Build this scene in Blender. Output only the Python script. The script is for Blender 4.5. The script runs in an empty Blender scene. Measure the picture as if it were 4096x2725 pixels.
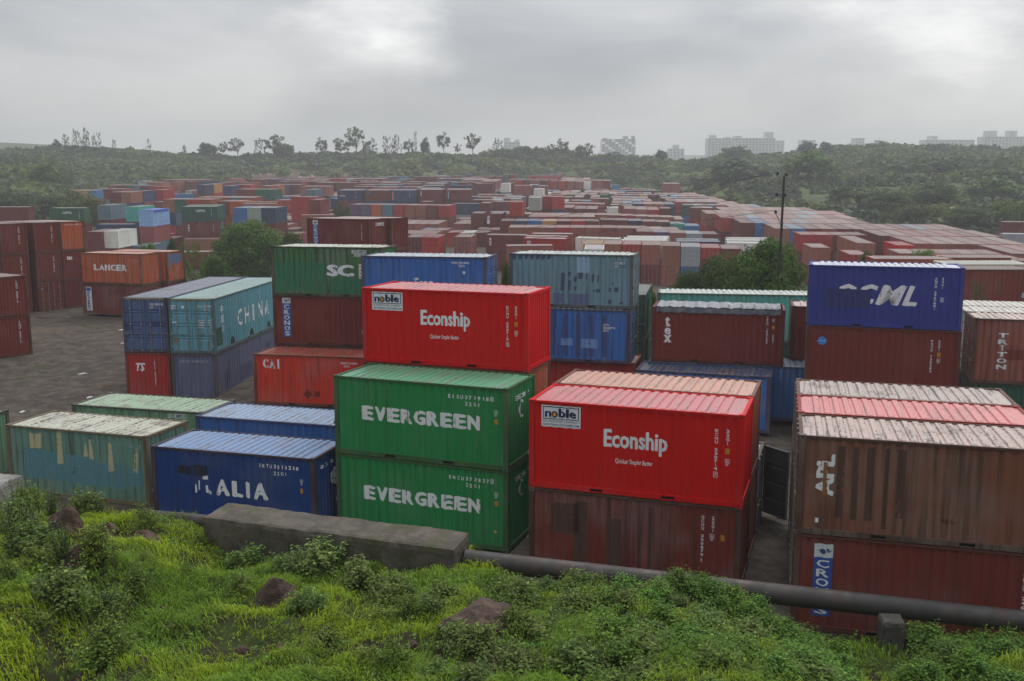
import bpy, bmesh, math, random
import numpy as np
from mathutils import Vector, Matrix

random.seed(11)
rng = np.random.default_rng(7)
R = math.radians
SC = bpy.context.scene
COL = SC.collection

# ------------------------------------------------------------------ camera
cam = bpy.data.cameras.new('camera')
cam.sensor_width = 36.0
cam.lens = 36.0 * 3875.38 / 4096.0
cam.clip_start = 0.1
cam.clip_end = 6000
cam_ob = bpy.data.objects.new('camera', cam)
COL.objects.link(cam_ob)
cam_ob.location = (0, 0, 11.186)
cam_ob.rotation_euler = (math.pi / 2 - 0.19304, 0.000368, 0)
SC.camera = cam_ob

# ------------------------------------------------------------------ sky, sun, exposure
SUN_EL, SUN_AZ = R(52), R(24)          # azimuth from +Y towards +X
W = bpy.data.worlds.new('World')
SC.world = W
W.use_nodes = True
nt = W.node_tree
nt.nodes.clear()
def N(t, **k):
    n = nt.nodes.new(t)
    for a, b in k.items(): setattr(n, a, b)
    return n
def Lk(a, b): nt.links.new(a, b)
out = N('ShaderNodeOutputWorld')
bg_sky = N('ShaderNodeBackground'); bg_cl = N('ShaderNodeBackground')
sky = N('ShaderNodeTexSky', sky_type='NISHITA', sun_disc=False, sun_elevation=SUN_EL, sun_rotation=SUN_AZ)
Lk(sky.outputs[0], bg_sky.inputs[0]); bg_sky.inputs[1].default_value = 0.1
tc = N('ShaderNodeTexCoord')
mp = N('ShaderNodeMapping'); mp.inputs['Scale'].default_value = (1.0, 1.0, 3.0)
Lk(tc.outputs['Generated'], mp.inputs[0])
n1 = N('ShaderNodeTexNoise'); n1.inputs['Scale'].default_value = 2.6; n1.inputs['Detail'].default_value = 6; n1.inputs['Roughness'].default_value = .5; n1.inputs['Distortion'].default_value = .35
Lk(mp.outputs[0], n1.inputs['Vector'])
rp = N('ShaderNodeValToRGB')
rp.color_ramp.elements[0].position = .34; rp.color_ramp.elements[0].color = (.325, .345, .385, 1)
rp.color_ramp.elements[1].position = .66; rp.color_ramp.elements[1].color = (.70, .70, .705, 1)
Lk(n1.outputs['Fac'], rp.inputs[0])
def vmath(op, *a):
    n = N('ShaderNodeMath', operation=op)
    for i, v in enumerate(a):
        if hasattr(v, 'links') or hasattr(v, 'is_linked'): Lk(v, n.inputs[i])
        else: n.inputs[i].default_value = v
    return n.outputs[0]
sepd = N('ShaderNodeSeparateXYZ'); Lk(tc.outputs['Generated'], sepd.inputs[0])
# breaks in the cloud deck where the sun behind it shows through (angle from a sky direction, torn by noise)
n2 = N('ShaderNodeTexNoise'); n2.inputs['Scale'].default_value = 9.0; n2.inputs['Detail'].default_value = 6; n2.inputs['Roughness'].default_value = .55
Lk(mp.outputs[0], n2.inputs['Vector'])
glow = None
for az, el, width, amp in ((-7.6, 7.6, 4.4, .30), (-5.4, 5.6, 2.6, .20), (25.0, 11.5, 8.0, .38), (22, 6, 6, .12), (24, 24, 12, .25), (-8.5, 12, 6, .22)):
    d = (math.sin(R(az)) * math.cos(R(el)), math.cos(R(az)) * math.cos(R(el)), math.sin(R(el)))
    dp = N('ShaderNodeVectorMath', operation='DOT_PRODUCT'); dp.inputs[1].default_value = d
    Lk(tc.outputs['Generated'], dp.inputs[0])
    ang = vmath('ARCCOSINE', vmath('MINIMUM', dp.outputs['Value'], .999999))
    rel = vmath('DIVIDE', ang, R(width))
    rel = vmath('ADD', rel, vmath('MULTIPLY', vmath('SUBTRACT', n2.outputs['Fac'], .5), 1.9))
    g = vmath('MULTIPLY', vmath('SMOOTH_MAX', vmath('SUBTRACT', 1.0, rel), 0.0), amp)
    g.node.inputs[0].links[0].from_node.inputs[2].default_value = .18
    glow = g if glow is None else vmath('ADD', glow, g)
# brighter haze band near the horizon, all round
hz = vmath('MULTIPLY', vmath('POWER', vmath('MAXIMUM', vmath('SUBTRACT', 1.0, vmath('ABSOLUTE', sepd.outputs['Z'])), 0.0), 14.0), .16)
# the deck is thinner towards the sun's side (+Y, +X) than behind the viewer
side = vmath('MULTIPLY', vmath('ADD', vmath('MULTIPLY', sepd.outputs['X'], .62), vmath('MULTIPLY', sepd.outputs['Y'], .25)), .30)
tot = vmath('ADD', vmath('ADD', glow, hz), side)
addc = N('ShaderNodeMixRGB', blend_type='ADD'); addc.inputs[0].default_value = 1.0
comb = N('ShaderNodeCombineXYZ')
Lk(tot, comb.inputs[0]); Lk(vmath('MULTIPLY', tot, .975), comb.inputs[1]); Lk(vmath('MULTIPLY', tot, .91), comb.inputs[2])
Lk(rp.outputs[0], addc.inputs[1]); Lk(comb.outputs[0], addc.inputs[2])
Lk(addc.outputs[0], bg_cl.inputs[0])
# overcast luminance: the deck brightens steadily from the horizon to the zenith
Lk(vmath('ADD', .76, vmath('MULTIPLY', vmath('MAXIMUM', sepd.outputs['Z'], 0.0), 1.9)), bg_cl.inputs[1])
mx = N('ShaderNodeMixShader'); mx.inputs[0].default_value = .92
Lk(bg_sky.outputs[0], mx.inputs[1]); Lk(bg_cl.outputs[0], mx.inputs[2]); Lk(mx.outputs[0], out.inputs[0])

sun = bpy.data.lights.new('sun', 'SUN')
sun.energy = 1.2; sun.angle = R(25); sun.color = (1.0, .96, .9)
sun_ob = bpy.data.objects.new('sun', sun); COL.objects.link(sun_ob)
sd = Vector((math.sin(SUN_AZ) * math.cos(SUN_EL), math.cos(SUN_AZ) * math.cos(SUN_EL), math.sin(SUN_EL)))
sun_ob.rotation_euler = sd.to_track_quat('Z', 'Y').to_euler()
sun_ob.location = (60, 120, 120)

SC.view_settings.view_transform = 'Standard'
SC.view_settings.look = 'None'
SC.view_settings.exposure = 0.0
SC.view_settings.gamma = 1.0
SC.view_settings.use_curve_mapping = False
try:
    SC.cycles.volume_bounces = 1
    SC.cycles.max_bounces = 6
    SC.cycles.diffuse_bounces = 3
    SC.cycles.transparent_max_bounces = 16
except Exception: pass
# ------------------------------------------------------------------ helpers
def lin(c):
    c = c / 255.0
    return c / 12.92 if c <= .04045 else ((c + .055) / 1.055) ** 2.4
def rgb(r, g, b, k=1.0): return (min(.85, lin(r) * k), min(.85, lin(g) * k), min(.85, lin(b) * k), 1.0)
class MB:
    def __init__(s): s.v = []; s.f = []
    def box(s, x0, y0, z0, x1, y1, z1):
        b = len(s.v)
        s.v += [(x0,y0,z0),(x1,y0,z0),(x1,y1,z0),(x0,y1,z0),(x0,y0,z1),(x1,y0,z1),(x1,y1,z1),(x0,y1,z1)]
        s.f += [(b,b+3,b+2,b+1),(b+4,b+5,b+6,b+7),(b,b+1,b+5,b+4),(b+1,b+2,b+6,b+5),(b+2,b+3,b+7,b+6),(b+3,b,b+4,b+7)]
        return s
    def quad(s, *p):
        b = len(s.v); s.v += list(p); s.f.append(tuple(range(b, b + len(p)))); return s
    def tube(s, p0, p1, r0, r1=None, n=8, cap=True):
        r1 = r0 if r1 is None else r1
        a = Vector(p0); c = Vector(p1); d = (c - a).normalized()
        u = d.orthogonal().normalized(); w = d.cross(u); b = len(s.v)
        for P, r in ((a, r0), (c, r1)):
            for i in range(n):
                t = 2 * math.pi * i / n
                s.v.append(tuple(P + u * (r * math.cos(t)) + w * (r * math.sin(t))))
        for i in range(n):
            j = (i + 1) % n; s.f.append((b + i, b + j, b + n + j, b + n + i))
        if cap: s.f.append(tuple(b + i for i in range(n))[::-1]); s.f.append(tuple(b + n + i for i in range(n)))
        return s
    def mesh(s, name, mat=None):
        me = bpy.data.meshes.new(name); me.from_pydata(s.v, [], s.f); me.update()
        if mat: me.materials.append(mat)
        return me
def np_mesh(name, verts, faces, mat=None, cols=None, nper=4, smooth=False):
    me = bpy.data.meshes.new(name)
    nv = len(verts); nf = len(faces)
    me.vertices.add(nv); me.vertices.foreach_set('co', np.asarray(verts, np.float32).ravel())
    me.loops.add(nf * nper); me.loops.foreach_set('vertex_index', np.asarray(faces, np.int32).ravel())
    me.polygons.add(nf); me.polygons.foreach_set('loop_start', np.arange(0, nf * nper, nper, dtype=np.int32))
    try: me.polygons.foreach_set('loop_total', np.full(nf, nper, np.int32))
    except Exception: pass
    me.update(calc_edges=True)
    if cols is not None:
        at = me.color_attributes.new('Col', 'FLOAT_COLOR', 'POINT')
        c = np.ones((nv, 4), np.float32); c[:, :3] = cols
        at.data.foreach_set('color', c.ravel())
    if smooth: me.polygons.foreach_set('use_smooth', np.ones(nf, bool))
    if mat: me.materials.append(mat)
    me.validate()
    return me
def obj(name, me, parent=None, color=None, loc=None, **props):
    o = bpy.data.objects.new(name, me); COL.objects.link(o)
    if parent: o.parent = parent
    if color: o.color = color
    if loc: o.location = loc
    for k, v in props.items(): o[k] = v
    return o
def thing(name, label, cat, loc=(0, 0, 0), rz=0.0, group=None, me=None):
    o = bpy.data.objects.new(name, me); COL.objects.link(o)
    o.location = loc; o.rotation_euler = (0, 0, rz)
    o['label'] = label; o['category'] = cat
    if group: o['group'] = group
    return o

# ------------------------------------------------------------------ materials
class NT:
    def __init__(s, name):
        s.m = bpy.data.materials.new(name); s.m.use_nodes = True; s.t = s.m.node_tree
        s.b = s.t.nodes['Principled BSDF']; s.o = s.t.nodes['Material Output']
    def n(s, ty, **k):
        x = s.t.nodes.new(ty)
        for a, b in k.items():
            if a in x.inputs: x.inputs[a].default_value = b
            else: setattr(x, a, b)
        return x
    def l(s, a, b): s.t.links.new(a, b)
    def math(s, op, *a, clamp=False):
        x = s.t.nodes.new('ShaderNodeMath'); x.operation = op; x.use_clamp = clamp
        for i, v in enumerate(a):
            if isinstance(v, (int, float)): x.inputs[i].default_value = v
            else: s.l(v, x.inputs[i])
        return x.outputs[0]
    def mix(s, fac, a, b, blend='MIX'):
        x = s.t.nodes.new('ShaderNodeMixRGB'); x.blend_type = blend
        for i, v in enumerate((fac, a, b)):
            if isinstance(v, (int, float)): x.inputs[i].default_value = v
            elif isinstance(v, tuple): x.inputs[i].default_value = v
            else: s.l(v, x.inputs[i])
        return x.outputs[0]
    def noise(s, vec, scale, detail=3, rough=.5, dist=0):
        x = s.t.nodes.new('ShaderNodeTexNoise'); x.inputs['Scale'].default_value = scale; x.inputs['Detail'].default_value = detail
        x.inputs['Roughness'].default_value = rough; x.inputs['Distortion'].default_value = dist
        if vec is not None: s.l(vec, x.inputs['Vector'])
        return x.outputs['Fac']
    def mapping(s, vec, scale, loc=(0, 0, 0)):
        x = s.t.nodes.new('ShaderNodeMapping'); x.inputs['Scale'].default_value = scale; x.inputs['Location'].default_value = loc
        s.l(vec, x.inputs[0]); return x.outputs[0]
    def step(s, v, lo, hi): # smooth ramp
        x = s.t.nodes.new('ShaderNodeMapRange'); x.interpolation_type = 'SMOOTHSTEP'
        x.inputs['From Min'].default_value = lo; x.inputs['From Max'].default_value = hi
        s.l(v, x.inputs['Value']); return x.outputs['Result']
    def attr(s, name, ty='OBJECT'):
        x = s.t.nodes.new('ShaderNodeAttribute'); x.attribute_type = ty; x.attribute_name = name; return x
RUST = (.075, .030, .016, 1)
def obj_vec(M):
    tcn = M.n('ShaderNodeTexCoord'); oi = M.n('ShaderNodeObjectInfo')
    ad = M.n('ShaderNodeVectorMath', operation='MULTIPLY_ADD')
    M.l(tcn.outputs['Object'], ad.inputs[0]); ad.inputs[1].default_value = (1, 1, 1)
    sc = M.n('ShaderNodeVectorMath', operation='SCALE'); sc.inputs[0].default_value = (37.1, 53.7, 11.3)
    M.l(oi.outputs['Random'], sc.inputs['Scale']); M.l(sc.outputs[0], ad.inputs[2])
    return ad.outputs[0], oi, tcn.outputs['Object']
def mat_paint(name='container_paint', wear_default=None, vcol=False):
    M = NT(name)
    if vcol:
        base = M.attr('Col', 'GEOMETRY').outputs['Color']; geo = M.n('ShaderNodeNewGeometry'); vec = geo.outputs['Position']; raw = None
    else:
        vec, oi, raw = obj_vec(M); base = oi.outputs['Color']
    wear = M.attr('wear').outputs['Fac'] if not vcol else None
    w = wear if wear is not None else .4
    big = M.noise(vec, .55, 3, .55)
    streak = M.noise(M.mapping(vec, (7, 7, .28)), 1.0, 4, .6)
    fine = M.noise(M.mapping(vec, (22, 22, 1.2)), 1.0, 3, .6)
    patchy = M.noise(M.mapping(vec, (1.6, 1.6, 1.3)), 1.0, 5, .62, .4)
    # faded, chalky areas
    fade = M.math('MULTIPLY', M.step(big, .42, .72), M.math('ADD', M.math('MULTIPLY', w, .30), .01))
    c = M.mix(fade, base, (.30, .28, .26, 1))
    # grime running down in streaks
    g = M.math('MULTIPLY', M.step(streak, .46, .70), M.math('MULTIPLY', M.math('ADD', w, .10), .72), clamp=True)
    c = M.mix(g, c, (.045, .032, .025, 1))
    tone = M.math('ADD', .86, M.math('MULTIPLY', fine, .28))
    hs = M.n('ShaderNodeHueSaturation'); M.l(c, hs.inputs['Color']); M.l(tone, hs.inputs['Value'])
    c = hs.outputs[0]
    # rust blooms where paint is gone
    rs = M.math('MULTIPLY', M.step(M.math('ADD', M.math('MULTIPLY', patchy, .7), M.math('MULTIPLY', streak, .35)), .64, .72), M.math('MULTIPLY', w, 1.1), clamp=True)
    c = M.mix(rs, c, RUST)
    dots = M.math('MULTIPLY', M.step(M.noise(vec, 14, 2, .5), .72, .76), M.math('MULTIPLY', w, .9), clamp=True)
    c = M.mix(dots, c, (.05, .022, .013, 1))
    M.l(c, M.b.inputs['Base Color'])
    M.l(M.math('ADD', .42, M.math('MULTIPLY', patchy, .25)), M.b.inputs['Roughness'])
    M.b.inputs['Specular IOR Level'].default_value = .18
    bp = M.n('ShaderNodeBump'); bp.inputs['Strength'].default_value = .35; bp.inputs['Distance'].default_value = .035
    M.l(M.math('ADD', patchy, M.math('MULTIPLY', big, 2.0)), bp.inputs['Height']); M.l(bp.outputs[0], M.b.inputs['Normal'])
    return M.m
def mat_roof():
    M = NT('container_roof_paint'); vec, oi, raw = obj_vec(M); base = oi.outputs['Color']; w = M.attr('wear').outputs['Fac']
    band = M.noise(M.mapping(vec, (11, .45, 2)), 1.0, 4, .6, .3)
    pat = M.noise(vec, 1.1, 5, .6, .5); fine = M.noise(M.mapping(vec, (26, 8, 8)), 1.0, 3, .6)
    c = M.mix(M.math('MULTIPLY', M.step(band, .45, .7), M.math('ADD', .18, M.math('MULTIPLY', w, .45)), clamp=True), base, (.55, .53, .50, 1))
    c = M.mix(M.math('MULTIPLY', M.step(pat, .52, .68), M.math('MULTIPLY', w, .75), clamp=True), c, (.16, .115, .095, 1))
    c = M.mix(M.math('MULTIPLY', M.step(M.math('ADD', M.math('MULTIPLY', band, .6), M.math('MULTIPLY', fine, .4)), .50, .61), M.math('ADD', M.math('MULTIPLY', w, .95), .16), clamp=True), c, (.07, .04, .03, 1))
    # the dark streaks are noise stretched across the roof, independent of groove height
    M.l(c, M.b.inputs['Base Color'])
    M.l(M.math('ADD', .22, M.math('MULTIPLY', pat, .4)), M.b.inputs['Roughness'])
    M.b.inputs['Specular IOR Level'].default_value = .5
    bp = M.n('ShaderNodeBump'); bp.inputs['Strength'].default_value = .3; bp.inputs['Distance'].default_value = .015
    M.l(pat, bp.inputs['Height']); M.l(bp.outputs[0], M.b.inputs['Normal'])
    return M.m
def mat_flat(name, color=None, rough=.6, peel=False, metal=0.0):
    M = NT(name)
    vec, oi, raw = obj_vec(M)
    base = oi.outputs['Color'] if color is None else color
    nz = M.noise(vec, 9, 4, .6); st = M.noise(M.mapping(vec, (9, 9, .6)), 1.0, 4, .6)
    c = M.mix(M.math('MULTIPLY', M.step(st, .5, .8), .35), base, (.12, .09, .07, 1))
    M.l(c, M.b.inputs['Base Color']); M.b.inputs['Roughness'].default_value = rough; M.b.inputs['Metallic'].default_value = metal
    if peel:
        w = M.attr('wear').outputs['Fac']
        a = M.math('SUBTRACT', 1.0, M.math('MULTIPLY', M.step(M.math('ADD', M.math('MULTIPLY', nz, .45), M.math('MULTIPLY', st, .6)), .60, .62), M.step(w, .02, .12)), clamp=True)
        M.l(a, M.b.inputs['Alpha'])
    return M.m
PAINT = mat_paint(); MASSP = mat_paint('stacked_container_paint', vcol=True); ROOF = mat_roof()
LETTER = mat_flat('stencil_paint', None, .55, True); DECAL = mat_flat('decal_print', None, .5)
STEEL = mat_flat('galvanised_steel', (.30, .30, .29, 1), .45, metal=.6)
RUBBER_POCKET_SHADE = mat_flat('rubber_and_pocket_shade', (.015, .015, .015, 1), .6)  # black for the insulators, and painted shade inside the fork openings

def mat_ground():
    M = NT('ground_mud_grass_soil'); geo = M.n('ShaderNodeNewGeometry'); P = geo.outputs['Position']
    at = M.attr('Col', 'GEOMETRY'); sp = M.n('ShaderNodeSeparateColor'); M.l(at.outputs['Color'], sp.inputs[0])
    zslope, zhill, zred = sp.outputs[0], sp.outputs[1], sp.outputs[2]
    a = M.noise(P, .12, 5, .6, .4); b = M.noise(P, 1.3, 5, .65); c_ = M.noise(P, 9, 4, .7); tr = M.noise(M.mapping(P, (.14, .42, .5)), 1.0, 4, .55, .5)
    mud = M.mix(M.step(b, .35, .7), (.050, .041, .034, 1), (.112, .092, .076, 1))
    mud = M.mix(M.math('MULTIPLY', M.step(a, .52, .64), .6), mud, (.125, .088, .062, 1))
    mud = M.mix(M.math('MULTIPLY', M.step(c_, .56, .70), .6), mud, (.19, .175, .155, 1))
    mud = M.mix(M.math('MULTIPLY', M.step(M.noise(P, .3, 4, .6), .60, .70), .5), mud, (.045, .058, .02, 1))
    slope = M.mix(M.step(b, .4, .65), (.026, .022, .012, 1), (.040, .058, .014, 1))
    n5 = M.noise(P, .05, 6, .62, .5)
    hill = M.mix(M.step(n5, .42, .6), (.055, .075, .028, 1), (.085, .110, .038, 1))
    soil = M.mix(M.step(M.noise(P, .25, 5, .7), .4, .65), (.075, .045, .035, 1), (.135, .088, .068, 1))
    redm = M.step(M.math('ADD', zred, M.math('MULTIPLY', M.math('SUBTRACT', M.noise(P, .09, 5, .65), .5), 1.3)), .38, .55)
    hill = M.mix(redm, hill, soil)
    c = M.mix(zhill, mud, hill); c = M.mix(zslope, c, slope)
    M.l(c, M.b.inputs['Base Color'])
    pud = M.math('MULTIPLY', M.step(tr, .64, .68), M.math('SUBTRACT', 1.0, M.math('MAXIMUM', zslope, zhill)), clamp=True)
    M.l(M.math('SUBTRACT', .88, M.math('MULTIPLY', pud, .74)), M.b.inputs['Roughness']); M.l(M.math('ADD', .12, M.math('MULTIPLY', pud, .4)), M.b.inputs['Specular IOR Level'])
    bp = M.n('ShaderNodeBump'); bp.inputs['Distance'].default_value = .07
    M.l(M.math('MULTIPLY', M.math('SUBTRACT', 1.0, pud), .9), bp.inputs['Strength']); M.l(M.math('ADD', M.math('MULTIPLY', c_, .4), b), bp.inputs['Height'])
    M.l(bp.outputs[0], M.b.inputs['Normal'])
    return M.m
def mat_leaf(name, trans=.35, rough=.5):
    M = NT(name); at = M.attr('Col', 'GEOMETRY'); oi = M.n('ShaderNodeObjectInfo')
    c = M.mix(1.0, at.outputs['Color'], oi.outputs['Color'], 'MULTIPLY')
    hs = M.n('ShaderNodeHueSaturation'); M.l(c, hs.inputs['Color'])
    M.l(M.math('ADD', .90, M.math('MULTIPLY', oi.outputs['Random'], .2)), hs.inputs['Value'])
    M.l(hs.outputs[0], M.b.inputs['Base Color']); M.b.inputs['Roughness'].default_value = rough; M.b.inputs['Specular IOR Level'].default_value = .12
    tb = M.n('ShaderNodeBsdfTranslucent'); M.l(hs.outputs[0], tb.inputs[0])
    ms = M.n('ShaderNodeMixShader'); ms.inputs[0].default_value = trans
    M.l(M.b.outputs[0], ms.inputs[1]); M.l(tb.outputs[0], ms.inputs[2]); M.l(ms.outputs[0], M.o.inputs[0])
    return M.m
LEAF = mat_leaf('leaves'); GRASSM = mat_leaf('grass_blades', .4, .45)
def mat_rough(name, c0, c1, scale=3.0, rough=.85, c2=None, bump=.5, dist=.04, wet=0.0):
    M = NT(name); tcn = M.n('ShaderNodeTexCoord'); P = tcn.outputs['Object']
    a = M.noise(P, scale, 6, .65); b = M.noise(P, scale * 6, 4, .7)
    c = M.mix(M.step(a, .35, .65), c0, c1)
    if c2: c = M.mix(M.math('MULTIPLY', M.step(M.noise(P, scale * .7, 4, .6, .5), .5, .64), .8), c, c2)
    c = M.mix(M.math('MULTIPLY', M.step(b, .55, .75), .4), c, tuple(min(1, x * 1.9) for x in c1[:3]) + (1,))
    M.l(c, M.b.inputs['Base Color']); M.l(M.math('SUBTRACT', rough, M.math('MULTIPLY', M.step(a, .5, .7), wet)), M.b.inputs['Roughness'])
    bp = M.n('ShaderNodeBump'); bp.inputs['Strength'].default_value = bump; bp.inputs['Distance'].default_value = dist
    M.l(M.math('ADD', a, M.math('MULTIPLY', b, .4)), bp.inputs['Height']); M.l(bp.outputs[0], M.b.inputs['Normal'])
    return M.m
ROCK = mat_rough('rock', (.045, .026, .019, 1), (.12, .070, .050, 1), 2.2, .8, (.085, .038, .022, 1), 1.0, .10, .3)
CONC = mat_rough('old_concrete', (.060, .050, .038, 1), (.115, .098, .078, 1), 1.6, .85, (.05, .055, .022, 1), .6, .04)
CONCD = mat_rough('dark_damp_concrete', (.04, .036, .030, 1), (.10, .092, .080, 1), 2.0, .8, (.035, .04, .018, 1), .6, .04)
CONCW = mat_rough('pale_concrete', (.17, .16, .15, 1), (.28, .27, .26, 1), 2.0, .85)
PIPEM = mat_rough('dark_pipe_iron', (.024, .021, .020, 1), (.045, .038, .036, 1), 2.5, .62, (.055, .034, .026, 1), .35, .02, .15)
BARK = mat_rough('bark', (.035, .026, .018, 1), (.075, .058, .042, 1), 4, .9)
POLEM = mat_rough('dark_pole_steel', (.020, .016, .014, 1), (.045, .035, .03, 1), 6, .7)
WIREM = mat_flat('wire_metal', (.03, .03, .03, 1), .6)

# ------------------------------------------------------------------ terrain
def _h(ix, iy, s):
    n = (ix * 374761393 + iy * 668265263 + s * 974634777) & 0xffffffff
    n = ((n ^ (n >> 13)) * 1274126177) & 0xffffffff
    return ((n ^ (n >> 16)) & 0xffff) / 65535.0
def vnoise(x, y, s=0):
    x = np.asarray(x, float); y = np.asarray(y, float)
    ix = np.floor(x).astype(np.int64); iy = np.floor(y).astype(np.int64)
    fx = x - ix; fy = y - iy
    fx = fx * fx * (3 - 2 * fx); fy = fy * fy * (3 - 2 * fy)
    a = _h(ix, iy, s); b = _h(ix + 1, iy, s); c = _h(ix, iy + 1, s); d = _h(ix + 1, iy + 1, s)
    return (a + (b - a) * fx) * (1 - fy) + (c + (d - c) * fx) * fy
def fbm(x, y, s=0, o=4):
    r = 0; a = .5; t = 0
    for i in range(o):
        r = r + a * vnoise(x, y, s + i * 7); t += a; a *= .5; x = np.asarray(x) * 2.03 + 5.1; y = np.asarray(y) * 2.03 + 3.7
    return r / t
def sst(t):
    t = np.clip(t, 0, 1); return t * t * (3 - 2 * t)
DEL = .035694          # the near yard falls away from the viewer by this slope (radians)
CAMZ = 11.186
def tilt(p):
    """from the near yard's own plane to the world: a small turn about the viewpoint's x axis"""
    x, y, z = p; c, s_ = math.cos(DEL), math.sin(DEL); z = z - CAMZ
    return (x, y * c + z * s_, -y * s_ + z * c + CAMZ)
def yard_plane(x, y):
    z = np.interp(y, [20,24,33,50,85,110], [-.2,-.15,0,.33,.5,.5])
    return z + .55 * np.exp(-((x + 16) ** 2 + (y - 77) ** 2) / 60.)
def zfar(x, y): return -6.0 - .5 * sst((x - 15) / 20) + 0 * y
RA = [-.54,-.45,-.35,-.26,-.17,-.12,-.04,.013,.056,.1,.145,.19,.236,.283,.33,.375,.42,.54,.8]
RV = [626,616,622,632,628,624,621,616,626,640,650,654,640,626,618,612,610,612,614]
def kv(v):
    q = (1362.5 - v) / 3875.38
    return (-.19184 + .98143 * q) / (.98143 + .19184 * q)
def tx(x): return sst((x + 2.1) / 2.6)
def near_slope(x, y):
    t = tx(x)
    yc = 24.8 - 4.3 * t; hc = 1.62 + .62 * t - 1.42 * sst((x - 3.2) / 4.2) + .85 * sst((-7.4 - x) / 1.6); sl = .125 + .07 * t; w = 4.6 - 2.4 * t
    d = yc - y
    z = hc + sl * np.clip(d, 0, 13) + .5 * np.clip(d - 13, 0, 30)
    z = z + (fbm(x * .75, y * .75, 3, 3) - .5) * .95 * np.clip(d / 2 + .5, 0, 1) + (fbm(x * 2.2, y * 2.2, 9, 2) - .5) * .12
    z = z - .55 * np.exp(-((x + 7.8 + (y - 15.5) * .5) ** 2) / .12) * np.exp(-((y - 15.3) ** 2) / 1.2)
    return np.where(d > 0, z, z - (hc + .4) * sst(-d / w) * 1.02)
def hill_start(x, y):
    a = x / np.maximum(y, 1)
    return np.interp(a, [-.6,-.5,-.46,-.44,-.36,-.28,-.2,-.12,-.04,.02,.05,.08,.12,.16,.2,.24,.28,.34,.4,.44,.52,.7], [175,178,200,315,335,350,364,376,405,428,428,382,376,335,298,246,222,216,192,168,182,140])
def zyard(x, y):
    x = np.asarray(x, float); y = np.asarray(y, float)
    zo = yard_plane(x, y + DEL * CAMZ)
    n = zo - DEL * y - .012; t = sst((y - 88) / 30)
    return n * (1 - t) + zfar(x, y) * t
def ground_z(x, y):
    x = np.asarray(x, float); y = np.asarray(y, float)
    zo = 1.5
    for _ in range(3):
        yo = y + DEL * (CAMZ - zo); zo = np.maximum(yard_plane(x, yo), np.where(yo < 31, near_slope(x, yo), -9))
    zn = zo - DEL * y
    zy = np.where(y < 60, zn, zyard(x, y))
    a = x / np.maximum(y, 1)
    y0 = hill_start(x, y)
    zr = CAMZ + 520 * kv(np.interp(a, RA, RV))
    s = (y - y0) / (520 - y0)
    zb = zyard(x, np.minimum(y, y0))
    prof = np.clip(s, 0, 1) ** .9
    zh = zb + (zr - zb) * prof + (fbm(x / 45., y / 45., 21) - .5) * 8 * np.clip(s * 4, 0, 1) * np.clip((1.0 - s) * 3, 0, 1)
    after = np.clip((y - 522) / 120, 0, 1)
    zh = zh * (1 - after) + (-6 + 0 * x) * after
    far = CAMZ + 900 * kv(np.interp(a, [-.7,-.54,-.5,-.46,-.43,-.36,-.3,1], [556,566,572,580,590,600,640,660]))
    zh = zh + np.clip(far + 6, 0, 99) * np.exp(-((y - 900) / 110.) ** 2)
    z = np.where(y > y0, zh, zy)
    return z + (fbm(x / 6., y / 6., 5, 3) - .5) * .12 * (y > 31)
# ------------------------------------------------------------------ ground sheet to the horizon
def axis(segs):
    o = []
    for a, b, st in segs:
        n = max(1, int(round((b - a) / st))); o += [a + (b - a) * i / n for i in range(n)]
    o.append(segs[-1][1]); return np.array(o)
xs = axis([(-2600,-900,140),(-900,-260,18),(-260,-60,5),(-60,-16,1.5),(-16,16,.28),(16,60,1.5),(60,300,5),(300,900,18),(900,2600,140)])
ys = axis([(-300,-10,24),(-10,9,1.5),(9,31,.26),(31,130,2.2),(130,620,4.5),(620,1100,18),(1100,4200,160)])
GX, GY = np.meshgrid(xs, ys)
GZ = ground_z(GX, GY)
n0, n1_ = len(ys), len(xs)
idx = np.arange(n0 * n1_).reshape(n0, n1_)
fc = np.stack([idx[:-1,:-1], idx[:-1,1:], idx[1:,1:], idx[1:,:-1]], -1).reshape(-1, 4)
t_ = tx(GX); yc_ = 24.8 - 4.3 * t_
m_slope = np.clip((yc_ + 3.0 - GY) / .8, 0, 1)
y0_ = hill_start(GX, GY)
m_hill = np.clip((GY - y0_) / 6 + .5, 0, 1)
aa = GX / np.maximum(GY, 1)
def blob(a0, y0, ra, ry): return np.exp(-((aa - a0) / ra) ** 2 - ((GY - y0) / ry) ** 2)
m_red = .75 * blob(-.20, 420, .085, 60) + .5 * blob(-.235, 385, .03, 25) + .35 * blob(-.36, 330, .04, 60) + .55 * blob(.36, 345, .09, 18) + .6 * blob(.27, 320, .035, 18) + .4 * blob(.47, 300, .08, 22) + .35 * blob(.07, 400, .03, 30) + .35 * blob(-.08, 440, .06, 40)
me = np_mesh('ground', np.stack([GX, GY, GZ], -1).reshape(-1, 3), fc, mat_ground(), np.stack([m_slope, m_hill, np.clip(m_red, 0, 1)], -1).reshape(-1, 3), 4, True)
obj('ground', me, kind='structure')
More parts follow.
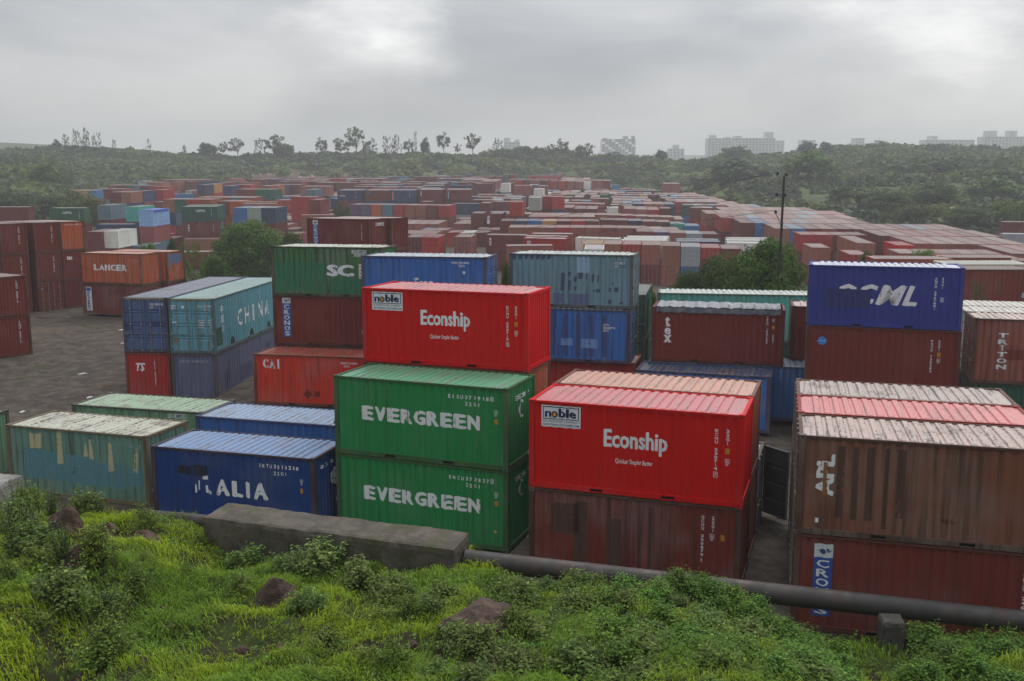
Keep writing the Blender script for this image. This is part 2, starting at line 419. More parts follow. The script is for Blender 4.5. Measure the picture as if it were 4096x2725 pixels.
# ------------------------------------------------------------------ shipping containers
WD = 2.438
def prof_side(L):
    """break points (s, depth) of the pressed side wall"""
    a, b = .17, L - .17; n = int((b - a) / .278); p = (b - a) / n; o = [(a, 0.0)]
    for i in range(n):
        s = a + i * p
        o += [(s + .30 * p, 0.0), (s + .52 * p, .036), (s + .78 * p, .036), (s + p, 0.0)]
    return o
def prof_end():
    a, b = .17, WD - .17; n = 9; p = (b - a) / n; o = [(a, .0)]
    for i in range(n):
        s = a + i * p
        o += [(s + .30 * p, 0.0), (s + .48 * p, .045), (s + .82 * p, .045), (s + p, 0.0)]
    return o
def depth_at(prof, s):
    for i in range(len(prof) - 1):
        if prof[i][0] <= s <= prof[i + 1][0]:
            a, b = prof[i], prof[i + 1]
            return a[1] + (b[1] - a[1]) * (s - a[0]) / max(1e-6, b[0] - a[0])
    return 0.0
def face_map(face, L, s, t, d):
    """s to the viewer's right, t up, d inward"""
    if face == 'front': return (s - L / 2, -WD / 2 + .03 + d, t)
    if face == 'back': return (L / 2 - s, WD / 2 - .03 - d, t)
    if face == 'right': return (L / 2 - .03 - d, s - WD / 2, t)
    return (-L / 2 + .03 + d, WD / 2 - s, t)
CACHE = {}
def cached(key, fn):
    if key not in CACHE: CACHE[key] = fn()
    return CACHE[key]
def wall_mesh(face, L, hh, z0=.16, z1=None, coarse=False):
    z1 = hh - .07 if z1 is None else z1
    pr = prof_side(L) if face in ('front', 'back') else prof_end()
    mb = MB()
    for (s0, d0), (s1, d1) in zip(pr[:-1], pr[1:]):
        p = [face_map(face, L, s0, z0, d0), face_map(face, L, s1, z0, d1), face_map(face, L, s1, z1, d1), face_map(face, L, s0, z1, d0)]
        if face in ('back',): pass
        mb.quad(*p)
    return mb.mesh('corrugated_wall', PAINT)
def roof_mesh(L, hh):
    mb = MB(); zg_, zp = hh - .048, hh - .004
    a, b = -L / 2 + .42, L / 2 - .42; n = int((b - a) / .272); p = (b - a) / n
    pts = [(-L / 2 + .05, 0), (a, 0)]
    for i in range(n):
        x = a + i * p; pts += [(x + .10 * p, 1), (x + .60 * p, 1), (x + .72 * p, 0), (x + p, 0)]
    pts.append((L / 2 - .05, 0))
    ysn = [(-WD / 2 + .035, 0), (-WD / 2 + .10, 0), (-WD / 2 + .16, 1), (0, 1.0), (WD / 2 - .16, 1), (WD / 2 - .10, 0), (WD / 2 - .035, 0)]
    m = len(ysn)
    for x, h_ in pts:
        for y, k in ysn:
            crown = .012 * (1 - (2 * y / WD) ** 2)
            mb.v.append((x, y, zg_ + (zp - zg_) * h_ * k + crown - .004))
    for i in range(len(pts) - 1):
        for j in range(m - 1):
            q = i * m + j; mb.f.append((q, q + m, q + m + 1, q + 1))
    return mb.mesh('roof', ROOF)
def post_mesh():
    return MB().box(-.08, -.08, .10, .08, .08, 1.0)
def frame_mesh(L, hh, which):
    mb = MB(); x, y = L / 2, WD / 2
    if which == 'top_rail':
        mb.box(-x + .16, -y + .004, hh - .075, x - .16, -y + .062, hh - .012)
    elif which == 'bottom_rail':   # with two fork pockets cut through
        cut = [x_ for x_ in (-1.02, 1.02)]; e = -x + .16; y0, y1 = -y + .006, -y + .075
        for c in cut:
            mb.box(e, y0, .02, c - .18, y1, .165); mb.box(c - .18, y0, .135, c + .18, y1, .165); mb.box(c - .18, y0, .02, c + .18, y1, .04); e = c + .18
        mb.box(e, y0, .02, x - .16, y1, .165)
    elif which == 'fork_pocket_shade':
        mb.box(-.18, -y + .14, .035, .18, -y + .16, .14)  # black sheet behind the cut, the opening's inner shade put into colour
    elif which == 'end_rail':
        mb.box(x - .105, -y + .16, hh - .11, x - .006, y - .16, hh - .014)
    elif which == 'sill_rail': mb.box(x - .105, -y + .16, .02, x - .006, y - .16, .165)
    elif which == 'corner_post':
        mb.box(x - .16, -y + .004, .118, x - .006, -y + .15, hh - .118)
    elif which == 'corner_casting_top':
        mb.box(x - .178, -y, hh - .118, x, -y + .162, hh + .001)
        mb.box(x - .125, -y - .0015, hh - .085, x - .06, -y + .01, hh - .03); mb.box(x - .01, -y + .055, hh - .085, x + .0015, -y + .11, hh - .03)
    elif which == 'corner_casting_bottom':
        mb.box(x - .178, -y, 0, x, -y + .162, .118)
        mb.box(x - .125, -y - .0015, .03, x - .06, -y + .01, .085)
    return mb
def mirrored(mb, sx, sy):
    r = MB(); r.v = [(a * sx, b * sy, c) for a, b, c in mb.v]; r.f = [tuple(reversed(f)) if sx * sy < 0 else f for f in mb.f]; return r
HOLE = mat_flat('casting_hole_dark', (.02, .016, .014, 1), .8)
def casting(L, hh, top, sx, sy):
    def go():
        mb = mirrored(frame_mesh(L, hh, 'corner_casting_top' if top else 'corner_casting_bottom'), sx, sy)
        me = mb.mesh('corner_casting', PAINT); me.materials.append(HOLE)
        for i, pl in enumerate(me.polygons):
            if i >= 6: pl.material_index = 1
        return me
    return cached(('cast', L, hh, top, sx, sy), go)
def door_mesh(L, hh, side, bands=3):
    """left-end doors, seen from -x; side 0 = viewer's left"""
    def go():
        mb = MB(); w = (WD - .32) / 2; s0 = .16 + side * w + .012; s1 = s0 + w - .024
        zs = [(.17, 0)]; H_ = hh - .17 - .12
        for k in range(bands):
            c = .17 + H_ * (k + 1) / (bands + 1)
            for o_, d in ((-.12, 0), (-.09, .032), (-.03, .032), (0, 0), (.03, 0), (.06, .032), (.11, .032), (.14, 0)): zs.append((c + o_, d))
        zs.append((hh - .12, 0))
        fm = lambda s, t, d: (-L / 2 + .03 + d, WD / 2 - s, t)
        for (z0, d0), (z1, d1) in zip(zs[:-1], zs[1:]):
            mb.quad(fm(s0 + .05, z0, d0), fm(s1 - .05, z0, d0), fm(s1 - .05, z1, d1), fm(s0 + .05, z1, d1))
        for a, b in ((s0, s0 + .05), (s1 - .05, s1)):
            p0 = fm(a, .17, -.012); p1 = fm(b, hh - .12, .03)
            mb.box(min(p0[0], p1[0]), min(p0[1], p1[1]), .17, max(p0[0], p1[0]), max(p0[1], p1[1]), hh - .12)
        # hinges on the outer edge
        he = s0 - .03 if side == 0 else s1 + .03
        for k in range(4):
            z = .35 + k * (hh - .8) / 3; p = fm(he, z, -.03); mb.box(p[0], p[1] - .03, z, p[0] + .02, p[1] + .03, z + .11)
        return mb.mesh('door', PAINT)
    return cached(('door', L, hh, side, bands), go)
def rod_mesh(L, hh, s):
    def go():
        mb = MB(); x = -L / 2 - .022; y = WD / 2 - s
        mb.tube((x, y, .06), (x, y, hh - .05), .019, n=6)
        for z in (.09, .55, hh * .5, hh - .6, hh - .12): mb.box(x - .012, y - .045, z, x + .04, y + .045, z + .07)
        return mb.mesh('lock_rod', STEEL)
    return cached(('rod', L, hh, s), go)
def handle_mesh(L, hh, s, sg):
    def go():
        mb = MB(); x = -L / 2 - .045; y = WD / 2 - s
        mb.box(x, min(y, y - sg * .34), 1.02, x + .018, max(y, y - sg * .34), 1.055); mb.box(x, y - sg * .34 - .02, .97, x + .04, y - sg * .34 + .02, 1.08)
        return mb.mesh('handle', STEEL)
    return cached(('handle', L, hh, s, sg), go)
def marking_placard(me_key): pass

PAL = dict(b=(96,42,36), r=(142,42,38), R=(168,10,10), o=(152,76,46), t=(126,74,62), n=(48,57,84), u=(58,95,140), g=(42,80,64), G=(30,112,62), I=(20,50,104), U=(45,84,140), P=(92,124,98), T=(86,118,106), S=(82,130,142), V=(64,80,116), Y=(84,88,110), c=(170,48,30), E=(50,90,148), L=(62,98,62), K=(92,122,132), O=(46,54,116), A=(104,64,48), a=(80,142,130), y=(138,142,142), w=(192,192,184), k=(82,100,116), m=(162,116,60), p=(90,70,92), j=(112,152,190))
NAME = dict(b='brown', r='red', R='bright red', o='orange', t='rusty', n='dark navy', u='blue', g='dark green', a='teal', y='grey', w='white', k='slate grey', m='ochre', p='purplish', j='light blue')
SIDE_K, ROOF_K = 1.5, .78
def side_col(ch, jit=0.0, seed=0):
    r_ = random.Random(seed); c = PAL[ch]; k = SIDE_K * (1 + r_.uniform(-jit, jit))
    return rgb(*[min(255, x + r_.uniform(-6, 6) * (jit > 0)) for x in c], k)
def roof_col(ch, jit=0.0, seed=0, mixw=.50):
    r_ = random.Random(seed + 99); c = PAL[ch]; tgt = (204, 200, 196)
    mw = min(.9, max(.1, mixw + r_.uniform(-jit, jit)))
    c = [x * (1 - mw) + y * mw for x, y in zip(c, tgt)]; g = sum(c) / 3
    return rgb(*[x * .8 + g * .2 for x in c], ROOF_K)
def build_container(name, label, L, hh, loc, rz, ch, rch=None, wear=.3, doors='left', bands=3, group=None, detail=2, roofwear=None, frame=None, seed=0, jit=0.0, doorcol=None, no_roof=False):
    root = thing(name, label, 'container', loc, rz, group)
    sc = side_col(ch, jit, seed); rc = rch if rch else roof_col(ch, .12, seed)
    rk_ = min(.75, wear * 1.3); fr = frame if frame else tuple(x * .75 * (1 - rk_) + y * rk_ for x, y in zip(sc[:3], (.085, .05, .035))) + (1,)
    rw = wear if roofwear is None else roofwear
    def part(nm, me, col=sc, w=wear, par=root): return obj(nm, me, par, col, wear=w)
    part('side_panel', cached(('wall', 'front', L, hh), lambda: wall_mesh('front', L, hh)))
    part('side_panel', cached(('wall', 'back', L, hh), lambda: wall_mesh('back', L, hh)))
    part('end_panel', cached(('wall', 'right', L, hh), lambda: wall_mesh('right', L, hh, .16, hh - .1)))
    if not no_roof: part('roof_panel', cached(('roof', L, hh), lambda: roof_mesh(L, hh)), rc, rw)
    for side in (0, 1):
        d = part('door', door_mesh(L, hh, side, bands), doorcol or sc)
        if detail >= 1:
            w = (WD - .32) / 2
            for k, s in enumerate((.16 + side * w + .28, .16 + side * w + w - .22)):
                obj('lock_rod', rod_mesh(L, hh, round(s, 3)), d)
                if detail >= 2: obj('handle', handle_mesh(L, hh, round(s, 3), 1 if side else -1), d)
    if detail >= 2:
        for sy in (1, -1):
            part('top_rail', cached(('tr', L, hh, sy), lambda: mirrored(frame_mesh(L, hh, 'top_rail'), 1, sy).mesh('rail', PAINT)), fr, wear)
            part('bottom_rail', cached(('br', L, hh, sy), lambda: mirrored(frame_mesh(L, hh, 'bottom_rail'), 1, sy).mesh('rail', PAINT)), fr, min(1, wear + .15))
            for px_ in (-1.02, 1.02): part('fork_pocket_shade', cached(('fp', hh, sy), lambda: mirrored(frame_mesh(L, hh, 'fork_pocket_shade'), 1, sy).mesh('pocket_shade', RUBBER_POCKET_SHADE)), fr).location.x = px_
        for sx in (1, -1):
            part('header_rail', cached(('er', L, hh, sx), lambda: mirrored(frame_mesh(L, hh, 'end_rail'), sx, 1).mesh('rail', PAINT)), fr, wear)
            part('sill_rail', cached(('sr', L, hh, sx), lambda: mirrored(frame_mesh(L, hh, 'sill_rail'), sx, 1).mesh('rail', PAINT)), fr, wear)
            for sy in (1, -1):
                part('corner_post', cached(('cp', L, hh, sx, sy), lambda: mirrored(frame_mesh(L, hh, 'corner_post'), sx, sy).mesh('post', PAINT)), fr, min(1, wear + .2))
                part('corner_casting', casting(L, hh, True, sx, sy), fr, min(1, wear + .3))
                part('corner_casting', casting(L, hh, False, sx, sy), fr, min(1, wear + .3))
    else:
        def fm():
            mb = MB()
            for sx in (1, -1):
                for sy in (1, -1):
                    for wch in ('corner_post', 'corner_casting_top', 'corner_casting_bottom'):
                        q = mirrored(frame_mesh(L, hh, wch), sx, sy); b0 = len(mb.v)
                        if wch != 'corner_post': q.v = q.v[:8]; q.f = q.f[:6]
                        mb.v += q.v; mb.f += [tuple(i + b0 for i in f) for f in q.f]
                for wch in ('end_rail', 'sill_rail'):
                    q = mirrored(frame_mesh(L, hh, wch), sx, 1); b0 = len(mb.v); mb.v += q.v; mb.f += [tuple(i + b0 for i in f) for f in q.f]
            for sy in (1, -1):
                for wch in ('top_rail', 'bottom_rail'):
                    q = mirrored(frame_mesh(L, hh, wch), 1, sy); b0 = len(mb.v); mb.v += q.v; mb.f += [tuple(i + b0 for i in f) for f in q.f]
            return mb.mesh('frame', PAINT)
        part('frame', cached(('frame', L, hh), fm), fr, min(1, wear + .15))
    root['_L'] = L; root['_hh'] = hh; root['_w'] = wear
    return root

# ---- painted lettering and decals that follow the corrugation
def bend(me, face, L, flat=False, lift=.004):
    """bend a flat mesh laid out in (s, t) onto a container face"""
    pr = prof_side(L) if face in ('front', 'back') else prof_end()
    bm = bmesh.new(); bm.from_mesh(me)
    if not flat and bm.verts:
        lo = min(v.co.x for v in bm.verts); hi = max(v.co.x for v in bm.verts)
        for s, d in pr:
            if lo < s < hi:
                bmesh.ops.bisect_plane(bm, geom=bm.verts[:] + bm.edges[:] + bm.faces[:], plane_co=(s, 0, 0), plane_no=(1, 0, 0), dist=1e-5)
    for v in bm.verts:
        d = -.012 if flat else depth_at(pr, v.co.x)
        v.co = Vector(face_map(face, L, v.co.x, v.co.y, d - lift - v.co.z))
    bmesh.ops.recalc_face_normals(bm, faces=bm.faces[:])
    bm.to_mesh(me); bm.free(); return me
def text_mesh(txt, box, bold=0.0, shear=0.0, rot=0, mono=None, spacing=1.0):
    cu = bpy.data.curves.new('text', 'FONT'); cu.body = txt; cu.size = 1.0; cu.offset = min(bold, .012); cu.shear = shear; cu.resolution_u = 2; cu.space_character = spacing
    ob = bpy.data.objects.new('text_tmp', cu); COL.objects.link(ob)
    bpy.context.view_layer.update()
    dg = bpy.context.evaluated_depsgraph_get()
    me = bpy.data.meshes.new_from_object(ob.evaluated_get(dg))
    bpy.data.objects.remove(ob); bpy.data.curves.remove(cu)
    if bold > .015 and len(me.vertices):      # heavier weight: shifted copies, each a hair proud of the last
        b_ = (bold - .008) * .9; bm = bmesh.new()
        for q, (dx, dy) in enumerate(((0, 0), (-b_, 0), (b_, 0), (-b_ * .5, b_ * .55), (b_ * .5, -b_ * .55))):
            m2 = me.copy(); m2.transform(Matrix.Translation((dx, dy, q * .0006))); bm.from_mesh(m2); bpy.data.meshes.remove(m2)
        bm.to_mesh(me); bm.free()
    co = np.empty(len(me.vertices) * 3); me.vertices.foreach_get('co', co); co = co.reshape(-1, 3)
    if rot == 90: co = np.stack([-co[:, 1], co[:, 0], co[:, 2]], -1)
    if len(co):
        lo = co.min(0); hi = co.max(0); s0, t0, s1, t1 = box
        co[:, 0] = s0 + (co[:, 0] - lo[0]) / max(1e-6, hi[0] - lo[0]) * (s1 - s0)
        co[:, 1] = t0 + (co[:, 1] - lo[1]) / max(1e-6, hi[1] - lo[1]) * (t1 - t0)
    me.vertices.foreach_set('co', co.ravel()); me.update()
    return me
def poly_mesh(polys):
    mb = MB()
    for p in polys:
        b0 = len(mb.v); mb.v += [(x, y, 0) for x, y in p]; mb.f.append(tuple(range(b0, b0 + len(p))))
    return mb.mesh('patch')
def rect(s0, t0, s1, t1): return [(s0, t0), (s1, t0), (s1, t1), (s0, t1)]
def disc(s, t, r, n=20, ry=None): return [(s + r * math.cos(6.2832 * i / n), t + (ry or r) * math.sin(6.2832 * i / n)) for i in range(n)]
WHITE = rgb(226, 228, 232, 1.0)
def add_text(root, txt, box, face='front', col=WHITE, bold=.02, wear=.0, name='lettering', lift=.005, flat=False, **k):
    me = bend(text_mesh(txt, box, bold, **k), face, root['_L'], flat, lift); me.materials.append(LETTER)
    return obj(name, me, root, col, wear=wear)
def cell_text(root, txt, box, face='front', col=WHITE, bold=.03, wear=.0, gap=.12, lift=.005, name='lettering', flat=False, narrow='I1'):
    s0, t0, s1, t1 = box; n = len(txt); cw = (s1 - s0) / (n - gap); ms = []
    for i, c in enumerate(txt):
        if c == ' ': continue
        a = s0 + i * cw; w = cw * (1 - gap)
        if c in narrow: a += w * .33; w *= .34
        ms.append(text_mesh(c, (a, t0, a + w, t1), bold))
    me = bend(join_meshes(ms), face, root['_L'], flat, lift); me.materials.append(LETTER)
    return obj(name, me, root, col, wear=wear)
def join_meshes(ms):
    bm = bmesh.new()
    for m in ms: bm.from_mesh(m)
    me = bpy.data.meshes.new('joined'); bm.to_mesh(me); bm.free(); return me
def add_vtext(root, txt, box, face='front', col=WHITE, bold=.03, wear=.0, name='lettering', lift=.005, gap=.22, flat=False):
    s0, t0, s1, t1 = box; n = len(txt); h_ = (t1 - t0) / n; ms = []
    for i, c in enumerate(txt):
        if c == ' ': continue
        ms.append(text_mesh(c, ((s0 + s1) / 2 - .09 * (s1 - s0) if c in '1I' else s0, t1 - (i + 1) * h_ + h_ * gap * .5, (s0 + s1) / 2 + .09 * (s1 - s0) if c in '1I' else s1, t1 - i * h_ - h_ * gap * .5), bold))
    me = bend(join_meshes(ms), face, root['_L'], flat, lift); me.materials.append(LETTER)
    return obj(name, me, root, col, wear=wear)
def add_patch(root, polys, col, face='front', wear=0.0, name='paint_patch', lift=.003, mat=None, flat=False):
    me = bend(poly_mesh(polys), face, root['_L'], flat, lift); me.materials.append(mat or LETTER)
    return obj(name, me, root, col, wear=wear)
# container positions in metres: x, y, z, yaw, length in feet, colour, kind, row, level, high cube
NEAR = """
econ_low,0.48,27.11,2.59,-0.334,20,R,s,0,9,0
gcuu_brown,0.48,27.11,-0.00,-0.334,20,b,s,0,9,0
terracotta_back,1.29,29.43,2.61,-0.334,20,t,s,0,9,0
low1,1.29,29.43,0.02,-0.334,20,t,s,0,9,0
low_open,2.09,31.76,-0.00,-0.334,20,k,s,0,9,0
econ_high,-5.18,33.22,5.18,-0.338,20,R,s,0,9,0
orange_mid,-5.18,33.22,2.59,-0.338,20,o,s,0,9,0
evergreen_high,-5.78,30.73,2.59,-0.366,20,G,s,0,9,0
evergreen_low,-5.78,30.73,-0.00,-0.366,20,G,s,0,9,0
italia,-12.17,31.61,0.00,-0.270,20,I,s,0,9,0
blue_plain,-12.03,35.84,0.03,-0.270,20,U,s,0,9,0
pale_green,-18.06,38.78,-0.19,-0.250,20,P,s,0,9,0
teal_patched,-18.58,34.58,0.00,-0.290,20,T,s,0,9,0
pale_left,-26.28,36.58,-0.04,-0.290,20,P,s,0,9,0
gesu,-17.94,50.02,2.60,1.501,40,V,e,0,9,1
ts_red,-17.94,50.02,0.01,1.501,40,r,e,0,9,0
china,-15.37,49.59,2.60,1.501,40,S,e,0,9,1
cesu_grey,-15.37,49.59,0.01,1.501,40,Y,e,0,9,0
sc_green,-12.52,50.34,5.57,-0.200,20,L,s,0,9,0
cronos_blue_sign,-12.52,50.34,2.98,-0.200,20,b,s,0,9,0
low3,-12.52,50.34,0.39,-0.200,20,b,s,0,9,0
cai,-12.99,47.78,0.36,-0.200,20,c,s,0,9,0
econ_blue,-7.10,45.59,5.41,-0.190,20,E,s,0,9,0
sczu,-0.14,47.21,5.41,-0.240,20,K,s,0,9,0
gcuu_blue,-0.29,46.86,2.82,-0.240,20,E,s,0,9,0
low_red,0.06,47.21,0.23,-0.240,20,r,s,0,9,0
tex_open,6.58,45.23,3.03,-0.240,20,b,s,0,9,0
blue_long,6.45,45.15,0.43,-0.220,40,u,s,0,9,0
rusty_blue,5.66,43.75,0.31,-0.300,20,E,s,0,9,0
teal_long,7.79,51.51,3.01,-0.160,40,a,s,0,9,0
low6,7.79,51.51,0.42,-0.160,40,g,s,0,9,0
dark_green,6.99,50.42,3.01,1.371,20,g,e,0,9,0
low7,6.99,50.42,0.42,1.371,20,g,e,0,9,0
maroon_narrow,13.25,45.50,3.03,-0.240,20,b,s,0,9,0
ocml,12.60,41.05,5.34,-0.310,20,O,s,0,9,0
blue_dot_brown,12.60,40.95,2.75,-0.310,20,b,s,0,9,0
apl,7.22,23.68,2.44,-0.270,20,A,s,0,9,0
cronos_low,7.22,23.68,-0.15,-0.270,20,b,s,0,9,0
red_roof,7.88,26.06,2.47,-0.270,20,r,s,0,9,0
low9,7.88,26.06,-0.12,-0.270,20,b,s,0,9,0
grey_roof,8.54,28.44,2.47,-0.270,20,t,s,0,9,0
low10,8.54,28.44,-0.12,-0.270,20,b,s,0,9,0
triton,20.30,42.12,2.60,-0.280,40,t,s,0,9,1
low11,20.30,42.12,0.01,-0.280,40,g,s,0,9,0
pale_roof1,20.99,44.53,2.60,-0.280,40,w,s,0,9,1
low12,20.99,44.53,0.01,-0.280,40,b,s,0,9,0
pale_roof2,21.68,46.93,2.60,-0.280,40,w,s,0,9,1
cronos_mid,-16.54,78.58,6.13,-0.470,20,b,s,0,9,0
cronos_mid_back,-15.06,80.90,6.13,-0.470,20,b,s,0,9,0
low16,-15.06,80.90,3.54,-0.470,20,b,s,0,9,0
lancer,-36.13,81.00,3.19,-0.300,20,o,s,0,9,0
florens,-36.13,81.00,0.60,-0.300,20,b,s,0,9,0
orange_blue_back,-34.86,83.48,3.19,-0.300,20,o,s,0,9,0
low18,-34.86,83.48,0.60,-0.300,20,b,s,0,9,0
leftstack0_2,-38.45,87.72,5.58,2.587,20,o,e,0,9,0
leftstack0_1,-38.45,87.72,2.99,2.587,20,b,e,0,9,0
leftstack0_0,-38.45,87.72,0.40,2.587,20,b,e,0,9,0
leftstack1_2,-39.77,85.59,5.58,2.587,20,b,e,0,9,0
leftstack1_1,-39.77,85.59,2.99,2.587,20,b,e,0,9,0
leftstack1_0,-39.77,85.59,0.40,2.587,20,b,e,0,9,0
leftstack2_2,-41.35,83.04,5.58,2.587,20,b,e,0,9,0
leftstack2_1,-41.35,83.04,2.99,2.587,20,b,e,0,9,0
leftstack2_0,-41.35,83.04,0.40,2.587,20,b,e,0,9,0
leftstack3_1,-42.66,80.91,2.99,2.587,20,b,e,0,9,0
leftnear0_1,-31.32,62.43,2.99,2.587,20,b,e,0,9,0
leftnear0_0,-31.32,62.43,0.40,2.587,20,b,e,0,9,0
"""
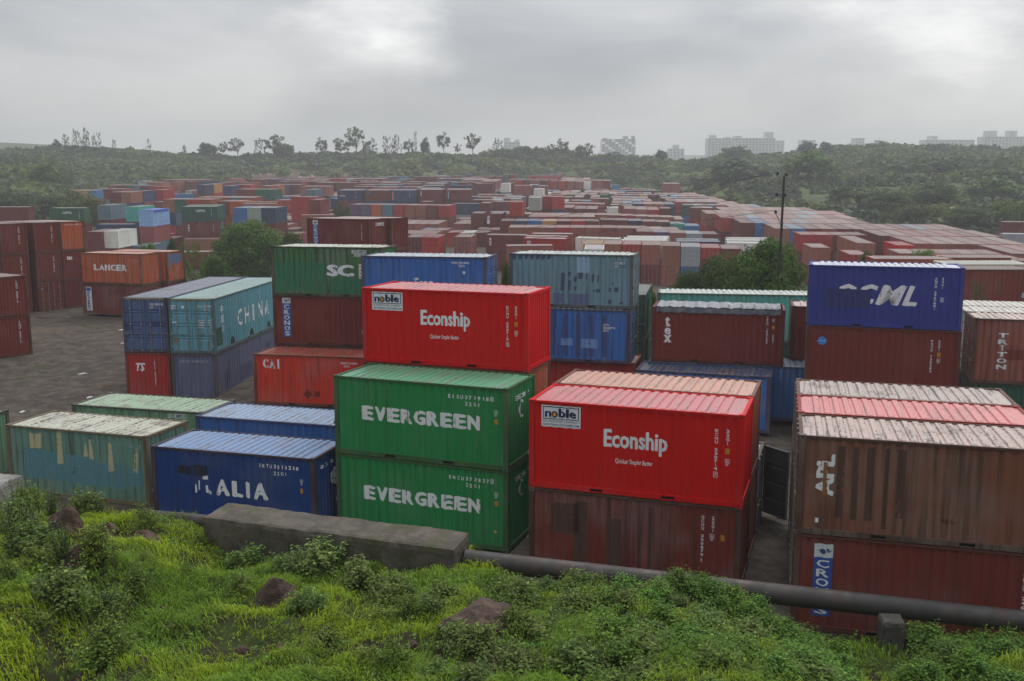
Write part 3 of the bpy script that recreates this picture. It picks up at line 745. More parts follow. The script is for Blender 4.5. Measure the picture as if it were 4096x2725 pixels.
FAR = """
30.03,66.50,0.58,-0.003,20,b,s,175,1,0
29.87,134.50,-3.90,-0.186,20,w,s,8,1,0
-49.98,142.50,-6.00,0.100,20,b,s,165,0,0
-57.11,168.50,-0.82,0.100,20,g,s,113,2,0
-60.18,148.26,-3.41,1.471,20,w,e,146,1,0
29.87,134.50,-6.49,-0.186,20,b,s,8,0,0
-57.11,168.50,-3.41,0.100,20,b,s,113,1,0
-3.83,142.00,-3.41,-0.149,20,b,s,15,1,0
-78.37,165.00,-0.82,-0.006,20,g,s,144,2,0
-42.33,149.26,-6.00,1.471,20,b,e,164,0,0
-58.12,157.76,-0.82,1.471,20,j,e,140,2,0
28.47,76.00,0.29,-0.074,20,t,s,172,1,0
50.26,133.90,-3.91,1.471,40,t,e,1033,1,0
-89.37,168.00,-0.82,-0.006,20,b,s,145,2,0
-55.52,164.00,-6.00,0.100,20,t,s,115,0,0
-58.12,157.76,-3.41,1.471,20,t,e,140,1,0
42.01,127.76,-3.91,1.471,20,t,e,170,1,0
29.51,124.88,-3.79,1.417,20,b,e,1,1,0
26.98,125.27,-3.71,1.417,20,r,e,1,1,0
45.70,159.70,-3.91,1.471,40,t,e,1059,1,0
24.45,125.66,-3.61,1.417,20,y,e,1,1,0
21.91,126.06,-3.52,1.417,20,t,e,1,1,0
19.38,126.45,-3.45,1.417,20,t,e,1,1,0
-10.41,137.51,-3.41,1.471,20,r,e,18,1,0
-5.87,138.26,-3.41,1.471,20,t,e,17,1,0
-71.28,173.26,-0.82,1.471,20,k,e,156,2,0
-39.99,164.76,-0.82,1.471,20,n,e,139,2,0
34.45,77.25,0.25,-0.043,20,t,s,173,1,0
1.52,136.50,-3.41,-0.250,20,r,s,12,1,0
29.51,124.88,-6.38,1.417,20,y,e,1,0,0
26.98,125.27,-6.30,1.417,20,o,e,1,0,0
-39.99,164.76,-3.41,1.471,20,b,e,139,1,0
24.45,125.66,-6.20,1.417,20,u,e,1,0,0
32.03,71.00,0.44,-0.003,20,w,s,174,1,0
43.05,172.60,-3.91,1.471,40,b,e,1072,1,0
-0.64,125.00,-3.41,0.100,20,t,s,16,1,0
21.91,126.06,-6.11,1.417,20,t,e,1,0,0
57.81,145.79,-3.91,1.471,40,b,e,1046,1,0
19.38,126.45,-6.04,1.417,20,b,e,1,0,0
-62.46,147.63,-3.41,1.471,20,b,e,147,1,0
46.40,147.76,-3.91,1.471,20,r,e,166,1,0
64.47,119.74,-3.91,1.471,40,t,e,1021,1,0
88.27,175.00,-3.91,-0.185,20,b,s,179,1,0
44.01,118.76,-3.91,1.471,20,r,e,171,1,0
57.82,133.14,-3.91,1.471,40,t,e,1033,1,0
-37.67,192.26,-0.82,1.471,20,b,e,53,2,0
-42.80,240.00,-0.82,-0.009,20,n,s,21,2,0
-29.81,240.00,-0.82,-0.009,20,n,s,23,2,0
42.41,185.50,-3.91,1.471,40,r,e,1085,1,0
-36.06,240.00,-0.82,-0.009,20,b,s,22,2,0
-64.34,168.26,-0.82,1.471,20,a,e,141,2,0
-23.24,243.00,-0.82,-0.009,20,b,s,24,2,0
45.70,159.70,-6.50,1.471,40,b,e,1059,0,0
-12.88,137.76,-3.41,1.471,20,b,e,18,1,0
-46.64,206.00,-0.82,-0.262,20,r,s,55,2,0
-16.42,243.00,-0.82,-0.009,20,b,s,25,2,0
-89.41,229.48,-0.82,1.471,20,t,e,151,2,0
-42.47,165.01,-0.82,1.471,20,y,e,139,2,0
-44.95,165.26,-0.82,1.471,20,u,e,139,2,0
-13.82,228.50,-3.41,-0.007,20,n,s,26,1,0
16.85,126.84,-3.41,1.417,20,r,e,1,1,0
48.87,147.51,-3.91,1.471,20,r,e,166,1,0
-39.99,164.76,-6.00,1.471,20,b,e,139,0,0
-69.71,163.00,-3.41,-0.005,20,n,s,143,1,0
60.34,132.89,-3.91,1.471,40,t,e,1033,1,0
1.92,183.76,-0.82,1.471,20,r,e,85,2,0
62.86,132.64,-3.91,1.471,40,t,e,1033,1,0
-5.69,191.76,-3.41,1.471,20,b,e,86,1,0
8.93,137.00,-3.41,-0.314,20,w,s,11,1,0
42.02,198.40,-3.91,1.471,40,t,e,1098,1,0
-14.27,219.09,-3.41,1.341,20,r,e,20,1,0
54.37,130.76,-3.91,1.471,20,R,e,169,1,0
-38.47,173.51,-6.00,1.471,20,t,e,2176,0,0
-42.47,165.01,-3.41,1.471,20,t,e,139,1,0
-44.95,165.26,-3.41,1.471,20,b,e,139,1,0
14.32,127.23,-3.41,1.417,20,t,e,1,1,0
50.75,120.26,-3.91,1.471,20,t,e,177,1,0
-11.51,290.00,-0.82,-0.350,20,b,s,63,2,0
45.57,172.35,-3.91,1.471,40,u,e,1072,1,0
-86.72,243.26,-0.82,1.471,20,r,e,132,2,0
-1.96,190.26,-3.41,1.471,20,b,e,87,1,0
-57.30,151.76,-6.00,1.471,20,k,e,159,0,0
16.74,154.92,-3.41,1.508,20,t,e,111,1,0
-59.57,245.51,-0.82,1.471,20,g,e,127,2,0
5.83,200.76,-0.82,1.471,20,y,e,80,2,0
19.22,154.76,-3.44,1.508,20,t,e,111,1,0
2.86,144.00,-3.41,-0.133,20,t,s,14,1,0
11.77,155.23,-3.41,1.508,20,t,e,111,1,0
-42.47,165.01,-6.00,1.471,20,k,e,139,0,0
75.56,149.00,-3.91,-0.168,20,y,s,178,1,0
14.25,155.07,-3.41,1.508,20,t,e,111,1,0
-4.43,176.68,-6.00,1.471,20,b,e,2176,0,0
10.79,205.01,-0.82,1.471,20,r,e,81,2,0
-57.75,165.11,-6.00,1.471,20,b,e,160,0,0
48.22,159.45,-3.91,1.471,40,u,e,1059,1,0
-40.43,186.50,-3.41,0.100,20,t,s,54,1,0
46.40,147.76,-6.50,1.471,20,b,e,166,0,0
65.38,132.39,-3.91,1.471,40,t,e,1033,1,0
0.29,170.80,-3.41,1.489,20,b,e,107,1,0
-87.63,279.76,-0.82,1.471,20,n,e,123,2,0
-46.64,206.00,-3.41,-0.262,20,r,s,55,1,0
42.59,218.76,-3.91,1.471,20,b,e,182,1,0
-42.80,240.00,-3.41,-0.009,20,b,s,21,1,0
42.01,127.76,-6.50,1.471,20,b,e,170,0,0
-67.25,194.76,-0.82,1.471,20,t,e,135,2,0
26.58,148.34,-3.68,1.492,20,t,e,112,1,0
-16.87,219.70,-3.41,1.341,20,b,e,20,1,0
-15.16,198.39,-6.00,1.471,40,t,e,2198,0,0
-22.06,220.91,-3.41,1.341,20,t,e,20,1,0
-9.47,177.18,-6.00,1.471,20,r,e,2176,0,0
-24.66,221.52,-3.41,1.341,20,r,e,20,1,0
-19.47,220.30,-3.41,1.341,20,t,e,20,1,0
-88.69,235.76,-0.82,1.471,20,n,e,152,2,0
67.90,132.14,-3.91,1.471,40,t,e,1033,1,0
-3.83,142.00,-6.00,-0.149,20,b,s,15,0,0
-32.45,223.34,-3.41,1.341,20,p,e,20,1,0
-77.72,271.26,-0.82,1.471,20,n,e,125,2,0
-29.85,222.73,-3.41,1.341,20,o,e,20,1,0
70.42,131.88,-3.91,1.471,40,t,e,1033,1,0
-5.15,229.76,-3.41,1.471,20,b,e,83,1,0
1.84,155.85,-3.41,1.508,20,t,e,111,1,0
-35.05,223.95,-3.41,1.341,20,p,e,20,1,0
-27.26,222.12,-3.41,1.341,20,k,e,20,1,0
-64.78,194.51,-0.82,1.471,20,g,e,135,2,0
22.82,134.50,-3.69,-0.099,20,n,s,6,1,0
8.36,206.46,-0.82,1.471,20,r,e,81,2,0
-92.15,229.76,-0.82,1.471,20,b,e,151,2,0
4.32,155.69,-3.41,1.508,20,t,e,111,1,0
-51.57,186.51,-0.82,1.471,20,o,e,136,2,0
42.41,185.50,-6.50,1.471,40,b,e,1085,0,0
55.78,158.69,-3.91,1.471,40,b,e,1059,1,0
51.35,147.26,-3.91,1.471,20,b,e,166,1,0
-49.13,244.76,-0.82,1.471,20,k,e,44,2,0
11.46,120.76,-3.41,1.471,20,w,e,2,1,0
-129.89,306.01,-3.41,1.471,20,u,e,148,1,0
-9.64,199.18,-6.00,1.471,40,t,e,2198,0,0
-50.23,266.74,-0.82,1.471,20,t,e,43,2,0
50.74,159.20,-3.91,1.471,40,b,e,1059,1,0
53.26,158.94,-3.91,1.471,40,t,e,1059,1,0
9.29,155.38,-3.41,1.508,20,r,e,111,1,0
21.62,148.73,-3.51,1.492,20,b,e,112,1,0
30.79,138.50,-3.90,-0.080,20,w,s,9,1,0
6.80,155.54,-3.41,1.508,20,t,e,111,1,0
72.93,144.28,-3.91,1.471,40,t,e,1046,1,0
53.23,120.01,-3.91,1.471,20,t,e,177,1,0
29.06,148.14,-3.77,1.492,20,y,e,112,1,0
-17.68,198.64,-6.00,1.471,40,t,e,2198,0,0
-59.83,194.01,-0.82,1.471,20,t,e,135,2,0
-101.84,312.26,-0.82,1.471,20,b,e,117,2,0
-53.42,298.50,-0.82,-0.011,20,b,s,41,2,0
31.54,147.95,-3.85,1.492,20,b,e,112,1,0
65.37,145.04,-3.91,1.471,40,t,e,1046,1,0
31.86,164.76,-3.86,1.471,20,u,e,110,1,0
62.85,145.29,-3.91,1.471,40,r,e,1046,1,0
-71.28,173.26,-3.41,1.471,20,b,e,156,1,0
70.41,144.53,-3.91,1.471,40,b,e,1046,1,0
58.18,119.51,-3.91,1.471,20,t,e,177,1,0
-14.27,219.09,-6.00,1.341,20,b,e,20,0,0
-129.89,306.01,-6.00,1.471,20,b,e,148,0,0
55.71,119.76,-3.91,1.471,20,t,e,177,1,0
5.40,272.51,-0.82,1.471,20,t,e,68,2,0
60.33,145.54,-3.91,1.471,40,t,e,1046,1,0
67.89,144.78,-3.91,1.471,40,r,e,1046,1,0
58.30,158.44,-3.91,1.471,40,t,e,1059,1,0
-105.64,309.86,-0.82,1.471,20,t,e,2311,2,0
11.79,127.63,-3.41,1.417,20,m,e,1,1,0
-2.21,235.76,-3.41,1.471,20,b,e,84,1,0
42.85,230.26,-3.91,1.471,20,g,e,180,1,0
24.10,148.54,-3.59,1.492,20,p,e,112,1,0
-54.04,186.76,-0.82,1.471,20,b,e,136,2,0
18.11,173.26,-3.43,1.471,20,b,e,108,1,0
60.66,119.26,-3.91,1.471,20,t,e,177,1,0
23.08,172.76,-3.56,1.471,20,n,e,108,1,0
-60.98,280.70,-0.82,1.471,20,b,e,129,2,0
-0.88,289.26,-0.82,1.471,20,w,e,67,2,0
20.60,173.01,-3.48,1.471,20,b,e,108,1,0
29.92,168.26,-3.80,1.471,20,a,e,109,1,0
35.39,216.76,-3.91,1.471,20,b,e,103,1,0
25.57,172.51,-3.65,1.471,20,b,e,108,1,0
28.06,172.26,-3.74,1.471,20,b,e,108,1,0
29.33,211.00,-3.79,1.471,40,t,e,102,1,0
2.93,272.76,-0.82,1.471,20,t,e,68,2,0
-49.09,177.50,-0.82,0.100,20,t,s,137,2,0
15.91,136.00,-3.46,-0.004,20,w,s,4,1,0
26.81,211.26,-3.70,1.471,40,t,e,102,1,0
49.53,303.36,-1.32,1.471,40,t,e,2303,2,0
31.85,210.75,-3.86,1.471,40,r,e,102,1,0
68.38,157.43,-3.91,1.471,40,k,e,1059,1,0
15.27,133.19,-3.45,-0.004,20,w,s,3,1,0
70.90,157.18,-3.91,1.471,40,t,e,1059,1,0
-58.12,157.76,-6.00,1.471,20,k,e,140,0,0
-53.60,202.26,-0.82,1.471,20,t,e,134,2,0
66.99,119.49,-3.91,1.471,40,r,e,1021,1,0
39.12,233.99,-3.91,1.471,40,n,e,2236,1,0
53.83,147.01,-3.91,1.471,20,b,e,166,1,0
-60.62,301.50,-0.82,-0.290,20,b,s,42,2,0
18.08,206.48,-3.43,1.471,40,b,e,100,1,0
60.82,158.19,-3.91,1.471,40,t,e,1059,1,0
7.87,247.26,-0.82,1.471,20,w,e,71,2,0
-86.83,285.78,-0.82,1.471,20,m,e,124,2,0
10.20,169.98,-3.41,1.489,20,b,e,107,1,0
12.68,169.78,-3.41,1.489,20,r,e,107,1,0
1.87,139.50,-3.41,-0.132,20,t,s,13,1,0
2.77,170.60,-3.41,1.489,20,n,e,107,1,0
73.42,156.93,-3.91,1.471,40,t,e,1059,1,0
31.44,141.50,-3.91,-0.062,20,w,s,10,1,0
23.28,137.50,-3.71,-0.085,20,n,s,7,1,0
15.16,169.58,-3.41,1.489,20,b,e,107,1,0
7.73,170.19,-3.41,1.489,20,m,e,107,1,0
5.25,170.39,-3.41,1.489,20,u,e,107,1,0
65.86,157.68,-3.91,1.471,40,b,e,1059,1,0
15.53,206.73,-3.41,1.471,40,b,e,100,1,0
63.34,157.94,-3.91,1.471,40,t,e,1059,1,0
-97.13,279.50,-3.41,-0.008,20,u,s,130,1,0
43.19,243.76,-3.91,1.471,20,r,e,181,1,0
-98.94,268.00,-0.82,-0.300,20,r,s,131,2,0
-16.42,243.00,-3.41,-0.009,20,b,s,25,1,0
-89.29,331.50,-0.82,-0.013,20,b,s,121,2,0
21.61,227.51,-3.51,1.471,20,t,e,98,1,0
-67.25,194.76,-3.41,1.471,20,n,e,135,1,0
-62.04,245.76,-0.82,1.471,20,g,e,127,2,0
-101.28,248.26,-0.82,1.471,20,b,e,150,2,0
-44.22,251.08,-3.41,1.471,20,n,e,2251,1,0
13.20,210.88,-3.41,1.471,40,t,e,100,1,0
-64.78,194.51,-3.41,1.471,20,k,e,135,1,0
-44.95,165.26,-6.00,1.471,20,t,e,139,0,0
52.05,303.11,-1.32,1.471,40,t,e,2303,2,0
42.02,198.40,-6.50,1.471,40,r,e,1098,0,0
23.11,212.76,-3.56,1.471,20,w,e,101,1,0
-20.20,198.89,-6.00,1.471,40,t,e,2198,0,0
-0.64,125.00,-6.00,0.100,20,b,s,16,0,0
-66.99,246.26,-0.82,1.471,20,b,e,127,2,0
-62.30,194.26,-0.82,1.471,20,r,e,135,2,0
19.82,313.22,-0.87,1.471,20,t,e,74,2,0
"""
MASS = """
-5.18,32.80,-1.18,-0.338,20,r,s,0,9,0
-7.10,45.26,1.20,-0.190,20,u,s,0,9,0
-7.10,45.17,-1.39,-0.190,20,b,s,0,9,0
12.60,40.63,-1.30,-0.310,20,b,s,0,9,0
21.68,46.50,-1.65,-0.280,40,b,s,0,9,0
-16.54,78.26,0.74,-0.470,20,b,s,0,9,0
-16.54,78.17,-1.85,-0.470,20,b,s,0,9,0
-15.06,80.48,-1.93,-0.470,20,b,s,0,9,0
-42.66,80.66,2.70,2.587,20,b,e,0,9,0
-42.66,80.48,-2.48,2.587,20,b,e,0,9,0
-43.98,78.54,2.77,2.587,20,b,e,0,9,0
-43.98,78.45,0.18,2.587,20,b,e,0,9,0
-43.98,78.35,-2.40,2.587,20,b,e,0,9,0
-45.30,76.41,2.85,2.587,20,b,e,0,9,0
-45.30,76.32,0.26,2.587,20,b,e,0,9,0
-45.30,76.23,-2.33,2.587,20,b,e,0,9,0
-46.61,74.29,2.93,2.587,20,b,e,0,9,0
-46.61,74.20,0.34,2.587,20,b,e,0,9,0
-46.61,74.10,-2.25,2.587,20,b,e,0,9,0
-32.63,59.97,0.84,2.587,20,b,e,0,9,0
-32.63,59.88,-1.75,2.587,20,b,e,0,9,0
-33.95,57.84,0.92,2.587,20,b,e,0,9,0
-33.95,57.75,-1.67,2.587,20,b,e,0,9,0
11.79,127.63,-6.00,1.417,20,b,e,1,0,0
14.32,127.23,-6.00,1.417,20,b,e,1,0,0
16.85,126.84,-6.00,1.417,20,t,e,1,0,0
11.46,120.76,-6.00,1.471,20,b,e,2,0,0
15.27,133.19,-6.04,-0.004,20,r,s,3,0,0
15.91,136.00,-6.05,-0.004,20,t,s,4,0,0
16.53,139.00,-3.48,-0.072,20,w,s,5,1,0
16.53,139.00,-6.07,-0.072,20,b,s,5,0,0
22.82,134.50,-6.29,-0.099,20,b,s,6,0,0
23.28,137.50,-6.30,-0.085,20,b,s,7,0,0
30.79,138.50,-6.50,-0.080,20,r,s,9,0,0
31.44,141.50,-6.50,-0.062,20,b,s,10,0,0
8.93,137.00,-6.00,-0.314,20,k,s,11,0,0
1.52,136.50,-6.00,-0.250,20,b,s,12,0,0
1.87,139.50,-6.00,-0.132,20,k,s,13,0,0
2.86,144.00,-6.00,-0.133,20,b,s,14,0,0
-5.87,138.26,-6.00,1.471,20,b,e,17,0,0
-12.88,137.76,-6.00,1.471,20,r,e,18,0,0
-10.41,137.51,-6.00,1.471,20,b,e,18,0,0
-13.78,143.85,-3.41,1.471,20,t,e,19,1,0
-13.78,143.85,-6.00,1.471,20,b,e,19,0,0
-11.29,143.61,-3.41,1.471,20,t,e,19,1,0
-11.29,143.61,-6.00,1.471,20,b,e,19,0,0
-35.05,223.95,-6.00,1.341,20,p,e,20,0,0
-32.45,223.34,-6.00,1.341,20,p,e,20,0,0
-29.85,222.73,-6.00,1.341,20,t,e,20,0,0
-27.26,222.12,-6.00,1.341,20,t,e,20,0,0
-24.66,221.52,-6.00,1.341,20,t,e,20,0,0
-22.06,220.91,-6.00,1.341,20,t,e,20,0,0
-19.47,220.30,-6.00,1.341,20,t,e,20,0,0
-16.87,219.70,-6.00,1.341,20,b,e,20,0,0
-42.80,240.00,-6.00,-0.009,20,b,s,21,0,0
-42.77,242.50,-0.82,-0.009,20,n,s,21,2,0
-42.77,242.50,-3.41,-0.009,20,b,s,21,1,0
-42.77,242.50,-6.00,-0.009,20,b,s,21,0,0
-42.75,245.00,-0.82,-0.009,20,n,s,21,2,0
-42.75,245.00,-6.00,-0.009,20,t,s,21,0,0
-42.73,247.50,-0.82,-0.009,20,n,s,21,2,0
-42.73,247.50,-6.00,-0.009,20,t,s,21,0,0
-36.06,240.00,-3.41,-0.009,20,n,s,22,1,0
-36.06,240.00,-6.00,-0.009,20,k,s,22,0,0
-36.04,242.50,-0.82,-0.009,20,b,s,22,2,0
-36.04,242.50,-6.00,-0.009,20,b,s,22,0,0
-36.01,245.00,-0.82,-0.009,20,b,s,22,2,0
-36.01,245.00,-6.00,-0.009,20,b,s,22,0,0
-35.99,247.50,-0.82,-0.009,20,b,s,22,2,0
-35.99,247.50,-6.00,-0.009,20,b,s,22,0,0
-29.81,240.00,-3.41,-0.009,20,n,s,23,1,0
-29.81,240.00,-6.00,-0.009,20,t,s,23,0,0
-29.79,242.50,-0.82,-0.009,20,n,s,23,2,0
-29.79,242.50,-3.41,-0.009,20,n,s,23,1,0
-29.79,242.50,-6.00,-0.009,20,b,s,23,0,0
-29.77,245.00,-0.82,-0.009,20,n,s,23,2,0
-29.77,245.00,-3.41,-0.009,20,n,s,23,1,0
-29.77,245.00,-6.00,-0.009,20,t,s,23,0,0
-29.74,247.50,-0.82,-0.009,20,n,s,23,2,0
-29.74,247.50,-3.41,-0.009,20,n,s,23,1,0
-29.74,247.50,-6.00,-0.009,20,b,s,23,0,0
-23.24,243.00,-3.41,-0.009,20,b,s,24,1,0
-23.24,243.00,-6.00,-0.009,20,b,s,24,0,0
-23.21,245.50,-0.82,-0.009,20,b,s,24,2,0
-23.21,245.50,-3.41,-0.009,20,b,s,24,1,0
-23.21,245.50,-6.00,-0.009,20,b,s,24,0,0
-23.19,248.00,-0.82,-0.009,20,b,s,24,2,0
-23.19,248.00,-3.41,-0.009,20,b,s,24,1,0
-23.19,248.00,-6.00,-0.009,20,t,s,24,0,0
-23.17,250.50,-0.82,-0.009,20,b,s,24,2,0
-23.17,250.50,-3.41,-0.009,20,b,s,24,1,0
-23.17,250.50,-6.00,-0.009,20,r,s,24,0,0
-16.42,243.00,-6.00,-0.009,20,b,s,25,0,0
-16.39,245.50,-0.82,-0.009,20,b,s,25,2,0
-16.39,245.50,-3.41,-0.009,20,b,s,25,1,0
-16.39,245.50,-6.00,-0.009,20,r,s,25,0,0
-16.37,248.00,-0.82,-0.009,20,b,s,25,2,0
-16.37,248.00,-3.41,-0.009,20,b,s,25,1,0
-16.37,248.00,-6.00,-0.009,20,n,s,25,0,0
-16.35,250.50,-0.82,-0.009,20,b,s,25,2,0
-16.35,250.50,-3.41,-0.009,20,b,s,25,1,0
-16.35,250.50,-6.00,-0.009,20,n,s,25,0,0
-13.82,228.50,-6.00,-0.007,20,y,s,26,0,0
-43.00,263.50,-0.82,-0.010,20,b,s,27,2,0
-42.97,266.00,-0.82,-0.010,20,b,s,27,2,0
-42.95,268.50,-0.82,-0.010,20,b,s,27,2,0
-37.07,261.00,-0.82,-0.161,20,t,s,28,2,0
-36.67,263.47,-0.82,-0.161,20,t,s,28,2,0
-36.27,265.94,-0.82,-0.161,20,t,s,28,2,0
-30.45,261.00,-0.82,-0.162,20,b,s,29,2,0
-30.05,263.47,-0.82,-0.162,20,b,s,29,2,0
-29.64,265.93,-0.82,-0.162,20,b,s,29,2,0
-24.20,252.69,-0.82,0.100,20,n,s,30,2,0
-24.20,252.69,-6.00,0.100,20,b,s,30,0,0
-24.42,254.88,-0.82,0.100,20,n,s,30,2,0
-24.42,254.88,-6.00,0.100,20,n,s,30,0,0
-24.65,257.07,-0.82,0.100,20,n,s,30,2,0
-24.65,257.07,-6.00,0.100,20,k,s,30,0,0
-45.36,281.50,-0.82,-0.350,20,b,s,31,2,0
-44.51,283.85,-0.82,-0.350,20,b,s,31,2,0
-43.65,286.20,-0.82,-0.350,20,b,s,31,2,0
-38.39,278.00,-0.82,-0.181,20,n,s,32,2,0
-37.94,280.46,-0.82,-0.181,20,n,s,32,2,0
-37.49,282.92,-0.82,-0.181,20,n,s,32,2,0
-32.68,285.00,-0.82,-0.011,20,b,s,33,2,0
-32.65,287.50,-0.82,-0.011,20,b,s,33,2,0
-32.62,290.00,-0.82,-0.011,20,b,s,33,2,0
-25.04,270.50,-0.82,-0.010,20,n,s,34,2,0
-25.02,273.00,-0.82,-0.010,20,n,s,34,2,0
-24.99,275.50,-0.82,-0.010,20,n,s,34,2,0
-47.39,301.50,-0.82,-0.012,20,b,s,35,2,0
-47.36,304.00,-0.82,-0.012,20,b,s,35,2,0
-47.33,306.50,-0.82,-0.012,20,b,s,35,2,0
-40.21,295.50,-0.82,-0.011,20,t,s,36,2,0
-40.18,298.00,-0.82,-0.011,20,t,s,36,2,0
-40.15,300.50,-0.82,-0.011,20,t,s,36,2,0
-34.60,304.50,-0.82,-0.350,20,b,s,37,2,0
-33.74,306.85,-0.82,-0.350,20,b,s,37,2,0
-32.88,309.20,-0.82,-0.350,20,b,s,37,2,0
-26.00,285.00,-0.82,-0.192,20,b,s,38,2,0
-25.53,287.45,-0.82,-0.192,20,b,s,38,2,0
-25.05,289.91,-0.82,-0.192,20,b,s,38,2,0
-41.70,309.50,-0.82,-0.012,20,k,s,39,2,0
-41.67,312.00,-0.82,-0.012,20,k,s,39,2,0
-41.64,314.50,-0.82,-0.012,20,k,s,39,2,0
-26.81,296.00,-0.82,-0.205,20,k,s,40,2,0
-26.30,298.45,-0.82,-0.205,20,k,s,40,2,0
-25.79,300.90,-0.82,-0.205,20,k,s,40,2,0
-53.42,298.50,-3.41,-0.011,20,r,s,41,1,0
-53.39,301.00,-0.82,-0.011,20,b,s,41,2,0
-60.62,301.50,-3.41,-0.290,20,r,s,42,1,0
-59.90,303.90,-0.82,-0.290,20,b,s,42,2,0
-59.24,306.59,-0.82,-0.290,20,b,s,42,2,0
-55.40,267.26,-0.82,1.471,20,t,e,43,2,0
-55.40,267.26,-3.41,1.471,20,n,e,43,1,0
-52.81,267.00,-0.82,1.471,20,t,e,43,2,0
-50.23,266.74,-3.41,1.471,20,b,e,43,1,0
-49.13,244.76,-6.00,1.471,20,r,e,44,0,0
-63.06,343.26,-0.82,1.471,20,r,e,45,2,0
-60.25,342.97,-0.82,1.471,20,r,e,45,2,0
-56.48,346.26,-0.82,1.471,20,g,e,46,2,0
-53.31,345.94,-0.82,1.471,20,b,e,46,2,0
-50.15,345.62,-0.82,1.471,20,k,e,46,2,0
-47.83,366.26,-0.82,1.471,20,k,e,47,2,0
-45.16,365.99,-0.82,1.471,20,k,e,47,2,0
-42.49,365.72,-0.82,1.471,20,n,e,47,2,0
-39.82,365.45,-0.82,1.471,20,u,e,47,2,0
-34.77,366.26,-0.82,1.471,20,b,e,48,2,0
-31.94,365.97,-0.82,1.471,20,b,e,48,2,0
-29.10,365.69,-0.82,1.471,20,b,e,48,2,0
-26.26,365.40,-0.82,1.471,20,b,e,48,2,0
-23.43,365.12,-0.82,1.471,20,b,e,48,2,0
-66.90,322.76,-0.82,1.471,20,b,e,49,2,0
-64.23,322.49,-0.82,1.471,20,b,e,49,2,0
-61.56,322.22,-0.82,1.471,20,t,e,49,2,0
-50.37,319.76,-0.82,1.471,20,b,e,50,2,0
-47.34,319.45,-0.82,1.471,20,t,e,50,2,0
-44.30,319.15,-0.82,1.471,20,b,e,50,2,0
-39.06,333.76,-0.82,1.471,20,b,e,51,2,0
-36.58,333.51,-0.82,1.471,20,k,e,51,2,0
-34.11,333.26,-0.82,1.471,20,b,e,51,2,0
-51.12,246.96,-6.00,1.471,20,t,e,52,0,0
-37.67,192.26,-3.41,1.471,20,b,e,53,1,0
-37.67,192.26,-6.00,1.471,20,b,e,53,0,0
-40.43,186.50,-6.00,0.100,20,t,s,54,0,0
-46.64,206.00,-6.00,-0.262,20,r,s,55,0,0
-21.38,377.26,-0.82,1.471,20,b,e,56,2,0
-18.42,376.96,-0.82,1.471,20,b,e,56,2,0
-16.44,396.76,-0.82,1.471,20,n,e,57,2,0
-12.66,373.26,-0.82,1.471,20,b,e,58,2,0
-9.80,372.97,-0.82,1.471,20,b,e,58,2,0
-6.94,372.68,-0.82,1.471,20,b,e,58,2,0
-4.08,372.40,-0.82,1.471,20,b,e,58,2,0
-1.39,396.76,-0.82,1.471,20,g,e,59,2,0
-1.39,396.76,-3.41,1.471,20,k,e,59,1,0
1.28,396.49,-0.82,1.471,20,b,e,59,2,0
11.64,396.76,-0.82,1.471,20,b,e,61,2,0
14.42,396.48,-0.82,1.471,20,b,e,61,2,0
17.19,396.20,-0.82,1.471,20,b,e,61,2,0
19.96,395.92,-0.87,1.471,20,b,e,61,2,0
15.89,419.26,-0.82,1.471,20,g,e,62,2,0
18.55,418.99,-0.84,1.471,20,g,e,62,2,0
21.20,418.72,-0.90,1.471,20,r,e,62,2,0
-11.51,290.00,-3.41,-0.350,20,b,s,63,1,0
-16.61,301.26,-0.82,1.471,20,k,e,64,2,0
-14.13,301.01,-0.82,1.471,20,b,e,64,2,0
-17.37,275.00,-0.82,-0.011,20,n,s,65,2,0
-12.12,308.76,-0.82,1.471,20,t,e,66,2,0
-0.88,289.26,-3.41,1.471,20,k,e,67,1,0
5.40,272.51,-3.41,1.471,20,n,e,68,1,0
5.40,272.51,-6.00,1.471,20,n,e,68,0,0
7.31,278.25,-0.82,1.471,20,k,e,69,2,0
7.31,278.25,-3.41,1.471,20,b,e,69,1,0
9.62,270.51,-0.82,1.471,20,t,e,69,2,0
9.62,270.51,-3.41,1.471,20,b,e,69,1,0
7.87,247.26,-6.00,1.471,20,n,e,71,0,0
11.97,303.26,-3.41,1.471,20,k,e,72,1,0
14.61,302.99,-3.41,1.471,20,u,e,72,1,0
11.55,318.76,-0.82,1.471,20,b,e,73,2,0
11.55,318.76,-3.41,1.471,20,t,e,73,1,0
14.44,313.76,-0.82,1.471,20,r,e,74,2,0
14.44,313.76,-3.41,1.471,20,b,e,74,1,0
17.13,313.49,-0.82,1.471,20,r,e,74,2,0
17.13,313.49,-3.41,1.471,20,b,e,74,1,0
19.82,313.22,-3.46,1.471,20,r,e,74,1,0
22.50,312.95,-0.95,1.471,20,t,e,74,2,0
22.50,312.95,-3.54,1.471,20,b,e,74,1,0
25.46,316.76,-1.05,1.471,20,w,e,75,2,0
25.46,316.76,-3.64,1.471,20,k,e,75,1,0
-4.84,290.71,-3.41,1.471,20,k,e,76,1,0
-1.85,295.26,-3.41,1.471,20,g,e,77,1,0
-8.94,261.76,-3.41,1.471,20,n,e,78,1,0
6.70,264.26,-3.41,1.471,20,t,e,79,1,0
6.70,264.26,-6.00,1.471,20,n,e,79,0,0
5.83,200.76,-3.41,1.471,20,b,e,80,1,0
5.83,200.76,-6.00,1.471,20,n,e,80,0,0
8.36,206.46,-3.41,1.471,20,b,e,81,1,0
8.36,206.46,-6.00,1.471,20,b,e,81,0,0
10.79,205.01,-3.41,1.471,20,n,e,81,1,0
10.79,205.01,-6.00,1.471,20,t,e,81,0,0
0.20,265.76,-3.41,1.471,20,g,e,82,1,0
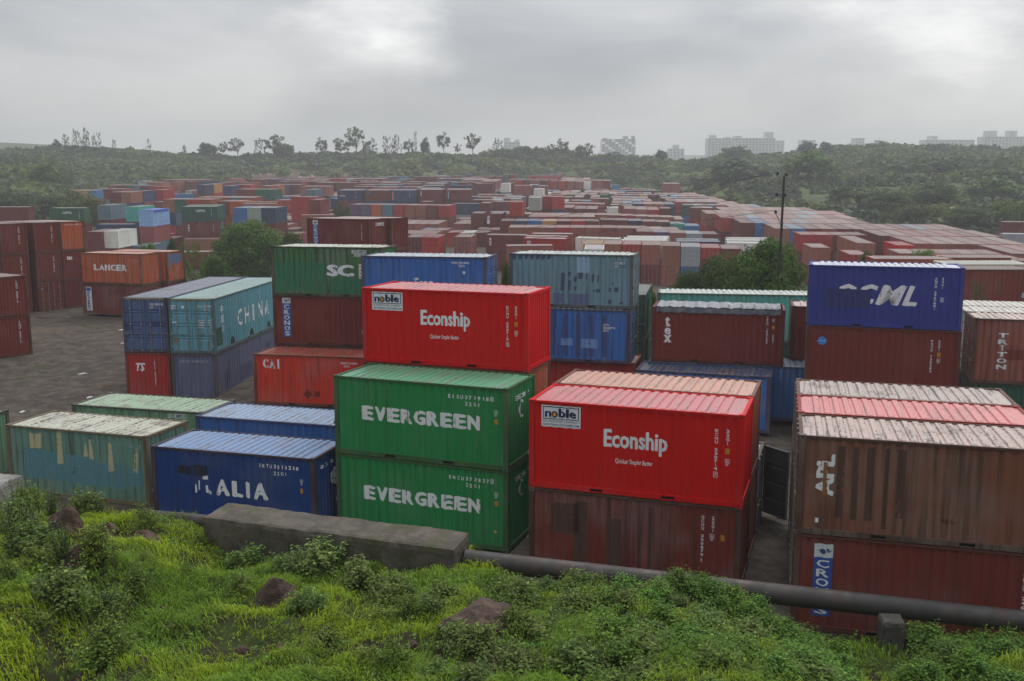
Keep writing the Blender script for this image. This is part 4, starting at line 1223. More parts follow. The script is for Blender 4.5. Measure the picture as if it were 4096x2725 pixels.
2.67,265.51,-3.41,1.471,20,k,e,82,1,0
-5.15,229.76,-6.00,1.471,20,r,e,83,0,0
-2.21,235.76,-6.00,1.471,20,b,e,84,0,0
0.27,235.51,-3.41,1.471,20,b,e,84,1,0
0.27,235.51,-6.00,1.471,20,b,e,84,0,0
1.92,183.76,-3.41,1.471,20,b,e,85,1,0
1.92,183.76,-6.00,1.471,20,b,e,85,0,0
-5.69,191.76,-6.00,1.471,20,b,e,86,0,0
-1.96,190.26,-6.00,1.471,20,r,e,87,0,0
-4.17,196.50,-3.41,0.100,20,k,s,88,1,0
-4.17,196.50,-6.00,0.100,20,r,s,88,0,0
29.10,323.26,-3.77,1.471,20,b,e,89,1,0
31.76,322.99,-3.85,1.471,20,r,e,89,1,0
22.84,254.76,-3.55,1.471,20,t,e,90,1,0
22.84,254.76,-6.14,1.471,20,t,e,90,0,0
25.30,254.51,-3.64,1.471,20,b,e,90,1,0
25.30,254.51,-6.23,1.471,20,b,e,90,0,0
16.95,241.26,-3.41,1.471,20,t,e,91,1,0
16.95,241.26,-6.00,1.471,20,b,e,91,0,0
19.43,241.01,-3.45,1.471,20,k,e,91,1,0
19.43,241.01,-6.04,1.471,20,r,e,91,0,0
37.86,366.51,-3.91,1.471,20,k,e,92,1,0
40.33,366.26,-3.91,1.471,20,u,e,92,1,0
34.20,314.76,-3.90,1.471,20,t,e,93,1,0
36.76,314.50,-3.91,1.471,20,u,e,93,1,0
39.32,314.24,-3.91,1.471,20,n,e,93,1,0
41.88,313.99,-3.91,1.471,20,b,e,93,1,0
44.45,313.73,-3.91,1.471,20,n,e,93,1,0
47.01,313.47,-3.91,1.471,20,b,e,93,1,0
32.02,284.26,-3.86,1.471,20,r,e,94,1,0
34.49,284.01,-3.90,1.471,20,k,e,94,1,0
36.97,283.76,-3.91,1.471,20,b,e,94,1,0
39.44,283.51,-3.91,1.471,20,m,e,94,1,0
41.92,283.26,-3.91,1.471,20,b,e,94,1,0
27.88,282.76,-3.73,1.471,20,g,e,95,1,0
31.16,290.27,-3.84,1.471,20,g,e,95,1,0
31.16,290.27,-6.43,1.471,20,n,e,95,0,0
44.79,279.76,-3.91,1.471,20,y,e,96,1,0
45.35,266.26,-3.91,1.471,20,u,e,97,1,0
47.97,265.99,-3.91,1.471,20,t,e,97,1,0
50.60,265.73,-3.91,1.471,20,t,e,97,1,0
53.22,265.47,-3.91,1.471,20,k,e,97,1,0
9.23,228.76,-6.00,1.471,20,n,e,98,0,0
11.71,228.51,-6.00,1.471,20,b,e,98,0,0
14.19,228.26,-3.41,1.471,20,t,e,98,1,0
14.19,228.26,-6.00,1.471,20,n,e,98,0,0
16.66,228.01,-3.41,1.471,20,t,e,98,1,0
16.66,228.01,-6.00,1.471,20,t,e,98,0,0
19.14,227.76,-3.44,1.471,20,t,e,98,1,0
19.14,227.76,-6.03,1.471,20,n,e,98,0,0
21.61,227.51,-6.10,1.471,20,b,e,98,0,0
25.18,225.26,-3.63,1.471,20,t,e,99,1,0
25.18,225.26,-6.22,1.471,20,k,e,99,0,0
27.65,225.01,-3.72,1.471,20,t,e,99,1,0
27.65,225.01,-6.31,1.471,20,b,e,99,0,0
5.31,207.76,-3.41,1.471,40,k,e,100,1,0
5.31,207.76,-6.00,1.471,40,b,e,100,0,0
8.04,212.60,-6.00,1.471,40,t,e,100,0,0
10.65,212.34,-6.00,1.471,40,b,e,100,0,0
13.20,210.88,-6.00,1.471,40,t,e,100,0,0
15.53,206.73,-6.00,1.471,40,t,e,100,0,0
18.08,206.48,-6.02,1.471,40,n,e,100,0,0
23.11,212.76,-6.15,1.471,20,b,e,101,0,0
26.81,211.26,-6.30,1.471,40,b,e,102,0,0
29.33,211.00,-6.38,1.471,40,n,e,102,0,0
31.85,210.75,-6.45,1.471,40,k,e,102,0,0
35.39,216.76,-6.50,1.471,20,b,e,103,0,0
1.19,189.97,-3.41,1.516,20,t,e,104,1,0
1.19,189.97,-6.00,1.516,20,b,e,104,0,0
3.70,189.53,-3.41,1.516,20,t,e,104,1,0
3.70,189.53,-6.00,1.516,20,b,e,104,0,0
6.16,187.60,-3.41,1.516,20,t,e,104,1,0
6.16,187.60,-6.00,1.516,20,r,e,104,0,0
8.64,187.46,-3.41,1.516,20,t,e,104,1,0
8.64,187.46,-6.00,1.516,20,r,e,104,0,0
11.13,187.33,-3.41,1.516,20,t,e,104,1,0
11.13,187.33,-6.00,1.516,20,r,e,104,0,0
13.61,187.19,-3.41,1.516,20,b,e,104,1,0
13.61,187.19,-6.00,1.516,20,t,e,104,0,0
16.10,187.06,-3.41,1.516,20,t,e,104,1,0
16.10,187.06,-6.00,1.516,20,b,e,104,0,0
18.58,186.92,-3.43,1.516,20,t,e,104,1,0
18.58,186.92,-6.02,1.516,20,n,e,104,0,0
21.06,186.79,-3.49,1.516,20,t,e,104,1,0
21.06,186.79,-6.08,1.516,20,r,e,104,0,0
23.55,186.65,-3.57,1.516,20,r,e,104,1,0
23.55,186.65,-6.16,1.516,20,b,e,104,0,0
26.03,186.52,-3.66,1.516,20,t,e,104,1,0
26.03,186.52,-6.25,1.516,20,t,e,104,0,0
28.52,186.38,-3.75,1.516,20,t,e,104,1,0
28.52,186.38,-6.34,1.516,20,k,e,104,0,0
31.00,186.24,-3.83,1.516,20,t,e,104,1,0
31.00,186.24,-6.42,1.516,20,b,e,104,0,0
5.55,181.64,-3.41,1.523,20,t,e,105,1,0
5.55,181.64,-6.00,1.523,20,b,e,105,0,0
8.03,181.52,-3.41,1.523,20,r,e,105,1,0
8.03,181.52,-6.00,1.523,20,b,e,105,0,0
10.52,181.40,-3.41,1.523,20,t,e,105,1,0
10.52,181.40,-6.00,1.523,20,k,e,105,0,0
13.00,181.28,-3.41,1.523,20,t,e,105,1,0
13.00,181.28,-6.00,1.523,20,r,e,105,0,0
15.49,181.16,-3.41,1.523,20,t,e,105,1,0
15.49,181.16,-6.00,1.523,20,k,e,105,0,0
0.29,170.80,-6.00,1.489,20,n,e,107,0,0
2.77,170.60,-6.00,1.489,20,t,e,107,0,0
5.25,170.39,-6.00,1.489,20,b,e,107,0,0
7.73,170.19,-6.00,1.489,20,b,e,107,0,0
10.20,169.98,-6.00,1.489,20,b,e,107,0,0
12.68,169.78,-6.00,1.489,20,b,e,107,0,0
15.16,169.58,-6.00,1.489,20,r,e,107,0,0
18.11,173.26,-6.02,1.471,20,t,e,108,0,0
20.60,173.01,-6.07,1.471,20,n,e,108,0,0
23.08,172.76,-6.15,1.471,20,t,e,108,0,0
25.57,172.51,-6.24,1.471,20,t,e,108,0,0
28.06,172.26,-6.33,1.471,20,b,e,108,0,0
29.92,168.26,-6.39,1.471,20,t,e,109,0,0
31.86,164.76,-6.45,1.471,20,b,e,110,0,0
1.84,155.85,-6.00,1.508,20,t,e,111,0,0
4.32,155.69,-6.00,1.508,20,b,e,111,0,0
6.80,155.54,-6.00,1.508,20,b,e,111,0,0
9.29,155.38,-6.00,1.508,20,n,e,111,0,0
11.77,155.23,-6.00,1.508,20,b,e,111,0,0
14.25,155.07,-6.00,1.508,20,b,e,111,0,0
16.74,154.92,-6.00,1.508,20,t,e,111,0,0
19.22,154.76,-6.03,1.508,20,k,e,111,0,0
21.70,154.61,-3.51,1.508,20,t,e,111,1,0
21.70,154.61,-6.10,1.508,20,b,e,111,0,0
24.19,154.45,-3.59,1.508,20,t,e,111,1,0
24.19,154.45,-6.18,1.508,20,b,e,111,0,0
26.67,154.30,-3.68,1.508,20,t,e,111,1,0
26.67,154.30,-6.27,1.508,20,b,e,111,0,0
21.62,148.73,-6.10,1.492,20,n,e,112,0,0
24.10,148.54,-6.18,1.492,20,b,e,112,0,0
26.58,148.34,-6.27,1.492,20,t,e,112,0,0
29.06,148.14,-6.36,1.492,20,t,e,112,0,0
31.54,147.95,-6.44,1.492,20,b,e,112,0,0
-57.11,168.50,-6.00,0.100,20,t,s,113,0,0
-57.36,170.99,-0.82,0.100,20,g,s,113,2,0
-57.36,170.99,-3.41,0.100,20,k,s,113,1,0
-57.36,170.99,-6.00,0.100,20,b,s,113,0,0
-57.61,173.48,-0.82,0.100,20,g,s,113,2,0
-57.61,173.48,-3.41,0.100,20,b,s,113,1,0
-57.61,173.48,-6.00,0.100,20,b,s,113,0,0
-76.68,219.76,-3.41,1.471,20,b,e,116,1,0
-76.68,219.76,-6.00,1.471,20,b,e,116,0,0
-74.20,219.51,-6.00,1.471,20,n,e,116,0,0
-101.84,312.26,-3.41,1.471,20,b,e,117,1,0
-100.20,315.00,-0.82,-0.012,20,n,s,118,2,0
-92.40,312.50,-0.82,-0.348,20,n,s,119,2,0
-84.07,302.50,-0.82,0.100,20,t,s,120,2,0
-81.95,331.50,-0.82,-0.269,40,b,s,122,2,0
-87.63,279.76,-3.41,1.471,20,b,e,123,1,0
-86.83,285.78,-3.41,1.471,20,r,e,124,1,0
-77.72,271.26,-3.41,1.471,20,t,e,125,1,0
-77.28,279.26,-0.82,1.471,20,b,e,126,2,0
-74.67,278.99,-0.82,1.471,20,r,e,126,2,0
-66.99,246.26,-6.00,1.471,20,b,e,127,0,0
-64.52,246.01,-0.82,1.471,20,b,e,127,2,0
-64.52,246.01,-6.00,1.471,20,r,e,127,0,0
-62.04,245.76,-3.41,1.471,20,b,e,127,1,0
-62.04,245.76,-6.00,1.471,20,k,e,127,0,0
-59.57,245.51,-3.41,1.471,20,t,e,127,1,0
-59.57,245.51,-6.00,1.471,20,b,e,127,0,0
-67.33,271.26,-0.82,1.471,20,t,e,128,2,0
-64.86,271.01,-0.82,1.471,20,o,e,128,2,0
-64.86,271.01,-3.41,1.471,20,b,e,128,1,0
-66.51,281.26,-0.82,1.471,20,b,e,129,2,0
-63.74,280.98,-0.82,1.471,20,p,e,129,2,0
-63.74,280.98,-3.41,1.471,20,t,e,129,1,0
-60.98,280.70,-3.41,1.471,20,b,e,129,1,0
-98.94,268.00,-3.41,-0.300,20,r,s,131,1,0
-86.72,243.26,-3.41,1.471,20,b,e,132,1,0
-86.72,243.26,-6.00,1.471,20,b,e,132,0,0
-66.45,262.50,-3.41,-0.163,40,u,s,133,1,0
-63.50,203.26,-0.82,1.471,20,t,e,134,2,0
-63.50,203.26,-6.00,1.471,20,r,e,134,0,0
-61.03,203.01,-0.82,1.471,20,t,e,134,2,0
-61.03,203.01,-6.00,1.471,20,t,e,134,0,0
-58.55,202.76,-0.82,1.471,20,t,e,134,2,0
-58.55,202.76,-6.00,1.471,20,k,e,134,0,0
-56.07,202.51,-0.82,1.471,20,k,e,134,2,0
-56.07,202.51,-6.00,1.471,20,b,e,134,0,0
-53.60,202.26,-6.00,1.471,20,b,e,134,0,0
-67.25,194.76,-6.00,1.471,20,r,e,135,0,0
-64.78,194.51,-6.00,1.471,20,b,e,135,0,0
-62.30,194.26,-6.00,1.471,20,b,e,135,0,0
-59.83,194.01,-6.00,1.471,20,b,e,135,0,0
-54.04,186.76,-3.41,1.471,20,t,e,136,1,0
-54.04,186.76,-6.00,1.471,20,b,e,136,0,0
-51.57,186.51,-3.41,1.471,20,t,e,136,1,0
-51.57,186.51,-6.00,1.471,20,b,e,136,0,0
-49.09,177.50,-6.00,0.100,20,t,s,137,0,0
-50.35,183.50,-0.82,0.100,20,t,s,138,2,0
-50.35,183.50,-6.00,0.100,20,t,s,138,0,0
-64.34,168.26,-3.41,1.471,20,b,e,141,1,0
-64.34,168.26,-6.00,1.471,20,n,e,141,0,0
-67.19,174.50,-6.00,-0.004,20,R,s,142,0,0
-69.71,163.00,-6.00,-0.005,20,b,s,143,0,0
-78.37,165.00,-3.41,-0.006,20,b,s,144,1,0
-78.37,165.00,-6.00,-0.006,20,t,s,144,0,0
-89.37,168.00,-6.00,-0.006,20,b,s,145,0,0
-60.18,148.26,-6.00,1.471,20,b,e,146,0,0
-62.46,147.63,-6.00,1.471,20,b,e,147,0,0
-137.32,306.76,-3.41,1.471,20,b,e,148,1,0
-137.32,306.76,-6.00,1.471,20,n,e,148,0,0
-134.84,306.51,-3.41,1.471,20,m,e,148,1,0
-134.84,306.51,-6.00,1.471,20,b,e,148,0,0
-132.37,306.26,-3.41,1.471,20,m,e,148,1,0
-132.37,306.26,-6.00,1.471,20,b,e,148,0,0
-132.05,316.76,-3.41,1.471,20,k,e,149,1,0
-101.28,248.26,-3.41,1.471,20,k,e,150,1,0
-101.28,248.26,-6.00,1.471,20,b,e,150,0,0
-98.80,248.01,-0.82,1.471,20,t,e,150,2,0
-98.80,248.01,-6.00,1.471,20,k,e,150,0,0
-92.15,229.76,-3.41,1.471,20,b,e,151,1,0
-92.15,229.76,-6.00,1.471,20,b,e,151,0,0
-89.41,229.48,-3.41,1.471,20,n,e,151,1,0
-89.41,229.48,-6.00,1.471,20,t,e,151,0,0
-88.69,235.76,-3.41,1.471,20,t,e,152,1,0
-88.69,235.76,-6.00,1.471,20,k,e,152,0,0
-111.40,275.76,-0.82,1.471,20,t,e,154,2,0
-108.93,275.51,-0.82,1.471,20,b,e,154,2,0
-106.45,275.26,-0.82,1.471,20,g,e,154,2,0
-103.98,275.01,-0.82,1.471,20,k,e,154,2,0
-100.00,269.76,-0.82,1.471,20,b,e,155,2,0
-71.28,173.26,-6.00,1.471,20,b,e,156,0,0
-74.90,188.76,-6.00,1.471,20,t,e,157,0,0
-100.85,291.26,-3.41,1.471,20,b,e,158,1,0
-49.48,227.76,-6.00,1.471,20,b,e,161,0,0
-45.86,208.24,-6.00,1.471,20,b,e,162,0,0
-54.76,253.06,-3.41,0.100,20,k,s,163,1,0
-54.76,253.06,-6.00,0.100,20,n,s,163,0,0
48.87,147.51,-6.50,1.471,20,b,e,166,0,0
51.35,147.26,-6.50,1.471,20,t,e,166,0,0
53.83,147.01,-6.50,1.471,20,b,e,166,0,0
66.95,178.26,-6.50,1.471,20,u,e,167,0,0
69.60,181.88,-6.50,1.471,20,b,e,168,0,0
71.71,180.49,-6.50,1.471,20,b,e,168,0,0
54.37,130.76,-6.50,1.471,20,r,e,169,0,0
44.01,118.76,-6.50,1.471,20,t,e,171,0,0
28.47,76.00,-2.30,-0.074,20,k,s,172,0,0
34.45,77.25,-2.34,-0.043,20,t,s,173,0,0
32.03,71.00,-2.15,-0.003,20,b,s,174,0,0
30.03,66.50,-2.01,-0.003,20,b,s,175,0,0
37.86,73.38,0.42,-0.487,20,b,s,176,1,0
37.86,73.38,-2.18,-0.487,20,r,s,176,0,0
50.75,120.26,-6.50,1.471,20,k,e,177,0,0
53.23,120.01,-6.50,1.471,20,r,e,177,0,0
55.71,119.76,-6.50,1.471,20,t,e,177,0,0
58.18,119.51,-6.50,1.471,20,b,e,177,0,0
60.66,119.26,-6.50,1.471,20,t,e,177,0,0
75.56,149.00,-6.50,-0.168,20,b,s,178,0,0
88.27,175.00,-6.50,-0.185,20,k,s,179,0,0
42.85,230.26,-6.50,1.471,20,u,e,180,0,0
45.32,230.01,-3.91,1.471,20,y,e,180,1,0
45.32,230.01,-6.50,1.471,20,t,e,180,0,0
47.80,229.76,-3.91,1.471,20,k,e,180,1,0
47.80,229.76,-6.50,1.471,20,b,e,180,0,0
50.27,229.51,-3.91,1.471,20,t,e,180,1,0
50.27,229.51,-6.50,1.471,20,b,e,180,0,0
43.19,243.76,-6.50,1.471,20,b,e,181,0,0
45.67,243.51,-3.91,1.471,20,t,e,181,1,0
45.67,243.51,-6.50,1.471,20,t,e,181,0,0
48.14,243.26,-3.91,1.471,20,t,e,181,1,0
48.14,243.26,-6.50,1.471,20,b,e,181,0,0
50.62,243.01,-3.91,1.471,20,t,e,181,1,0
50.62,243.01,-6.50,1.471,20,b,e,181,0,0
42.59,218.76,-6.50,1.471,20,r,e,182,0,0
45.07,218.51,-3.91,1.471,20,t,e,182,1,0
45.07,218.51,-6.50,1.471,20,r,e,182,0,0
64.47,119.74,-6.50,1.471,40,n,e,1021,0,0
66.99,119.49,-6.50,1.471,40,n,e,1021,0,0
69.51,119.24,-3.91,1.471,40,t,e,1021,1,0
69.51,119.24,-6.50,1.471,40,b,e,1021,0,0
50.26,133.90,-6.50,1.471,40,k,e,1033,0,0
57.82,133.14,-6.50,1.471,40,t,e,1033,0,0
60.34,132.89,-6.50,1.471,40,t,e,1033,0,0
62.86,132.64,-6.50,1.471,40,k,e,1033,0,0
65.38,132.39,-6.50,1.471,40,b,e,1033,0,0
67.90,132.14,-6.50,1.471,40,n,e,1033,0,0
70.42,131.88,-6.50,1.471,40,b,e,1033,0,0
57.81,145.79,-6.50,1.471,40,b,e,1046,0,0
60.33,145.54,-6.50,1.471,40,b,e,1046,0,0
62.85,145.29,-6.50,1.471,40,b,e,1046,0,0
65.37,145.04,-6.50,1.471,40,b,e,1046,0,0
67.89,144.78,-6.50,1.471,40,b,e,1046,0,0
70.41,144.53,-6.50,1.471,40,r,e,1046,0,0
72.93,144.28,-6.50,1.471,40,n,e,1046,0,0
48.22,159.45,-6.50,1.471,40,b,e,1059,0,0
50.74,159.20,-6.50,1.471,40,b,e,1059,0,0
53.26,158.94,-6.50,1.471,40,b,e,1059,0,0
55.78,158.69,-6.50,1.471,40,t,e,1059,0,0
58.30,158.44,-6.50,1.471,40,k,e,1059,0,0
60.82,158.19,-6.50,1.471,40,k,e,1059,0,0
63.34,157.94,-6.50,1.471,40,r,e,1059,0,0
65.86,157.68,-6.50,1.471,40,r,e,1059,0,0
68.38,157.43,-6.50,1.471,40,b,e,1059,0,0
70.90,157.18,-6.50,1.471,40,b,e,1059,0,0
73.42,156.93,-6.50,1.471,40,r,e,1059,0,0
43.05,172.60,-6.50,1.471,40,t,e,1072,0,0
45.57,172.35,-6.50,1.471,40,t,e,1072,0,0
48.09,172.10,-3.91,1.471,40,t,e,1072,1,0
48.09,172.10,-6.50,1.471,40,b,e,1072,0,0
50.61,171.84,-3.91,1.471,40,t,e,1072,1,0
50.61,171.84,-6.50,1.471,40,n,e,1072,0,0
53.13,171.59,-3.91,1.471,40,k,e,1072,1,0
53.13,171.59,-6.50,1.471,40,t,e,1072,0,0
55.65,171.34,-3.91,1.471,40,t,e,1072,1,0
55.65,171.34,-6.50,1.471,40,b,e,1072,0,0
58.17,171.09,-3.91,1.471,40,t,e,1072,1,0
58.17,171.09,-6.50,1.471,40,b,e,1072,0,0
60.69,170.84,-3.91,1.471,40,t,e,1072,1,0
60.69,170.84,-6.50,1.471,40,b,e,1072,0,0
63.21,170.58,-3.91,1.471,40,b,e,1072,1,0
63.21,170.58,-6.50,1.471,40,b,e,1072,0,0
44.93,185.25,-3.91,1.471,40,b,e,1085,1,0
44.93,185.25,-6.50,1.471,40,r,e,1085,0,0
47.45,185.00,-3.91,1.471,40,k,e,1085,1,0
47.45,185.00,-6.50,1.471,40,b,e,1085,0,0
49.97,184.74,-3.91,1.471,40,t,e,1085,1,0
49.97,184.74,-6.50,1.471,40,b,e,1085,0,0
52.49,184.49,-3.91,1.471,40,r,e,1085,1,0
52.49,184.49,-6.50,1.471,40,b,e,1085,0,0
55.01,184.24,-3.91,1.471,40,t,e,1085,1,0
55.01,184.24,-6.50,1.471,40,k,e,1085,0,0
57.53,183.99,-3.91,1.471,40,k,e,1085,1,0
57.53,183.99,-6.50,1.471,40,b,e,1085,0,0
60.05,183.74,-3.91,1.471,40,t,e,1085,1,0
60.05,183.74,-6.50,1.471,40,k,e,1085,0,0
62.57,183.48,-3.91,1.471,40,b,e,1085,1,0
62.57,183.48,-6.50,1.471,40,t,e,1085,0,0
65.09,183.23,-3.91,1.471,40,t,e,1085,1,0
65.09,183.23,-6.50,1.471,40,b,e,1085,0,0
44.54,198.15,-3.91,1.471,40,t,e,1098,1,0
44.54,198.15,-6.50,1.471,40,k,e,1098,0,0
47.06,197.90,-3.91,1.471,40,t,e,1098,1,0
47.06,197.90,-6.50,1.471,40,k,e,1098,0,0
49.58,197.64,-3.91,1.471,40,t,e,1098,1,0
49.58,197.64,-6.50,1.471,40,k,e,1098,0,0
52.10,197.39,-3.91,1.471,40,b,e,1098,1,0
52.10,197.39,-6.50,1.471,40,t,e,1098,0,0
54.62,197.14,-3.91,1.471,40,t,e,1098,1,0
54.62,197.14,-6.50,1.471,40,t,e,1098,0,0
57.14,196.89,-3.91,1.471,40,t,e,1098,1,0
57.14,196.89,-6.50,1.471,40,b,e,1098,0,0
59.66,196.64,-3.91,1.471,40,t,e,1098,1,0
59.66,196.64,-6.50,1.471,40,r,e,1098,0,0
62.18,196.38,-3.91,1.471,40,k,e,1098,1,0
62.18,196.38,-6.50,1.471,40,b,e,1098,0,0
64.70,196.13,-3.91,1.471,40,r,e,1098,1,0
64.70,196.13,-6.50,1.471,40,k,e,1098,0,0
67.22,195.88,-3.91,1.471,40,r,e,1098,1,0
67.22,195.88,-6.50,1.471,40,t,e,1098,0,0
47.59,210.80,-3.91,1.471,40,t,e,1111,1,0
47.59,210.80,-6.50,1.471,40,t,e,1111,0,0
50.11,210.54,-3.91,1.471,40,t,e,1111,1,0
50.11,210.54,-6.50,1.471,40,t,e,1111,0,0
52.63,210.29,-3.91,1.471,40,t,e,1111,1,0
52.63,210.29,-6.50,1.471,40,n,e,1111,0,0
55.15,210.04,-3.91,1.471,40,t,e,1111,1,0
55.15,210.04,-6.50,1.471,40,b,e,1111,0,0
57.67,209.79,-3.91,1.471,40,t,e,1111,1,0
57.67,209.79,-6.50,1.471,40,b,e,1111,0,0
60.19,209.54,-3.91,1.471,40,t,e,1111,1,0
60.19,209.54,-6.50,1.471,40,r,e,1111,0,0
62.71,209.28,-3.91,1.471,40,t,e,1111,1,0
62.71,209.28,-6.50,1.471,40,b,e,1111,0,0
65.23,209.03,-3.91,1.471,40,b,e,1111,1,0
65.23,209.03,-6.50,1.471,40,t,e,1111,0,0
52.12,223.19,-3.91,1.471,40,t,e,1124,1,0
52.12,223.19,-6.50,1.471,40,t,e,1124,0,0
54.64,222.94,-3.91,1.471,40,t,e,1124,1,0
54.64,222.94,-6.50,1.471,40,t,e,1124,0,0
57.16,222.69,-3.91,1.471,40,k,e,1124,1,0
57.16,222.69,-6.50,1.471,40,n,e,1124,0,0
52.31,236.09,-3.91,1.471,40,t,e,1137,1,0
52.31,236.09,-6.50,1.471,40,n,e,1137,0,0
54.83,235.84,-3.91,1.471,40,t,e,1137,1,0
54.83,235.84,-6.50,1.471,40,b,e,1137,0,0
42.11,250.00,-3.91,1.471,40,b,e,1150,1,0
42.11,250.00,-6.50,1.471,40,n,e,1150,0,0
44.63,249.75,-3.91,1.471,40,t,e,1150,1,0
44.63,249.75,-6.50,1.471,40,t,e,1150,0,0
47.15,249.50,-3.91,1.471,40,k,e,1150,1,0
47.15,249.50,-6.50,1.471,40,b,e,1150,0,0
49.67,249.24,-3.91,1.471,40,t,e,1150,1,0
49.67,249.24,-6.50,1.471,40,b,e,1150,0,0
52.19,248.99,-3.91,1.471,40,t,e,1150,1,0
52.19,248.99,-6.50,1.471,40,k,e,1150,0,0
54.71,248.74,-3.91,1.471,40,t,e,1150,1,0
54.71,248.74,-6.50,1.471,40,b,e,1150,0,0
42.72,262.90,-3.91,1.471,40,b,e,1162,1,0
55.32,261.64,-3.91,1.471,40,t,e,1162,1,0
47.28,275.30,-3.91,1.471,40,u,e,1175,1,0
49.80,275.04,-3.91,1.471,40,t,e,1175,1,0
52.32,274.79,-3.91,1.471,40,t,e,1175,1,0
54.84,274.54,-3.91,1.471,40,t,e,1175,1,0
44.71,288.45,-3.91,1.471,40,b,e,1188,1,0
47.23,288.20,-3.91,1.471,40,t,e,1188,1,0
49.75,287.94,-3.91,1.471,40,t,e,1188,1,0
52.27,287.69,-3.91,1.471,40,t,e,1188,1,0
54.79,287.44,-3.91,1.471,40,t,e,1188,1,0
-40.99,173.76,-6.00,1.471,20,t,e,2176,0,0
-33.43,176.63,-6.00,1.471,20,t,e,2176,0,0
-30.91,176.38,-6.00,1.471,20,w,e,2176,0,0
-28.39,176.13,-6.00,1.471,20,t,e,2176,0,0
-25.47,177.14,-6.00,1.471,20,t,e,2176,0,0
-22.95,176.89,-6.00,1.471,20,t,e,2176,0,0
-20.03,177.22,-6.00,1.471,20,t,e,2176,0,0
-17.51,176.97,-6.00,1.471,20,b,e,2176,0,0
-14.99,176.72,-6.00,1.471,20,t,e,2176,0,0
-6.95,176.93,-6.00,1.471,20,w,e,2176,0,0
-72.11,182.38,-6.00,1.471,20,r,e,2183,0,0
-40.91,184.89,-6.00,1.471,20,b,e,2183,0,0
-30.35,183.83,-6.00,1.471,20,t,e,2183,0,0
-27.83,183.58,-6.00,1.471,20,n,e,2183,0,0
-25.31,183.33,-6.00,1.471,20,t,e,2183,0,0
-14.83,182.83,-6.00,1.471,20,n,e,2183,0,0
-12.31,182.58,-6.00,1.471,20,t,e,2183,0,0
-4.35,184.38,-6.00,1.471,20,b,e,2183,0,0
-1.83,184.13,-6.00,1.471,20,t,e,2183,0,0
-77.78,191.11,-6.00,1.471,40,k,e,2191,0,0
-70.22,190.36,-6.00,1.471,40,b,e,2191,0,0
-48.12,190.93,-6.00,1.471,40,t,e,2191,0,0
-45.60,190.68,-6.00,1.471,40,t,e,2191,0,0
-74.16,198.79,-6.00,1.471,20,b,e,2198,0,0
-71.64,198.54,-6.00,1.471,20,b,e,2198,0,0
-50.92,197.04,-6.00,1.471,40,b,e,2198,0,0
-32.80,196.74,-6.00,1.471,40,b,e,2198,0,0
-27.76,199.64,-6.00,1.471,40,n,e,2198,0,0
-25.24,199.39,-6.00,1.471,40,b,e,2198,0,0
-22.72,199.14,-6.00,1.471,40,t,e,2198,0,0
-7.12,198.93,-6.00,1.471,40,t,e,2198,0,0
-4.60,198.68,-6.00,1.471,40,b,e,2198,0,0
8.00,197.69,-6.00,1.471,20,t,e,2198,0,0
21.08,197.56,-6.09,1.471,40,b,e,2198,0,0
23.60,197.31,-6.18,1.471,40,b,e,2198,0,0
26.12,197.06,-6.27,1.471,40,b,e,2198,0,0
28.64,196.81,-6.36,1.471,40,u,e,2198,0,0
31.16,196.56,-6.44,1.471,40,b,e,2198,0,0
33.68,198.57,-6.48,1.471,20,t,e,2198,0,0
-81.56,205.60,-6.00,1.471,40,b,e,2206,0,0
-79.04,205.54,-6.00,1.471,20,b,e,2206,0,0
-76.52,205.29,-6.00,1.471,20,b,e,2206,0,0
-74.00,205.04,-6.00,1.471,20,n,e,2206,0,0
-71.48,206.51,-6.00,1.471,20,t,e,2206,0,0
-68.96,206.26,-6.00,1.471,20,t,e,2206,0,0
-66.44,206.01,-6.00,1.471,20,t,e,2206,0,0
-37.59,205.42,-6.00,1.471,20,b,e,2206,0,0
-35.07,205.17,-6.00,1.471,20,k,e,2206,0,0
0.24,206.90,-6.00,1.471,20,b,e,2206,0,0
-84.71,212.68,-6.00,1.471,20,r,e,2213,0,0
-77.15,211.93,-6.00,1.471,20,t,e,2213,0,0
-74.63,211.68,-6.00,1.471,20,t,e,2213,0,0
-69.59,214.81,-6.00,1.471,20,t,e,2213,0,0
-67.07,214.56,-6.00,1.471,20,b,e,2213,0,0
-64.15,212.40,-6.00,1.471,20,g,e,2213,0,0
-61.63,212.15,-6.00,1.471,20,t,e,2213,0,0
-59.11,211.90,-6.00,1.471,20,t,e,2213,0,0
-56.59,211.65,-6.00,1.471,20,t,e,2213,0,0
-54.07,211.40,-6.00,1.471,20,k,e,2213,0,0
-51.55,211.15,-6.00,1.471,20,t,e,2213,0,0
-48.63,212.28,-6.00,1.471,20,r,e,2213,0,0
-41.07,211.53,-6.00,1.471,20,r,e,2213,0,0
-33.11,213.92,-6.00,1.471,20,t,e,2213,0,0
-30.59,213.67,-6.00,1.471,20,b,e,2213,0,0
-28.07,213.42,-6.00,1.471,20,b,e,2213,0,0
-25.55,213.17,-6.00,1.471,20,b,e,2213,0,0
-9.55,212.78,-6.00,1.471,20,b,e,2213,0,0
-7.03,212.53,-6.00,1.471,20,b,e,2213,0,0
-4.51,212.28,-6.00,1.471,20,n,e,2213,0,0
-1.99,212.03,-6.00,1.471,20,b,e,2213,0,0
3.05,211.53,-6.00,1.471,20,b,e,2213,0,0
-87.86,220.17,-6.00,1.471,20,u,e,2221,0,0
-85.34,219.92,-6.00,1.471,20,t,e,2221,0,0
-82.82,221.69,-6.00,1.471,40,t,e,2221,0,0
-80.30,221.44,-6.00,1.471,40,b,e,2221,0,0
-59.83,219.99,-6.00,1.471,20,n,e,2221,0,0
-57.31,219.74,-6.00,1.471,20,b,e,2221,0,0
